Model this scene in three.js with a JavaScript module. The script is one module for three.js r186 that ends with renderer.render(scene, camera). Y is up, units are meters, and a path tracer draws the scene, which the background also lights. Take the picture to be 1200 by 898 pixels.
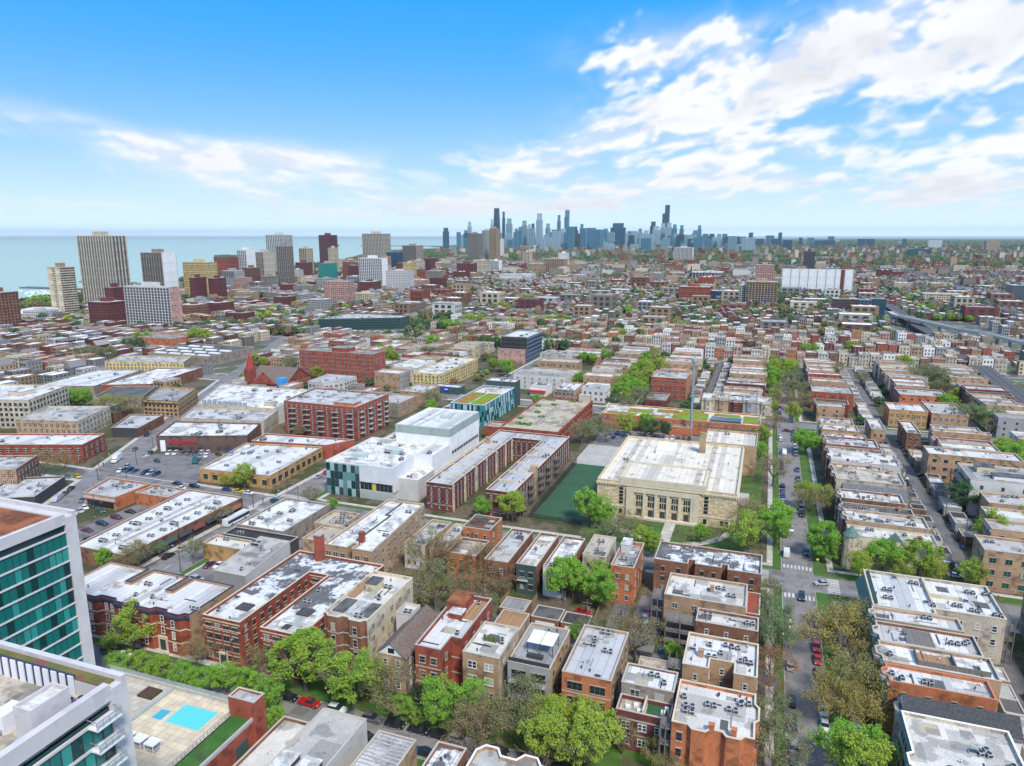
import * as THREE from 'three';
import { mergeGeometries } from 'three/addons/utils/BufferGeometryUtils.js';
import { FontLoader } from 'three/addons/loaders/FontLoader.js';
import { MarchingCubes } from 'three/addons/objects/MarchingCubes.js';
import { TextGeometry } from 'three/addons/geometries/TextGeometry.js';

// ---------------------------------------------------------------- camera, sky, sun, exposure
// World: x runs west, -z runs south (towards downtown), y up, metres. "S" below is the distance south of the camera (S = -z).
const scene = new THREE.Scene();
const camera = new THREE.PerspectiveCamera(56.65, 1200 / 898, 1, 120000);
camera.position.set(0, 107, 0);
camera.rotation.order = 'YXZ';
camera.rotation.set(-11.667 * Math.PI / 180, 19.727 * Math.PI / 180, 0);
const renderer = new THREE.WebGLRenderer({ antialias: true });
renderer.setSize(1024, 766);
renderer.toneMapping = THREE.LinearToneMapping;
renderer.toneMappingExposure = 1.1;
renderer.shadowMap.enabled = true;
const sun = new THREE.DirectionalLight(new THREE.Color(1, 0.94, 0.82), 3.9);
sun.position.set(560, 1000, 420);
sun.target.position.set(0, 0, -200);
sun.castShadow = true;
sun.shadow.radius = 22;
sun.shadow.mapSize.set(4096, 4096);
Object.assign(sun.shadow.camera, { left: -900, right: 900, top: 900, bottom: -900, near: 1, far: 4000 });
scene.add(sun, sun.target);
scene.fog = new THREE.FogExp2(new THREE.Color(0.66, 0.85, 0.95), 0.000025);

function rng(a) { return () => { a |= 0; a = a + 0x6D2B79F5 | 0; let t = Math.imul(a ^ a >>> 15, 1 | a); t = t + Math.imul(t ^ t >>> 7, 61 | t) ^ t; return ((t ^ t >>> 14) >>> 0) / 4294967296; }; }
const hash2 = (x, y) => { let h = Math.imul(x, 374761393) + Math.imul(y, 668265263) | 0; h = Math.imul(h ^ h >>> 13, 1274126177); return ((h ^ h >>> 16) >>> 0) / 4294967296; };
const mixn = (a, b, t) => a + (b - a) * t, sstep = (a, b, x) => { const t = Math.min(1, Math.max(0, (x - a) / (b - a))); return t * t * (3 - 2 * t); };
function noise2(x, y) {
  const i = Math.floor(x), j = Math.floor(y), u = x - i, v = y - j, a = u * u * (3 - 2 * u), b = v * v * (3 - 2 * v);
  return mixn(mixn(hash2(i, j), hash2(i + 1, j), a), mixn(hash2(i, j + 1), hash2(i + 1, j + 1), a), b);
}
function fbm(x, y, o) { let s = 0, w = 0.5, t = 0; for (let k = 0; k < o; k++) { s += w * noise2(x, y); t += w; x = x * 2.03 + 17.3; y = y * 2.03 + 9.1; w *= 0.52; } return s / t; }

{ // the sky: deep blue overhead, paler towards the horizon, with broken rows of high cloud
  const w = 3072, h = 1536, data = new Float32Array(w * h * 4);
  const yaw = 19.727 * Math.PI / 180;
  const banks = [[26, 10.8, 16, 5.2, 1.0], [31, 3.6, 18, 2.6, 1.2], [14, 8.3, 9, 3, 0.85], [7, 12.9, 4.5, 2.0, 0.85], [11, 9.3, 5, 1.5, 0.5], [1, 5.0, 11, 1.5, 0.95], [-8, 15, 6, 1.2, 0.3], [36, 15, 9, 3, 0.6]];
  for (let r = 0; r < h; r++) {
    const el = ((r + 0.5) / h - 0.5) * Math.PI, y = Math.sin(el), ed = el * 180 / Math.PI, up = Math.max(0, ed);
    const hz = 1 + 0.3 * Math.exp(-up / 2.4) + 0.5 * Math.exp(-up / 0.7);
    const R0 = (0.012 + 0.67 * Math.exp(-Math.pow(up / 8, 1.6))) * hz, G0 = (mixn(0.36, 0.24, sstep(18, 75, up)) + 0.47 * Math.exp(-Math.pow(up / 9, 1.8))) * hz, B0 = (0.92 + 0.08 * Math.min(1, up / 8) - 0.28 * sstep(20, 80, up)) * hz;
    for (let c = 0; c < w; c++) {
      const k = (r * w + c) * 4;
      let R = R0, G = G0, B = B0;
      if (ed < -0.5) { R = 0.42; G = 0.5; B = 0.55; } else {
        const az = ((c + 0.5) / w - 0.5) * 2 * Math.PI, dx = Math.cos(az) * Math.cos(el), dz = Math.sin(az) * Math.cos(el);
        let west = (Math.atan2(dx, -dz) + yaw) * 180 / Math.PI; if (west > 180) west -= 360; if (west < -180) west += 360;
        const far = Math.max(sstep(28, 42, ed), sstep(75, 105, Math.abs(west)));
        let cover = 0.0, pa = 0, sa = 0;
        if (far < 1) {
          for (const [bw, be, rw, re, am] of banks) cover += am * Math.exp(-Math.pow((west - bw) / rw, 2) - Math.pow((ed - be) / re, 2));
          const line = ed - (2.7 - 0.115 * west); cover += 0.95 * Math.exp(-Math.pow(line / 2.0, 2)) * (1 - sstep(-14, 2, west)) + 0.5 * Math.exp(-Math.pow((ed - 2.2) / 1.3, 2)) * (1 - sstep(2, 14, west));
          cover = Math.min(1, cover) + (fbm(west * 0.07 + 5, ed * 0.16 + 2, 3) - 0.5) * 0.4;
          const yy = 9.5 * Math.log(up + 4.5), tx = west * 0.97 + yy * 0.22, ty = yy * 0.97 - west * 0.13 * sstep(-12, 14, west) + west * 0.1 * (1 - sstep(-12, 14, west)), wx = fbm(tx * 0.3 + 3, ty * 0.5 - 7, 3) - 0.5, wy = fbm(tx * 0.3 - 9, ty * 0.5 + 4, 3) - 0.5;
          pa = fbm(tx * 0.52 + wx * 0.9, ty * 1.95 + wy * 1.3, 6); sa = fbm(tx * 0.11 + wx * 0.7 + 40, ty * 0.4 + wy * 0.6 + 12, 5);
        }
        if (far > 0) {
          const q = 1 / (y + 0.12), px = dx * q, pz = dz * q, wx = fbm(px * 1.1 + 3, pz * 1.1 - 7, 3) - 0.5;
          const c2 = 0.62 + (fbm(px * 0.4 + 4.2, pz * 0.4 + 1.7, 3) - 0.5) * 1.1; cover = mixn(cover, c2, far);
          pa = mixn(pa, fbm(px * 3 + wx * 2, pz * 5, 5), far); sa = mixn(sa, fbm(px * 1.1 + wx + 40, pz * 1.8 + 12, 4), far);
        }
        const n = pa * 0.6 + sa * 0.4, soft = 1 - sstep(-12, 8, west) * (1 - far), th = 0.64 - cover * 0.25;
        const d = sstep(th, th + 0.2 + 0.12 * soft, n) * sstep(0.08, 0.42, cover) * (1 - 0.35 * soft * (1 - far)), thin = sstep(0.3, 0.72, sa) * 0.75 * sstep(0.1, 0.75, cover), a = Math.min(0.96, (d * 0.86 + thin) * sstep(0.2, 2.2, ed));
        const sh = 0.86 + 0.14 * sstep(0.32, 0.62, pa) - 0.1 * d * sstep(0.5, 0.75, sa) - 0.08 * sstep(5, 1.5, ed) * d;
        R = mixn(R, 0.96 * sh, a); G = mixn(G, 0.965 * sh, a); B = mixn(B, 1.0 * sh, a);
      }
      data[k] = R; data[k + 1] = G; data[k + 2] = B; data[k + 3] = 1;
    }
  }
  const sky = new THREE.DataTexture(data, w, h, THREE.RGBAFormat, THREE.FloatType);
  sky.mapping = THREE.EquirectangularReflectionMapping; sky.magFilter = THREE.LinearFilter; sky.minFilter = THREE.LinearFilter; sky.needsUpdate = true;
  scene.background = sky; scene.environment = sky;
}

// ---------------------------------------------------------------- helpers
const P = new THREE.Vector3();
const taken = new Map();
function numbered(name) { const k = taken.get(name) ?? 0; taken.set(name, k + 1); return k ? name + '_' + String(k).padStart(3, '0') : name; }
class GB {   // collects faces in metres, with uv in metres
  constructor() { this.p = []; this.n = []; this.u = []; this.i = []; this.ou = 0; this.ov = 0; }
  quad(a, b, c, d) {
    const ux = b[0] - a[0], uy = b[1] - a[1], uz = b[2] - a[2], vx = d[0] - a[0], vy = d[1] - a[1], vz = d[2] - a[2];
    let nx = uy * vz - uz * vy, ny = uz * vx - ux * vz, nz = ux * vy - uy * vx; const l = Math.hypot(nx, ny, nz) || 1; nx /= l; ny /= l; nz /= l;
    const k = this.p.length / 3, flat = Math.abs(ny) > 0.6, hx = Math.hypot(nx, nz) || 1;
    for (const q of [a, b, c, d]) {
      this.p.push(q[0], q[1], q[2]); this.n.push(nx, ny, nz);
      if (flat) this.u.push(q[0] + this.ou, q[2] + this.ov); else this.u.push((q[0] * nz - q[2] * nx) / hx + this.ou, q[1] + this.ov);
    }
    this.i.push(k, k + 1, k + 2, k, k + 2, k + 3); return this;
  }
  tri(a, b, c) {
    const ux = b[0] - a[0], uy = b[1] - a[1], uz = b[2] - a[2], vx = c[0] - a[0], vy = c[1] - a[1], vz = c[2] - a[2];
    let nx = uy * vz - uz * vy, ny = uz * vx - ux * vz, nz = ux * vy - uy * vx; const l = Math.hypot(nx, ny, nz) || 1; nx /= l; ny /= l; nz /= l;
    const k = this.p.length / 3, flat = Math.abs(ny) > 0.6, hx = Math.hypot(nx, nz) || 1;
    for (const q of [a, b, c]) { this.p.push(q[0], q[1], q[2]); this.n.push(nx, ny, nz); if (flat) this.u.push(q[0] + this.ou, q[2] + this.ov); else this.u.push((q[0] * nz - q[2] * nx) / hx + this.ou, q[1] + this.ov); }
    this.i.push(k, k + 1, k + 2); return this;
  }
  box(x0, x1, y0, y1, z0, z1, bottom = false) {
    if (x0 > x1) [x0, x1] = [x1, x0]; if (z0 > z1) [z0, z1] = [z1, z0];
    this.quad([x0, y0, z1], [x1, y0, z1], [x1, y1, z1], [x0, y1, z1]); this.quad([x1, y0, z0], [x0, y0, z0], [x0, y1, z0], [x1, y1, z0]);
    this.quad([x1, y0, z1], [x1, y0, z0], [x1, y1, z0], [x1, y1, z1]); this.quad([x0, y0, z0], [x0, y0, z1], [x0, y1, z1], [x0, y1, z0]);
    this.quad([x0, y1, z1], [x1, y1, z1], [x1, y1, z0], [x0, y1, z0]);
    if (bottom) this.quad([x0, y0, z0], [x1, y0, z0], [x1, y0, z1], [x0, y0, z1]);
    return this;
  }
  // a bar on a wall: from a to b (points [x,z] along the wall), out along (nx,nz)
  bar(ax, az, bx, bz, nx, nz, y0, y1, d0, d1) {
    const f = (x, z, d, y) => [x + nx * d, y, z + nz * d];
    this.quad(f(ax, az, d1, y0), f(bx, bz, d1, y0), f(bx, bz, d1, y1), f(ax, az, d1, y1));
    this.quad(f(ax, az, d1, y1), f(bx, bz, d1, y1), f(bx, bz, d0, y1), f(ax, az, d0, y1));
    this.quad(f(ax, az, d0, y0), f(bx, bz, d0, y0), f(bx, bz, d1, y0), f(ax, az, d1, y0));
    this.quad(f(ax, az, d0, y0), f(ax, az, d1, y0), f(ax, az, d1, y1), f(ax, az, d0, y1));
    this.quad(f(bx, bz, d1, y0), f(bx, bz, d0, y0), f(bx, bz, d0, y1), f(bx, bz, d1, y1));
    return this;
  }
  poly(pts, y) {  // flat polygon, points [x,z]
    const tris = THREE.ShapeUtils.triangulateShape(pts.map((q) => new THREE.Vector2(q[0], q[1])), []);
    const k = this.p.length / 3;
    for (const q of pts) { this.p.push(q[0], y, q[1]); this.n.push(0, 1, 0); this.u.push(q[0] + this.ou, q[1] + this.ov); }
    for (const t of tris) { const [a, b, c] = t, o = (pts[b][0] - pts[a][0]) * (pts[c][1] - pts[a][1]) - (pts[b][1] - pts[a][1]) * (pts[c][0] - pts[a][0]); if (o > 0) this.i.push(k + a, k + c, k + b); else this.i.push(k + a, k + b, k + c); }
    return this;
  }
  cyl(cx, cz, y0, y1, r0, r1 = r0, seg = 8, cap = true) {
    for (let s = 0; s < seg; s++) {
      const a = s / seg * 2 * Math.PI, b = (s + 1) / seg * 2 * Math.PI, A = [Math.cos(a), -Math.sin(a)], B = [Math.cos(b), -Math.sin(b)];
      this.quad([cx + A[0] * r0, y0, cz + A[1] * r0], [cx + B[0] * r0, y0, cz + B[1] * r0], [cx + B[0] * r1, y1, cz + B[1] * r1], [cx + A[0] * r1, y1, cz + A[1] * r1]);
      if (cap) this.tri([cx, y1, cz], [cx + A[0] * r1, y1, cz + A[1] * r1], [cx + B[0] * r1, y1, cz + B[1] * r1]);
    }
    return this;
  }
  tube(a, b, r0, r1, seg = 5) {   // a limb between two points
    const d = new THREE.Vector3(b[0] - a[0], b[1] - a[1], b[2] - a[2]).normalize(), s = new THREE.Vector3(Math.abs(d.y) > 0.9 ? 1 : 0, Math.abs(d.y) > 0.9 ? 0 : 1, 0).cross(d).normalize(), t = d.clone().cross(s);
    const at = (c, r, k) => { const g = k / seg * 2 * Math.PI, x = Math.cos(g) * r, y = Math.sin(g) * r; return [c[0] + s.x * x + t.x * y, c[1] + s.y * x + t.y * y, c[2] + s.z * x + t.z * y]; };
    for (let k = 0; k < seg; k++) this.quad(at(a, r0, k), at(a, r0, k + 1), at(b, r1, k + 1), at(b, r1, k));
    return this;
  }
  geo() {
    const g = new THREE.BufferGeometry();
    g.setAttribute('position', new THREE.Float32BufferAttribute(this.p, 3)); g.setAttribute('normal', new THREE.Float32BufferAttribute(this.n, 3));
    g.setAttribute('uv', new THREE.Float32BufferAttribute(this.u, 2)); g.setIndex(this.i); return g;
  }
  get empty() { return !this.i.length; }
  mesh(name, mat, parent, kind) { if (this.empty) return null; const m = add(name, this.geo(), mat, parent); if (kind) m.userData.kind = kind; return m; }
}
function add(name, geo, mat, parent = scene) {
  const m = new THREE.Mesh(geo, mat); m.name = parent === scene ? numbered(name) : name; m.castShadow = m.receiveShadow = true; parent.add(m); return m;
}
function thing(name, label, category, X, y, S, turn = 0, group) {
  const o = new THREE.Group(); o.name = numbered(name); o.position.set(X, y, -S); o.rotation.y = turn; o.userData = { label, category }; if (group) o.userData.group = group; scene.add(o); return o;
}
function copyOf(o, X, y, S, turn, scale, label) {
  const c = o.clone(); c.name = numbered(o.name.replace(/_\d{3}$/, '')); c.userData = { ...o.userData }; if (label) c.userData.label = label;
  c.position.set(X, y, -S); c.rotation.y = turn; if (scale) c.scale.setScalar(scale); scene.add(c); return c;
}
function struct(name, gb, mat) { const m = gb.mesh(name, mat, scene); m.userData.kind = 'structure'; return m; }

// ---------------------------------------------------------------- surfaces
function tex(size, metres, f, srgb = true) {
  const d = new Uint8Array(size * size * 4);
  for (let y = 0; y < size; y++) for (let x = 0; x < size; x++) { const v = f(x / size, y / size), k = (y * size + x) * 4; const a = Array.isArray(v) ? v : [v, v, v]; for (let j = 0; j < 3; j++) d[k + j] = Math.max(0, Math.min(255, a[j] * 255)); d[k + 3] = 255; }
  const t = new THREE.DataTexture(d, size, size, THREE.RGBAFormat); t.wrapS = t.wrapT = THREE.RepeatWrapping; t.magFilter = THREE.LinearFilter; t.minFilter = THREE.LinearMipmapLinearFilter; t.generateMipmaps = true;
  if (srgb) t.colorSpace = THREE.SRGBColorSpace; t.repeat.set(1 / metres, 1 / metres); t.needsUpdate = true; return t;
}
// noise that wraps round the unit square
function wrapn(u, v, f, seed = 0) {
  const x = u * f, y = v * f, i = Math.floor(x), j = Math.floor(y), a = x - i, b = y - j, s = a * a * (3 - 2 * a), t = b * b * (3 - 2 * b), m = (k) => ((k % f) + f) % f, h = (p, q) => hash2(m(p) + seed * 131, m(q) + seed * 57);
  return mixn(mixn(h(i, j), h(i + 1, j), s), mixn(h(i, j + 1), h(i + 1, j + 1), s), t);
}
const wfbm = (u, v, f, o, seed = 0) => { let s = 0, w = 0.5, t = 0; for (let k = 0; k < o; k++) { s += w * wrapn(u, v, f, seed + k); t += w; w *= 0.55; f *= 2; } return s / t; };
const T = {
  brick: tex(256, 14, (u, v) => { const c = (v * 180) % 1 < 0.16 ? 0.93 : 1; return c * (0.68 + 0.26 * wfbm(u, v, 4, 5) + 0.24 * wrapn(u, v, 128, 3) - 0.22 * sstep(0.5, 0.75, wfbm(u, v * 0.999, 6, 4, 9))); }),
  stone: tex(256, 12, (u, v) => { const r = Math.floor(v * 24), o = (r % 2) * 0.5, bx = Math.floor(u * 16 + o); const e = ((v * 24) % 1 < 0.08 || (u * 16 + o) % 1 < 0.05) ? 0.86 : 1; return e * (0.74 + 0.22 * hash2(bx % 16, r) + 0.08 * wfbm(u, v, 16, 3)); }),
  plain: tex(256, 16, (u, v) => 0.86 + 0.12 * wfbm(u, v, 4, 5) - 0.05 * sstep(0.55, 0.75, wfbm(u, v, 8, 3, 5))),
  roof: tex(512, 44, (u, v) => { const s = wfbm(u, v, 5, 6, 2), b = sstep(0.5, 0.72, wfbm(u, v, 9, 5, 11)), pud = sstep(0.60, 0.63, wfbm(u, v, 14, 4, 21)), seam = (u * 22 + 0.02 * s) % 1 < 0.05 || (v * 9) % 1 < 0.018 ? 0.88 : 1, p = hash2(Math.floor(u * 13), Math.floor(v * 17)) > 0.9 ? 0.88 : 1, sp = wrapn(u, v, 256, 3) > 0.9 ? 0.84 : 1, st = 1 - 0.14 * sstep(0.55, 0.8, wfbm(u, v * 0.999, 40, 3, 31)); const k = seam * p * sp * st * (0.82 + 0.2 * s - 0.24 * b - 0.12 * pud); return [k, k * 0.995, k * 0.985]; }),
  gravel: tex(512, 30, (u, v) => { const s = wfbm(u, v, 6, 6, 41), g = wrapn(u, v, 256, 42), b = sstep(0.52, 0.6, wfbm(u, v, 7, 5, 44)), p = hash2(Math.floor(u * 6), Math.floor(v * 5)) > 0.84 ? 0.86 : 1; const k = p * (0.66 + 0.2 * s + 0.16 * g - 0.16 * b); return [k, k * 0.985, k * 0.95]; }),
  sheets: tex(512, 34, (u, v) => { const c = Math.floor(u * 17), q = hash2(c, 5) * 0.16, seam = (u * 17) % 1 < 0.06 ? 0.78 : 1, x = (v * (5 + c % 3) + hash2(c, 9)) % 1 < 0.02 ? 0.8 : 1, rust = sstep(0.62, 0.78, wfbm(u, v, 12, 4, 51)); const k = seam * x * (0.84 + 0.1 * wfbm(u, v, 8, 5, 52) - q - 0.3 * rust * wrapn(u, v, 64, 6)); return [k, k * (1 - 0.04 * rust), k * (1 - 0.1 * rust)]; }),
  dirty: tex(512, 40, (u, v) => { const a = wfbm(u, v, 10, 6, 4), b = wfbm(u, v, 34, 4, 8), line = (u * 13 + 0.04 * b) % 1 < 0.07 || (v * 17) % 1 < 0.04; const k = sstep(0.44, 0.58, a * 0.62 + b * 0.38); return (0.42 + 0.48 * k) * (line ? 0.78 : 1) + 0.04 * b; }),
  asphalt: tex(512, 26, (u, v) => { const s = wfbm(u, v, 6, 6, 1), c = Math.abs(wfbm(u, v, 5, 4, 7) - 0.5) < 0.006 ? 0.78 : 1, p = hash2(Math.floor(u * 7), Math.floor(v * 9)) > 0.86 ? 0.88 : 1; return c * p * (0.76 + 0.24 * s); }),
  paving: tex(256, 12, (u, v) => { const j = (u * 8) % 1 < 0.035 || (v * 8) % 1 < 0.035 ? 0.84 : 1; return j * (0.8 + 0.1 * hash2(Math.floor(u * 8), Math.floor(v * 8)) + 0.12 * wfbm(u, v, 8, 4, 3)); }),
  grass: tex(256, 18, (u, v) => { const a = wfbm(u, v, 8, 6, 6), b = wrapn(u, v, 128, 1), d = sstep(0.56, 0.68, wfbm(u, v, 6, 5, 61)); return [mixn(0.6 + 0.36 * a, 0.92, d) - 0.14 * b, mixn(0.78 + 0.2 * a, 0.7, d) - 0.14 * b, mixn(0.5 + 0.3 * a, 0.86, d)]; }),
  sedum: tex(256, 26, (u, v) => { const a = wfbm(u, v, 9, 6, 12); const k = sstep(0.42, 0.62, a); return [0.62 + 0.3 * k, 0.86 - 0.26 * k + 0.1 * wrapn(u, v, 120, 1), 0.4]; }),
  yard: tex(512, 90, (u, v) => { const a = wfbm(u, v, 10, 6, 6), k = sstep(0.48, 0.56, a); return [mixn(0.5, 0.72, k), mixn(0.55, 0.68, k), mixn(0.36, 0.62, k)].map((c) => c * (0.8 + 0.3 * wrapn(u, v, 160, 4))); }),
  far: tex(512, 900, (u, v) => { const a = wfbm(u, v, 60, 4, 6), b = wrapn(u, v, 190, 4), c = wrapn(u, v, 130, 5); const w = b > 0.74 ? 0.3 : 0, gr = c > 0.6 ? 1 : 0; return [0.42 + 0.25 * a + w - 0.1 * gr, 0.42 + 0.22 * a + w, 0.4 + 0.2 * a + w - 0.16 * gr]; }),
  ripple: tex(256, 5, (u, v) => wfbm(u, v, 6, 4, 71) * 0.7 + 0.3 * wrapn(u, v, 24, 72), false),
  shingle: tex(256, 9, (u, v) => { const r = Math.floor(v * 48), bx = Math.floor(u * 30 + (r % 2) * 0.5); return ((v * 48) % 1 < 0.14 ? 0.8 : 1) * (0.76 + 0.24 * hash2(bx % 30, r)); }),
  wood: tex(256, 5, (u, v) => ((u * 34) % 1 < 0.12 ? 0.72 : 1) * (0.78 + 0.22 * hash2(Math.floor(u * 34), 3)) * (0.9 + 0.1 * wfbm(u, v, 8, 4))),
};
const mats = new Map();
function mat(key, rgb, o = {}) {
  if (!mats.has(key)) { const m = new THREE.MeshStandardMaterial({ roughness: 0.9, metalness: 0, ...o }); m.color.setRGB(...rgb); m.name = key; mats.set(key, m); }
  return mats.get(key);
}
const wallRGB = {
  red: [0.30, 0.068, 0.04], redB: [0.36, 0.085, 0.05], maroon: [0.17, 0.045, 0.042], brown: [0.24, 0.11, 0.066], tan: [0.46, 0.32, 0.2], cream: [0.62, 0.53, 0.38], beige: [0.54, 0.47, 0.37],
  orange: [0.5, 0.17, 0.07], ochre: [0.5, 0.3, 0.12], grey: [0.33, 0.33, 0.33], pale: [0.58, 0.57, 0.55], white: [0.8, 0.8, 0.79], dark: [0.055, 0.055, 0.06], yellow: [0.66, 0.5, 0.23], green: [0.045, 0.085, 0.085], common: [0.42, 0.265, 0.16], pink: [0.5, 0.3, 0.25], sage: [0.4, 0.45, 0.42], blue: [0.12, 0.2, 0.3], taupe: [0.3, 0.25, 0.21], umber: [0.13, 0.085, 0.07],
};
const wallMat = (k) => mat('wall ' + k, wallRGB[k].map((c) => c * 1.14), { map: ['white', 'pale', 'grey', 'dark', 'green', 'sage', 'blue'].includes(k) ? T.plain : T.brick });
const roofRGB = { white: [0.88, 0.87, 0.855], silver: [0.64, 0.635, 0.635], grey: [0.46, 0.455, 0.45], tan: [0.62, 0.55, 0.45], dark: [0.16, 0.158, 0.16], dirty: [0.8, 0.8, 0.82], black: [0.07, 0.07, 0.075], terra: [0.42, 0.14, 0.055] };
const roofMat = (k, v = 0) => mat('roof ' + k + v, roofRGB[k], { map: k === 'dirty' ? T.dirty : [T.roof, T.gravel, T.sheets][v] });
const M = {
  glass: mat('glass', [0.022, 0.03, 0.036], { roughness: 0.1 }), glassB: mat('glass bluish', [0.035, 0.06, 0.07], { roughness: 0.08 }), blind: mat('window blind', [0.42, 0.4, 0.36], { roughness: 0.5 }), frameD: mat('dark frames', [0.09, 0.085, 0.08], { roughness: 0.6 }), frameG: mat('stone frames', [0.42, 0.39, 0.34]),
  teal: mat('teal glass', [0.006, 0.15, 0.138], { roughness: 0.12 }), tealB: mat('teal glass pale', [0.03, 0.28, 0.25], { roughness: 0.16 }), tealD: mat('teal glass deep', [0.004, 0.045, 0.05], { roughness: 0.1 }),
  white: mat('white paint', [0.8, 0.8, 0.79]), trim: mat('stone trim', [0.56, 0.5, 0.42], { map: T.plain }), lime: mat('limestone', [0.72, 0.63, 0.47], { map: T.plain }), navy: mat('navy trim', [0.035, 0.045, 0.09]),
  dark: mat('dark metal', [0.045, 0.047, 0.05], { roughness: 0.6 }), steel: mat('galvanised metal', [0.42, 0.43, 0.45], { roughness: 0.45, metalness: 0.5 }), unit: mat('unit casing', [0.4, 0.41, 0.42], { roughness: 0.6 }), fan: mat('fan grille', [0.03, 0.03, 0.035]),
  asphalt: mat('asphalt', [0.285, 0.265, 0.26], { map: T.asphalt }), alley: mat('alley asphalt', [0.19, 0.178, 0.175], { map: T.asphalt }), lot: mat('car park asphalt', [0.25, 0.232, 0.226], { map: T.asphalt }), paving: mat('paving', [0.62, 0.57, 0.51], { map: T.paving }), paint: mat('road paint', [0.75, 0.74, 0.7], { map: T.asphalt }),
  grass: mat('grass', [0.12, 0.21, 0.045], { map: T.grass }), turf: mat('artificial turf', [0.036, 0.115, 0.055], { map: T.plain }), sedum: mat('sedum', [0.42, 0.36, 0.07], { map: T.sedum }), yard: mat('yard', [0.29, 0.265, 0.2], { map: T.yard }), far: mat('far ground', [0.42, 0.42, 0.4], { map: T.far }),
  wood: mat('deck wood', [0.5, 0.3, 0.15], { map: T.wood }), greyWood: mat('weathered wood', [0.26, 0.23, 0.2], { map: T.wood }), shingle: mat('brown shingle', [0.24, 0.18, 0.15], { map: T.shingle }), slate: mat('dark shingle', [0.085, 0.088, 0.095], { map: T.shingle }), copper: mat('green copper', [0.16, 0.27, 0.23], { map: T.shingle }),
  school: mat('school stone', [0.76, 0.6, 0.38], { map: T.stone }), bark: mat('bark', [0.11, 0.09, 0.075]), concrete: mat('concrete', [0.5, 0.48, 0.45], { map: T.plain }),
};

// ---------------------------------------------------------------- the setting: land, lake, streets, blocks
const rect = (x0, x1, s0, s1) => [[x0, s0], [x1, s0], [x1, s1], [x0, s1]];
const xz = (p) => p.map(([x, s]) => [x, -s]);
function inset(poly, d) {   // polygon [x,s] ordered with its outside along (ds,-dx); d > 0 shrinks it
  const n = poly.length, out = [];
  for (let i = 0; i < n; i++) {
    const a = poly[(i + n - 1) % n], b = poly[i], c = poly[(i + 1) % n];
    const l1 = Math.hypot(b[0] - a[0], b[1] - a[1]) || 1, l2 = Math.hypot(c[0] - b[0], c[1] - b[1]) || 1;
    const n1 = [(b[1] - a[1]) / l1, -(b[0] - a[0]) / l1], n2 = [(c[1] - b[1]) / l2, -(c[0] - b[0]) / l2];
    const k = 1 + n1[0] * n2[0] + n1[1] * n2[1], m = Math.max(0.25, k);
    out.push([b[0] - (n1[0] + n2[0]) * d / m, b[1] - (n1[1] + n2[1]) * d / m]);
  }
  return out;
}
const sheet = (name, poly, y, m) => struct(name, new GB().poly(xz(poly), y), m);
{
  const shore = [[-1150, -800], [-1180, 300], [-1190, 900], [-1300, 1300], [-1500, 1900], [-1750, 2700], [-2250, 3700], [-2560, 4400], [-2560, 5000], [-2500, 5500], [-2750, 6200], [-3300, 6700], [-3700, 8000], [-4700, 12000], [-9500, 30000], [-11500, 38000]];
  const g = new GB(), pts = xz([...shore, [30000, 38000], [30000, -800]]); g.poly(pts, -0.02);
  for (let i = 0; i < shore.length - 1; i++) { const a = shore[i], b = shore[i + 1]; g.quad([a[0], -2.2, -a[1]], [b[0], -2.2, -b[1]], [b[0], -0.02, -b[1]], [a[0], -0.02, -a[1]]); }
  struct('ground', g, M.far);
  sheet('lake', [[-42000, -800], [-1000, -800], [-1000, 38000], [-42000, 38000]].reverse(), -1.6, mat('lake water', [0.43, 0.58, 0.53], { roughness: 0.85, map: T.plain }));
  // harbour breakwaters and the long pier off the city
  const pier = (x0, x1, s0, s1, h) => struct('breakwater', new GB().box(x0, x1, -1.8, h, -s0, -s1), mat('breakwater stone', [0.12, 0.13, 0.12]));
  pier(-1500, -1290, 1078, 1100, 1.2); pier(-1620, -1560, 1240, 1262, 1); pier(-1560, -1400, 1268, 1290, 1); pier(-4400, -3250, 7150, 7330, 4); pier(-4700, -4560, 6900, 6980, 16);
}
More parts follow.
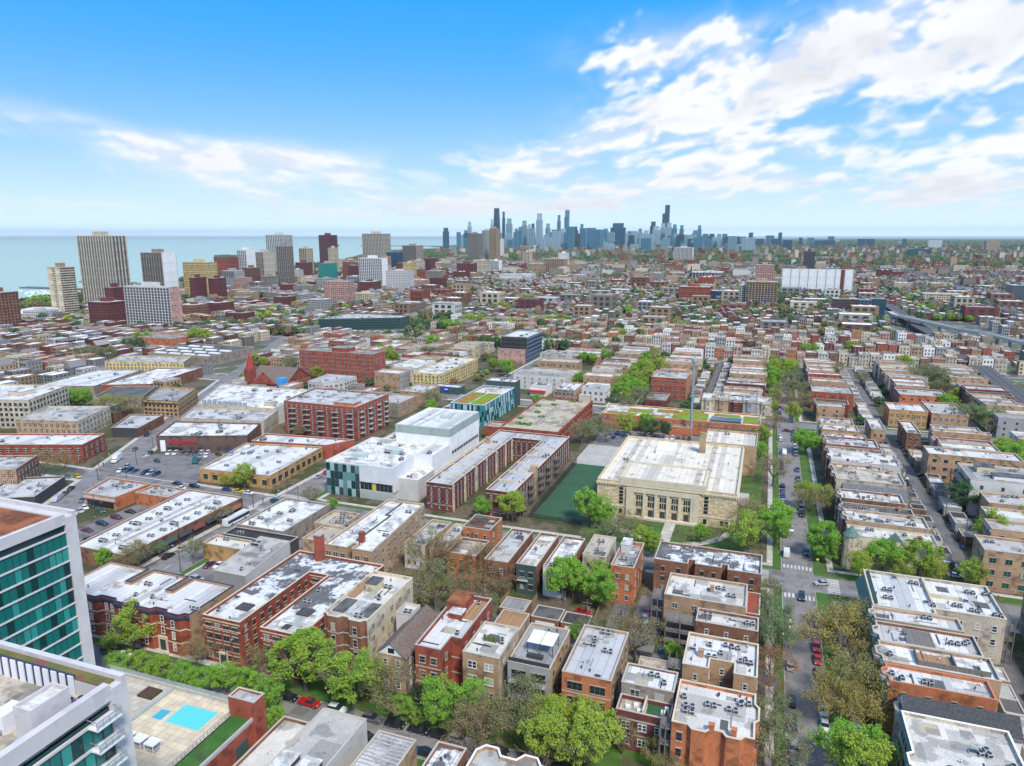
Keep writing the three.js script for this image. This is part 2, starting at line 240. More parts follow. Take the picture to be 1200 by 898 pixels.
// streets: [name, x0, x1, s0, s1, height]
const roadW = (s) => -163.4 - 0.51 * s;             // centre line of the diagonal avenue
for (const [n, x0, x1, s0, s1, y, m] of [
  ['residential_street', 10.4, 19.8, 60, 632, 0.02], ['front_street', -173.5, 10.4, 115.5, 124.2, 0.024], ['school_street', -290, 320, 220.5, 231.5, 0.024], ['station_street', -700, 420, 423, 436, 0.024],
  ['shopping_street', -187.6, -173.5, 60, 1500, 0.02], ['side_street', 108.5, 118.5, 60, 632, 0.02], ['narrow_street', -90, -80, 436, 632, 0.02], ['cross_street', -900, 500, 632, 641, 0.024],
]) sheet(n, rect(x0, x1, s0, s1), y, M.asphalt);
sheet('diagonal_avenue', [[roadW(60) - 8, 60], [roadW(60) + 8, 60], [roadW(640) + 8, 640], [roadW(640) - 8, 640]], 0.028, M.asphalt);
const blocks = [
  [rect(-173.5, 10.4, 124.2, 220.5), 2.6], [rect(19.8, 108.5, 60, 220.5), 4.6], [rect(-173.5, 10.4, 231.5, 423), 2.8], [rect(19.8, 108.5, 231.5, 423), 4.6], [rect(-173.5, 10.4, 60, 115.5), 2.2],
  [rect(-173.5, -90, 436, 632), 2], [rect(-80, 10.4, 436, 632), 2.6], [rect(19.8, 108.5, 436, 632), 2.6], [rect(118.5, 148, 60, 423), 2.4], [rect(118.5, 148, 436, 632), 2.4],
  [[[roadW(60) + 8, 60], [-187.6, 60], [-187.6, 220.5], [roadW(220.5) + 8, 220.5]], 0.6], [[[roadW(231.5) + 8, 231.5], [-187.6, 231.5], [-187.6, 423], [roadW(423) + 8, 423]], 0.6],
  [[[-420, 60], [roadW(60) - 8, 60], [roadW(220.5) - 8, 220.5], [-420, 220.5]], 0.6], [[[-520, 231.5], [roadW(231.5) - 8, 231.5], [roadW(423) - 8, 423], [-520, 423]], 0.6],
  [[[roadW(436) + 8, 436], [-187.6, 436], [-187.6, 632], [roadW(632) + 8, 632]], 0.6],
];
for (const [p, pw] of blocks) {
  const g = new GB(), z = xz(p); g.poly(z, 0.12);
  for (let i = 0; i < 4; i++) { const a = z[i], b = z[(i + 1) % 4]; g.quad([a[0], 0, a[1]], [b[0], 0, b[1]], [b[0], 0.12, b[1]], [a[0], 0.12, a[1]]); }
  struct('city_block', g, M.yard);
  const a = inset(p, 0.15), b = inset(p, pw), c = inset(p, pw + 1.9), kerb = new GB(), par = new GB(), walk = new GB();
  for (let i = 0; i < 4; i++) {
    const j = (i + 1) % 4, q = (g2, m, n, y) => g2.quad([m[i][0], y, -m[i][1]], [m[j][0], y, -m[j][1]], [n[j][0], y, -n[j][1]], [n[i][0], y, -n[i][1]]);
    q(kerb, inset(p, 0.0), a, 0.14); q(par, a, b, 0.132); q(walk, b, c, 0.136);
  }
  struct('kerb', kerb, M.concrete); struct('verge', par, pw > 2 ? M.grass : M.paving); struct('pavement', walk, M.paving);
}
for (const [n, x0, x1, s0, s1, m] of [
  ['alley', 64.6, 69.4, 236, 421, M.alley], ['alley', -36.5, -31.5, 170, 221, M.alley], ['alley', -36, -31.6, 438, 630, M.alley], ['alley', 62, 66, 126, 219, M.alley], ['alley', 64, 69, 438, 630, M.alley], ['alley', -110, 9, 166, 170.5, M.alley], ['alley', -133, -130.5, 128, 220, M.alley],
  ['car_park', -236, -192, 161, 230, M.lot], ['rear_yard', -170, -126, 160, 218, M.lot], ['school_court', -83, -66, 318, 352, M.concrete], ['school_car_park', -82, -18, 352, 386, M.lot], ['station_car_park', -135, -96, 414, 436, M.lot], ['rear_car_park', -30, -22, 168, 200, M.lot], ['driveway', -97, -84, 88, 121, M.lot],
]) sheet(n, rect(x0, x1, s0, s1), 0.15, m);
sheet('car_park', [[-262, 200], [-240, 200], [-240, 219], [-264, 219]], 0.152, M.concrete);
sheet('shop_car_park', [[-292, 232.5], [-233, 232.5], [-240, 279], [-283, 262]], 0.152, M.lot);
sheet('sports_field', rect(-80.5, -60.5, 247, 318), 0.156, M.turf);
sheet('school_lawn', rect(-58, -2, 233, 258), 0.15, M.grass);
sheet('school_side_lawn', rect(-5, 3, 258, 385), 0.15, M.grass);
{ // the curved path in front of the school
  const g = new GB(), c = [-29, 262], pt = (r, t) => [c[0] + Math.sin(t) * r, 0.156, -(c[1] - Math.cos(t) * r)];
  for (let k = 0; k < 24; k++) { const a = -1.5 + k / 8, b = a + 0.125; g.quad(pt(23, a), pt(23, b), pt(20, b), pt(20, a)); }
  g.quad([-31, 0.158, -240], [-27, 0.158, -240], [-27, 0.158, -259], [-31, 0.158, -259]);
  struct('school_path', g, M.paving);
  sheet('front_garden', rect(-108, -14, 126.5, 134), 0.146, M.grass);
}
{ // painted markings
  const stripes = (name, list) => { const o = new THREE.Group(); o.name = numbered(name); o.userData = { kind: 'structure' }; scene.add(o); for (const [x0, x1, s0, s1] of list) new GB().poly(xz(rect(x0, x1, s0, s1)), 0.034).mesh('stripe', M.paint, o); };
  const ladder = (x0, x1, s0, s1, along) => { const r = []; if (along === 'x') for (let x = x0; x < x1; x += 1.15) r.push([x, x + 0.6, s0, s1]); else for (let s = s0; s < s1; s += 1.15) r.push([x0, x1, s, s + 0.6]); return r; };
  stripes('crosswalk', ladder(10.9, 19.4, 234.8, 237.6, 'x')); stripes('crosswalk', ladder(10.9, 19.4, 214.2, 217, 'x')); stripes('crosswalk', ladder(23.6, 27.2, 221, 231.2, 's')); stripes('crosswalk', ladder(3.2, 6.4, 221, 231.2, 's'));
  stripes('crosswalk', ladder(-187, -174, 217, 219.8, 'x')); stripes('crosswalk', ladder(-187, -174, 233, 236, 'x')); stripes('crosswalk', ladder(-192, -189, 221, 231, 's'));
  const dash = []; for (let s = 66; s < 420; s += 9) if (s < 212 || s > 240) dash.push([-180.7, -180.4, s, s + 3]); stripes('centre_line', dash);
  const bays = []; for (let k = 0; k < 9; k++) bays.push([-76 + k * 2.7, -75.85 + k * 2.7, 366, 371]); stripes('parking_bay_lines', bays.map(([a, b, c, d]) => [a, b, c, d]));
}

// ---------------------------------------------------------------- how a building is put together
const winCache = new Map();
function winGeo(w, h, style) {   // [frame with sill and lintel, pane], facing +z, its foot at y = 0
  const key = w + ' ' + h + ' ' + style;
  if (!winCache.has(key)) {
    const f = new GB(), s = new GB(), p = new GB(), t = 0.1, x = w / 2;
    f.box(-x, -x + t, 0, h, 0, 0.09).box(x - t, x, 0, h, 0, 0.09).box(-x + t, x - t, 0, t, 0, 0.085).box(-x + t, x - t, h - t, h, 0, 0.085);
    if (style !== 'door') f.box(-x + t, x - t, h * 0.5 - 0.04, h * 0.5 + 0.04, 0, 0.075);
    const m = style === 'trip' ? 2 : style === 'pair' ? 1 : 0; for (let k = 1; k <= m; k++) { const c = -x + w * k / (m + 1); f.box(c - 0.09, c + 0.09, t, h - t, 0, 0.08); }
    s.box(-x - 0.12, x + 0.12, -0.16, 0, 0, 0.16, true).box(-x - 0.1, x + 0.1, h, h + 0.22, 0, 0.06, true);
    p.box(-x + t, x - t, t, h - t, 0, 0.04);
    winCache.set(key, [mergeGeometries([f.geo(), s.geo()], true), p.geo()]);
  }
  return winCache.get(key);
}
const unitGeo = [[1.0, 0.95, 1.0], [2.4, 1.3, 1.5], [3.6, 1.6, 2.0]].map(([w, h, d]) => {
  const a = new GB().box(-w / 2, w / 2, 0.15, h, -d / 2, d / 2, true).box(-w / 2 + 0.05, -w / 2 + 0.2, 0, 0.15, -d / 2, d / 2).box(w / 2 - 0.2, w / 2 - 0.05, 0, 0.15, -d / 2, d / 2), b = new GB(), n = w > 2 ? 2 : 1;
  for (let k = 0; k < n; k++) b.cyl((k - (n - 1) / 2) * w / n, 0, h, h + 0.1, Math.min(w / n, d) * 0.4, undefined, 10);
  b.box(-w / 2 - 0.01, -w / 2 + 0.02, h * 0.3, h * 0.85, -d * 0.35, d * 0.35).box(-w * 0.4, w * 0.4, h * 0.3, h * 0.8, d / 2 - 0.02, d / 2 + 0.01);
  return mergeGeometries([a.geo(), b.geo()], true);
});
const ventGeo = new GB().cyl(0, 0, 0, 0.7, 0.14, 0.14, 6).cyl(0, 0, 0.7, 0.85, 0.26, 0.1, 6).geo();
const hatchGeo = mergeGeometries([new GB().box(-0.75, 0.75, 0, 0.35, -0.6, 0.6).geo(), new GB().box(-0.65, 0.65, 0.35, 0.42, -0.5, 0.5).geo()], true);
const inside = (poly, x, s) => { let c = false; for (let i = 0, j = poly.length - 1; i < poly.length; j = i++) { const a = poly[i], b = poly[j]; if (a[1] > s !== b[1] > s && x < (b[0] - a[0]) * (s - a[1]) / (b[1] - a[1]) + a[0]) c = !c; } return c; };
const reserved = [];
let seedB = 11;
// foot: [x0,x1,s0,s1] or points [x,s] starting at the north-east corner, going west. h: roof height.
function B(name, label, foot, h, o = {}) {
  const poly = typeof foot[0] === 'number' ? rect(...foot) : foot, R = rng(++seedB * 977);
  const xs = poly.map((q) => q[0]), ss = poly.map((q) => q[1]), cx = (Math.min(...xs) + Math.max(...xs)) / 2, cs = (Math.min(...ss) + Math.max(...ss)) / 2;
  reserved.push([Math.min(...xs), Math.max(...xs), Math.min(...ss), Math.max(...ss)]);
  const root = o.into ?? thing(name, label, o.cat ?? 'building', cx, o.y ?? 0, cs, 0, o.group);
  const ox = o.into ? root.cx : cx, os = o.into ? root.cs : cs, y0 = o.into ? o.y ?? 0 : 0;
  root.cx ??= cx; root.cs ??= cs;
  const L = poly.map(([x, s]) => [x - ox, -(s - os)]), n = L.length, par = o.par ?? 0.7, th = 0.32;
  const inn = inset(poly, th).map(([x, s]) => [x - ox, -(s - os)]), out = inset(poly, -0.07).map(([x, s]) => [x - ox, -(s - os)]);
  const front = new GB(), side = new GB(), rim = new GB(), cope = new GB(), trim = new GB(), panes = new GB(), frames = new GB(), corn = new GB();
  for (const g of [front, side, rim]) { g.ou = R() * 40; g.ov = R() * 40; }
  const frameM = o.frame ?? [M.white, M.frameG, M.frameD, M.white][Math.floor(R() * 4)]; const fl = o.fl ?? Math.max(1, Math.round((h - 0.5) / 3.5)), fh = (h - (o.base ?? 0.6) - 0.5) / fl, top = h + par, fr = o.front ?? 'n';
  for (let i = 0; i < n; i++) {
    const j = (i + 1) % n, a = L[i], b = L[j], dx = b[0] - a[0], dz = b[1] - a[1], len = Math.hypot(dx, dz); if (len < 0.05) continue;
    const ex = dx / len, ez = dz / len, nx = -ez, nz = ex, c0 = nz > 0.6 ? 'n' : nx > 0.6 ? 'w' : nx < -0.6 ? 'e' : 's';
    const bay = [['n', nz], ['e', -nx], ['w', nx]].find(([c, v]) => fr.includes(c) && v > 0.45 && v < 0.95), cls = bay ? bay[0] : c0;
    const isF = fr.includes(cls);
    (isF ? front : side).quad([a[0], y0, a[1]], [b[0], y0, b[1]], [b[0], y0 + top, b[1]], [a[0], y0 + top, a[1]]);
    rim.quad([inn[j][0], y0 + h - 0.05, inn[j][1]], [inn[i][0], y0 + h - 0.05, inn[i][1]], [inn[i][0], y0 + top, inn[i][1]], [inn[j][0], y0 + top, inn[j][1]]);
    cope.quad([out[i][0], y0 + top + 0.12, out[i][1]], [out[j][0], y0 + top + 0.12, out[j][1]], [inn[j][0], y0 + top + 0.12, inn[j][1]], [inn[i][0], y0 + top + 0.12, inn[i][1]]);
    cope.quad([out[i][0], y0 + top - 0.02, out[i][1]], [out[j][0], y0 + top - 0.02, out[j][1]], [out[j][0], y0 + top + 0.12, out[j][1]], [out[i][0], y0 + top + 0.12, out[i][1]]);
    cope.quad([inn[j][0], y0 + top, inn[j][1]], [inn[i][0], y0 + top, inn[i][1]], [inn[i][0], y0 + top + 0.12, inn[i][1]], [inn[j][0], y0 + top + 0.12, inn[j][1]]);
    if (isF && o.cor) corn.bar(a[0], a[1], b[0], b[1], nx, nz, y0 + h - 0.55, y0 + h + 0.15, -0.05, 0.42);
    if (isF && o.belt) for (const t of o.belt) trim.bar(a[0], a[1], b[0], b[1], nx, nz, y0 + t, y0 + t + 0.3, -0.02, 0.07);
    const w = o.win?.[cls]; if (!w) continue;
    const [sp, ww, wh, style = o.style ?? 'one'] = w, count = Math.floor((len - 0.7) / sp); if (count < 1) continue;
    for (let f = o.from ?? 0; f < fl; f++) for (let k = 0; k < count; k++) {
      if (o.skip && R() < o.skip) continue;
      const t = (k + 0.5) / count * (len - 0.8) + 0.4, x = a[0] + ex * t, z = a[1] + ez * t, y = y0 + (o.base ?? 0.6) + f * fh + (fh - wh) * 0.5;
      if (o.det === 2) {
        const [fg, pg] = winGeo(ww, wh, style), m = add('window', fg, [frameM, o.sill ?? M.trim], root); m.position.set(x, y, z); m.rotation.y = Math.atan2(nx, nz);
        add('pane', pg, o.pane ?? (R() < 0.14 ? M.blind : R() < 0.3 ? M.glassB : M.glass), m);
      } else {
        const ax = x - ex * ww / 2, az = z - ez * ww / 2, bx = x + ex * ww / 2, bz = z + ez * ww / 2;
        panes.bar(ax, az, bx, bz, nx, nz, y, y + wh, -0.02, 0.04);
        if (o.det !== 0) { trim.bar(ax - ex * 0.1, az - ez * 0.1, bx + ex * 0.1, bz + ez * 0.1, nx, nz, y - 0.14, y, -0.02, 0.14); trim.bar(ax - ex * 0.1, az - ez * 0.1, bx + ex * 0.1, bz + ez * 0.1, nx, nz, y + wh, y + wh + 0.2, -0.02, 0.07); frames.bar(x - ex * 0.05, z - ez * 0.05, x + ex * 0.05, z + ez * 0.05, nx, nz, y, y + wh, -0.01, 0.07); frames.bar(ax, az, bx, bz, nx, nz, y + wh * 0.47, y + wh * 0.53, -0.01, 0.06); }
      }
    }
  }
  const wm = wallMat(o.wall ?? 'red'), sm = wallMat(o.side ?? o.wall ?? 'red');
  front.mesh('front_wall', wm, root); side.mesh('side_wall', sm, root); rim.mesh('parapet', sm, root); cope.mesh('coping', o.cope ?? M.trim, root);
  corn.mesh('cornice', o.cor ?? M.trim, root); trim.mesh(o.win && o.det !== 2 ? 'window_sills' : 'stone_band', o.sill ?? M.trim, root, o.win && o.det !== 2 ? 'stuff' : undefined);
  panes.mesh('window_panes', o.pane ?? M.glass, root, 'stuff'); frames.mesh('window_frames', frameM, root, 'stuff');
  const rg = new GB(); rg.ou = R() * 44; rg.ov = R() * 44; rg.poly(inn, y0 + h); rg.mesh('roof', o.roofMat ?? roofMat(o.roof ?? 'white', o.rv ?? Math.floor(R() * 3)), root);
  // roof clutter
  const put = (margin) => { for (let t = 0; t < 20; t++) { const x = mixn(Math.min(...xs), Math.max(...xs), R()), s = mixn(Math.min(...ss), Math.max(...ss), R()); if ([[margin, 0], [-margin, 0], [0, margin], [0, -margin]].every(([p, q]) => inside(poly, x + p, s + q)) && !(o.keep ?? []).some((k) => x > k[0] - 1 && x < k[1] + 1 && s > k[2] - 1 && s < k[3] + 1)) return [x - ox, -(s - os)]; } return null; };
  const drop = (part, geo, ms, margin, turn = 0) => { const q = put(margin); if (!q) return; const m = add(part, geo, ms, root); m.position.set(q[0], y0 + h, q[1]); m.rotation.y = turn; return m; };
  const [big = 0, small = 0, vents = 0, hatches = 0] = o.units ?? [0, 2, 4, 0];
  for (let k = 0; k < (o.patch ?? (o.det === 2 ? 3 : o.win ? 1 : 0)); k++) { const q = put(2); if (!q) break; const a = 0.7 + R() * 1.3, c = 0.7 + R() * 1.3; new GB().box(q[0] - a, q[0] + a, y0 + h, y0 + h + 0.02 + k * 0.007, q[1] - c, q[1] + c).mesh('roof_patch', roofMat(['silver', 'grey', 'dark', 'white', 'tan'][Math.floor(R() * 5)], 1), root); }
  if (o.det === 2 && !o.into) for (let k = 0; k < 3; k++) { const q = put(2.4); if (!q) break; const l = 1 + R() * 1.3, al = R() < 0.5; new GB().box(q[0] - (al ? l : 0.09), q[0] + (al ? l : 0.09), y0 + h + 0.08, y0 + h + 0.26, q[1] - (al ? 0.09 : l), q[1] + (al ? 0.09 : l), true).mesh('roof_pipe', R() < 0.5 ? M.steel : M.dark, root); }
  for (let k = 0; k < big; k++) drop('rooftop_unit', unitGeo[R() < 0.4 ? 2 : 1], [M.unit, M.fan], 2.4, R() < 0.5 ? 0 : Math.PI / 2);
  for (const [x, s, g] of o.spots ?? []) { const m = add(g ? 'rooftop_unit' : 'air_conditioner', unitGeo[g], [M.unit, M.fan], root); m.position.set(x - ox, y0 + h, -(s - os)); m.rotation.y = R() * 0.15; }
  for (let k = 0; k < small; k++) { const m = drop('air_conditioner', unitGeo[0], [M.unit, M.fan], 1.3, R() * 0.4); if (m && R() < 0.5) { const c = add('air_conditioner', unitGeo[0], [M.unit, M.fan], root); c.position.copy(m.position); c.position.x += 1.35; c.rotation.y = m.rotation.y; } }
  for (let k = 0; k < vents; k++) drop('vent_pipe', ventGeo, R() < 0.5 ? M.dark : M.steel, 0.9);
  for (let k = 0; k < hatches; k++) drop('skylight', hatchGeo, [M.unit, M.glassB], 1.2, R() < 0.5 ? 0 : Math.PI / 2);
  for (const [x, s, ch, cw = 1.1, m = 'red'] of o.chim ?? []) { const g = new GB(); g.box(x - ox - cw / 2, x - ox + cw / 2, y0 + (ch > 5 ? 0 : h), y0 + h + ch, -(s - os) - cw / 2, -(s - os) + cw / 2); g.box(x - ox - cw / 2 - 0.1, x - ox + cw / 2 + 0.1, y0 + h + ch, y0 + h + ch + 0.2, -(s - os) - cw / 2 - 0.1, -(s - os) + cw / 2 + 0.1); g.mesh('chimney', wallMat(m), root); }
  for (const [x0, x1, s0, s1, bh, wk, rk = 'white'] of o.boxes ?? []) { const g = new GB(); g.box(x0 - ox, x1 - ox, y0 + h, y0 + h + bh, -(s0 - os), -(s1 - os)); const m = g.mesh('roof_house', wallMat(wk), root); new GB().box(x0 - ox - 0.15, x1 - ox + 0.15, y0 + h + bh, y0 + h + bh + 0.18, -(s0 - os) + 0.15, -(s1 - os) - 0.15).mesh('roof', roofMat(rk), m); }
  return root;
}
// a part of a building given in world metres
function part(root, name, m, f, parent) { const g = new GB(); f(g, (x) => x - root.cx, (s) => -(s - root.cs)); return g.mesh(name, m, parent ?? root); }
function gable(root, x0, x1, s0, s1, y0, y1, axis, m, wallm, over = 0.4) {  // a pitched roof on part of a building; axis 's' = ridge runs north-south
  part(root, 'pitched_roof', m, (g, X, Z) => {
    if (axis === 's') { const c = (x0 + x1) / 2; g.quad([X(x0 - over), y0 - 0.2, Z(s0 - over)], [X(c), y1, Z(s0 - over)], [X(c), y1, Z(s1 + over)], [X(x0 - over), y0 - 0.2, Z(s1 + over)]); g.quad([X(c), y1, Z(s0 - over)], [X(x1 + over), y0 - 0.2, Z(s0 - over)], [X(x1 + over), y0 - 0.2, Z(s1 + over)], [X(c), y1, Z(s1 + over)]); }
    else { const c = (s0 + s1) / 2; g.quad([X(x0 - over), y0 - 0.2, Z(s0 - over)], [X(x1 + over), y0 - 0.2, Z(s0 - over)], [X(x1 + over), y1, Z(c)], [X(x0 - over), y1, Z(c)]); g.quad([X(x0 - over), y1, Z(c)], [X(x1 + over), y1, Z(c)], [X(x1 + over), y0 - 0.2, Z(s1 + over)], [X(x0 - over), y0 - 0.2, Z(s1 + over)]); }
  });
  part(root, 'gable_wall', wallm, (g, X, Z) => {
    if (axis === 's') { const c = (x0 + x1) / 2; g.tri([X(x0), y0, Z(s0)], [X(x1), y0, Z(s0)], [X(c), y1 - 0.1, Z(s0)]); g.tri([X(x1), y0, Z(s1)], [X(x0), y0, Z(s1)], [X(c), y1 - 0.1, Z(s1)]); }
    else { const c = (s0 + s1) / 2; g.tri([X(x0), y0, Z(s1)], [X(x0), y0, Z(s0)], [X(x0), y1 - 0.1, Z(c)]); g.tri([X(x1), y0, Z(s0)], [X(x1), y0, Z(s1)], [X(x1), y1 - 0.1, Z(c)]); }
  });
}
function porch(root, x0, x1, s0, s1, floors, fh, m = M.greyWood) {   // back porches: posts, decks, rails, stairs
  part(root, 'rear_porch', m, (g, X, Z) => {
    for (const x of [x0, (x0 + x1) / 2, x1]) for (const s of [s0, s1]) g.box(X(x) - 0.12, X(x) + 0.12, 0, floors * fh + 1, Z(s) - 0.12, Z(s) + 0.12);
    for (let f = 1; f <= floors; f++) { const y = f * fh - 0.6; g.box(X(x0), X(x1), y - 0.2, y, Z(s0), Z(s1), true); for (const [a, b, c, d] of [[x0, x1, s0, s0], [x0, x0, s0, s1], [x1, x1, s0, s1]]) { g.box(X(a) - 0.04, X(b) + 0.04, y + 0.95, y + 1.05, Z(c) + 0.04, Z(d) - 0.04); g.box(X(a) - 0.03, X(b) + 0.03, y + 0.5, y + 0.55, Z(c) + 0.03, Z(d) - 0.03); }
      for (let k = 0; k < 8; k++) { const t = k / 8; g.box(X(mixn(x0 + 0.4, x1 - 0.4, t)), X(mixn(x0 + 0.4, x1 - 0.4, t)) + 0.4, y - fh * (1 - t), y - fh * (1 - t) + 0.08, Z((s0 + s1) / 2) - 0.5, Z((s0 + s1) / 2) + 0.5); } }
  });
}

// ---------------------------------------------------------------- buildings of the near blocks
const bayN = (x0, x1, s, bays) => { const p = [[x0, s]]; for (const [c, w, d] of bays) p.push([c - w / 2, s], [c - w / 2 + d * 0.7, s - d], [c + w / 2 - d * 0.7, s - d], [c + w / 2, s]); p.push([x1, s]); return p; };
const bayE = (x, s1, s0, bays) => { const p = [[x, s1]]; for (const [c, w, d] of bays) p.push([x, c + w / 2], [x - d, c + w / 2 - d * 0.7], [x - d, c - w / 2 + d * 0.7], [x, c - w / 2]); p.push([x, s0]); return p; };
{ // the two glass towers
  const tower = (name, label, x0, x1, s0, s1, h, vis, inset2, roofM) => {
    const t = thing(name, label, 'tower', (x0 + x1) / 2, 0, (s0 + s1) / 2); t.cx = (x0 + x1) / 2; t.cs = (s0 + s1) / 2; reserved.push([x0, x1, s0, s1]);
    const fh = 3.35, n = Math.floor((h - 2.5) / fh), W = 1.5, px = mat('tower concrete', [0.68, 0.655, 0.66], { map: T.plain });
    part(t, 'end_frame', px, (g, X, Z) => g.box(X(x0), X(x1), 0, h - 0.9, Z(s1 - 2.6), Z(s1))); part(t, 'parapet', px, (g, X, Z) => g.box(X(x0), X(x1), h - 0.9, h, Z(s1 - 0.8), Z(s1))); part(t, 'end_frame', px, (g, X, Z) => g.box(X(x0), X(x1), 0, h, Z(s0), Z(s0 + 1.5)));
    part(t, 'parapet', px, (g, X, Z) => g.box(X(x1 - 1.1), X(x1), h - 2.4, h, Z(s0 + 1.5), Z(s1 - 2.6), true)); part(t, 'parapet', px, (g, X, Z) => g.box(X(x0), X(x0 + 1.1), h - 2.4, h, Z(s0 + 1.5), Z(s1 - 2.6)));
    part(t, 'roof', roofM, (g, X, Z) => g.poly([[X(x0), Z(s0)], [X(x1 - 0.6), Z(s0)], [X(x1 - 0.6), Z(s1 - 0.6)], [X(x0), Z(s1 - 0.6)]], h - inset2));
    part(t, 'core', M.tealD, (g, X, Z) => g.box(X(x0 + 0.6), X(x1 - 0.6), 0, h - inset2 - 0.4, Z(s0 + 1), Z(s1 - 1)));
    for (let f = 0; f <= n; f++) part(t, 'floor_slab', px, (g, X, Z) => g.box(X(x1 - 0.5), X(x1 - 0.1), f * fh + 0.1, f * fh + 0.42, Z(s0 + 1.5), Z(s1 - 2.6), true));
    const pg = new GB().box(-0.04, 0.04, 0, fh - 0.34, -W / 2 + 0.05, W / 2 - 0.05).geo(), lo = new GB(), R = rng(x1 * 7 | 0), mull = new GB();
    const len = s1 - 2.6 - (s0 + 1.5), c = Math.floor(len / W);
    for (let f = 0; f < n; f++) for (let k = 0; k < c; k++) {
      const s = s1 - 2.6 - (k + 0.5) * W, y = f * fh + 0.42, r = R();
      if (s > vis[0] && y > vis[1]) { const m = add('glass_panel', pg, r < 0.24 ? M.tealD : r < 0.4 ? M.tealB : M.teal, t); m.position.set(x1 - 0.42 - t.cx, y, -(s - t.cs)); m.rotation.z = (R() - 0.5) * 0.01; m.rotation.y = (R() - 0.5) * 0.02; }
      else lo.box(x1 - 0.46 - t.cx, x1 - 0.38 - t.cx, y, y + fh - 0.34, -(s - t.cs) - W / 2 + 0.05, -(s - t.cs) + W / 2 - 0.05);
      if (f === 0) mull.box(x1 - 0.44 - t.cx, x1 - 0.3 - t.cx, 0.4, n * fh, -(s - W / 2 - t.cs) - 0.04, -(s - W / 2 - t.cs) + 0.04);
    }
    lo.mesh('lower_glass', M.teal, t, 'stuff'); mull.mesh('mullions', M.dark, t, 'stuff');
    return [t, fh, n];
  };
  tower('glass_tower', 'teal glass apartment tower with white end wall and rust coloured roof', -182, -140.4, 58, 106.5, 48, [76, 8], 1.2, roofMat('terra'));
  const [t, fh] = tower('glass_tower', 'teal glass apartment tower with projecting balconies and roof plant enclosure', -122, -79.8, 16, 64.7, 48, [40, 14], 3.2, roofMat('tan'));
  const rl = 48 - 3.2, white = mat('plant screen', [0.72, 0.72, 0.74]);
  part(t, 'planted_ledge', mat('dry sedum', [0.3, 0.21, 0.09], { map: T.grass }), (g, X, Z) => { g.box(X(-122), X(-81), 47, 47.35, Z(62.15), Z(63.85)); });
  part(t, 'screen_wall', M.navy, (g, X, Z) => g.box(X(-122), X(-86.4), rl, rl + 3, Z(62.0), Z(62.35)));
  for (let k = 0; k < 22; k++) part(t, 'screen_panel', white, (g, X, Z) => g.box(X(-87.3 - k * 1.6), X(-86.3 - k * 1.6), rl, rl + 2.95, Z(61.85), Z(62.0)));
  const ph = part(t, 'roof_house', mat('plant room render', [0.7, 0.66, 0.66], { map: T.plain }), (g, X, Z) => { const [a, b, c, d, y] = [-85.4, -82.3, 53.1, 58.4, 49.5]; g.box(X(a), X(b), rl, y, Z(c), Z(c + 0.25)).box(X(a), X(b), rl, y, Z(d - 0.25), Z(d)).box(X(a), X(a + 0.25), rl, y, Z(c + 0.25), Z(d - 0.25)).box(X(b - 0.25), X(b), rl, y, Z(c + 0.25), Z(d - 0.25)); });
  part(t, 'roof', roofMat('white'), (g, X, Z) => g.poly([[X(-85.3), Z(53.2)], [X(-82.4), Z(53.2)], [X(-82.4), Z(58.3)], [X(-85.3), Z(58.3)]], 48.9), ph);
  part(t, 'service_cabinet', white, (g, X, Z) => { g.box(X(-89.8), X(-87.6), rl, rl + 2.6, Z(53), Z(56)); g.box(X(-86.5), X(-85.4), rl, rl + 1.6, Z(49), Z(50.2)); });
  for (const [x, s] of [[-88.6, 60.4], [-87.2, 60], [-86.3, 58.2], [-85.0, 60.2], [-90.5, 59], [-84, 61]]) { const m = add('air_conditioner', unitGeo[0], [M.unit, M.fan], t); m.position.set(x - t.cx, rl, -(s - t.cs)); }
  part(t, 'duct', M.steel, (g, X, Z) => { g.box(X(-91), X(-86), rl + 0.2, rl + 0.8, Z(57.6), Z(58.2)); g.box(X(-88.5), X(-87.9), rl + 0.2, rl + 0.7, Z(52), Z(57.6)); });
  for (const [s0, s1, fs] of [[58.4, 62.2, [13, 12, 11, 10, 9, 8, 7, 6]], [49.5, 53.3, [12, 11, 10, 9]], [41, 45, [12, 11, 10]]]) for (const f of fs) {
    const y = f * fh, b = part(t, 'balcony', white, (g, X, Z) => { g.box(X(-80), X(-78.2), y + 0.12, y + 0.36, Z(s0), Z(s1), true); });
    part(t, 'rail', M.steel, (g, X, Z) => { for (let k = 0; k <= 4; k++) g.box(X(-78.28), X(-78.22), y + 0.36, y + 1.45, Z(mixn(s0, s1, k / 4)) - 0.03, Z(mixn(s0, s1, k / 4)) + 0.03); g.box(X(-78.3), X(-78.2), y + 1.42, y + 1.5, Z(s0), Z(s1)); g.box(X(-80), X(-78.3), y + 1.42, y + 1.5, Z(s0), Z(s0 + 0.08)); g.box(X(-80), X(-78.3), y + 1.42, y + 1.5, Z(s1 - 0.08), Z(s1)); }, b);
    part(t, 'rail_glass', mat('rail glass', [0.3, 0.42, 0.42], { roughness: 0.1, transparent: true, opacity: 0.35 }), (g, X, Z) => g.box(X(-78.27), X(-78.23), y + 0.5, y + 1.4, Z(s0 + 0.1), Z(s1 - 0.1)), b);
  }
}
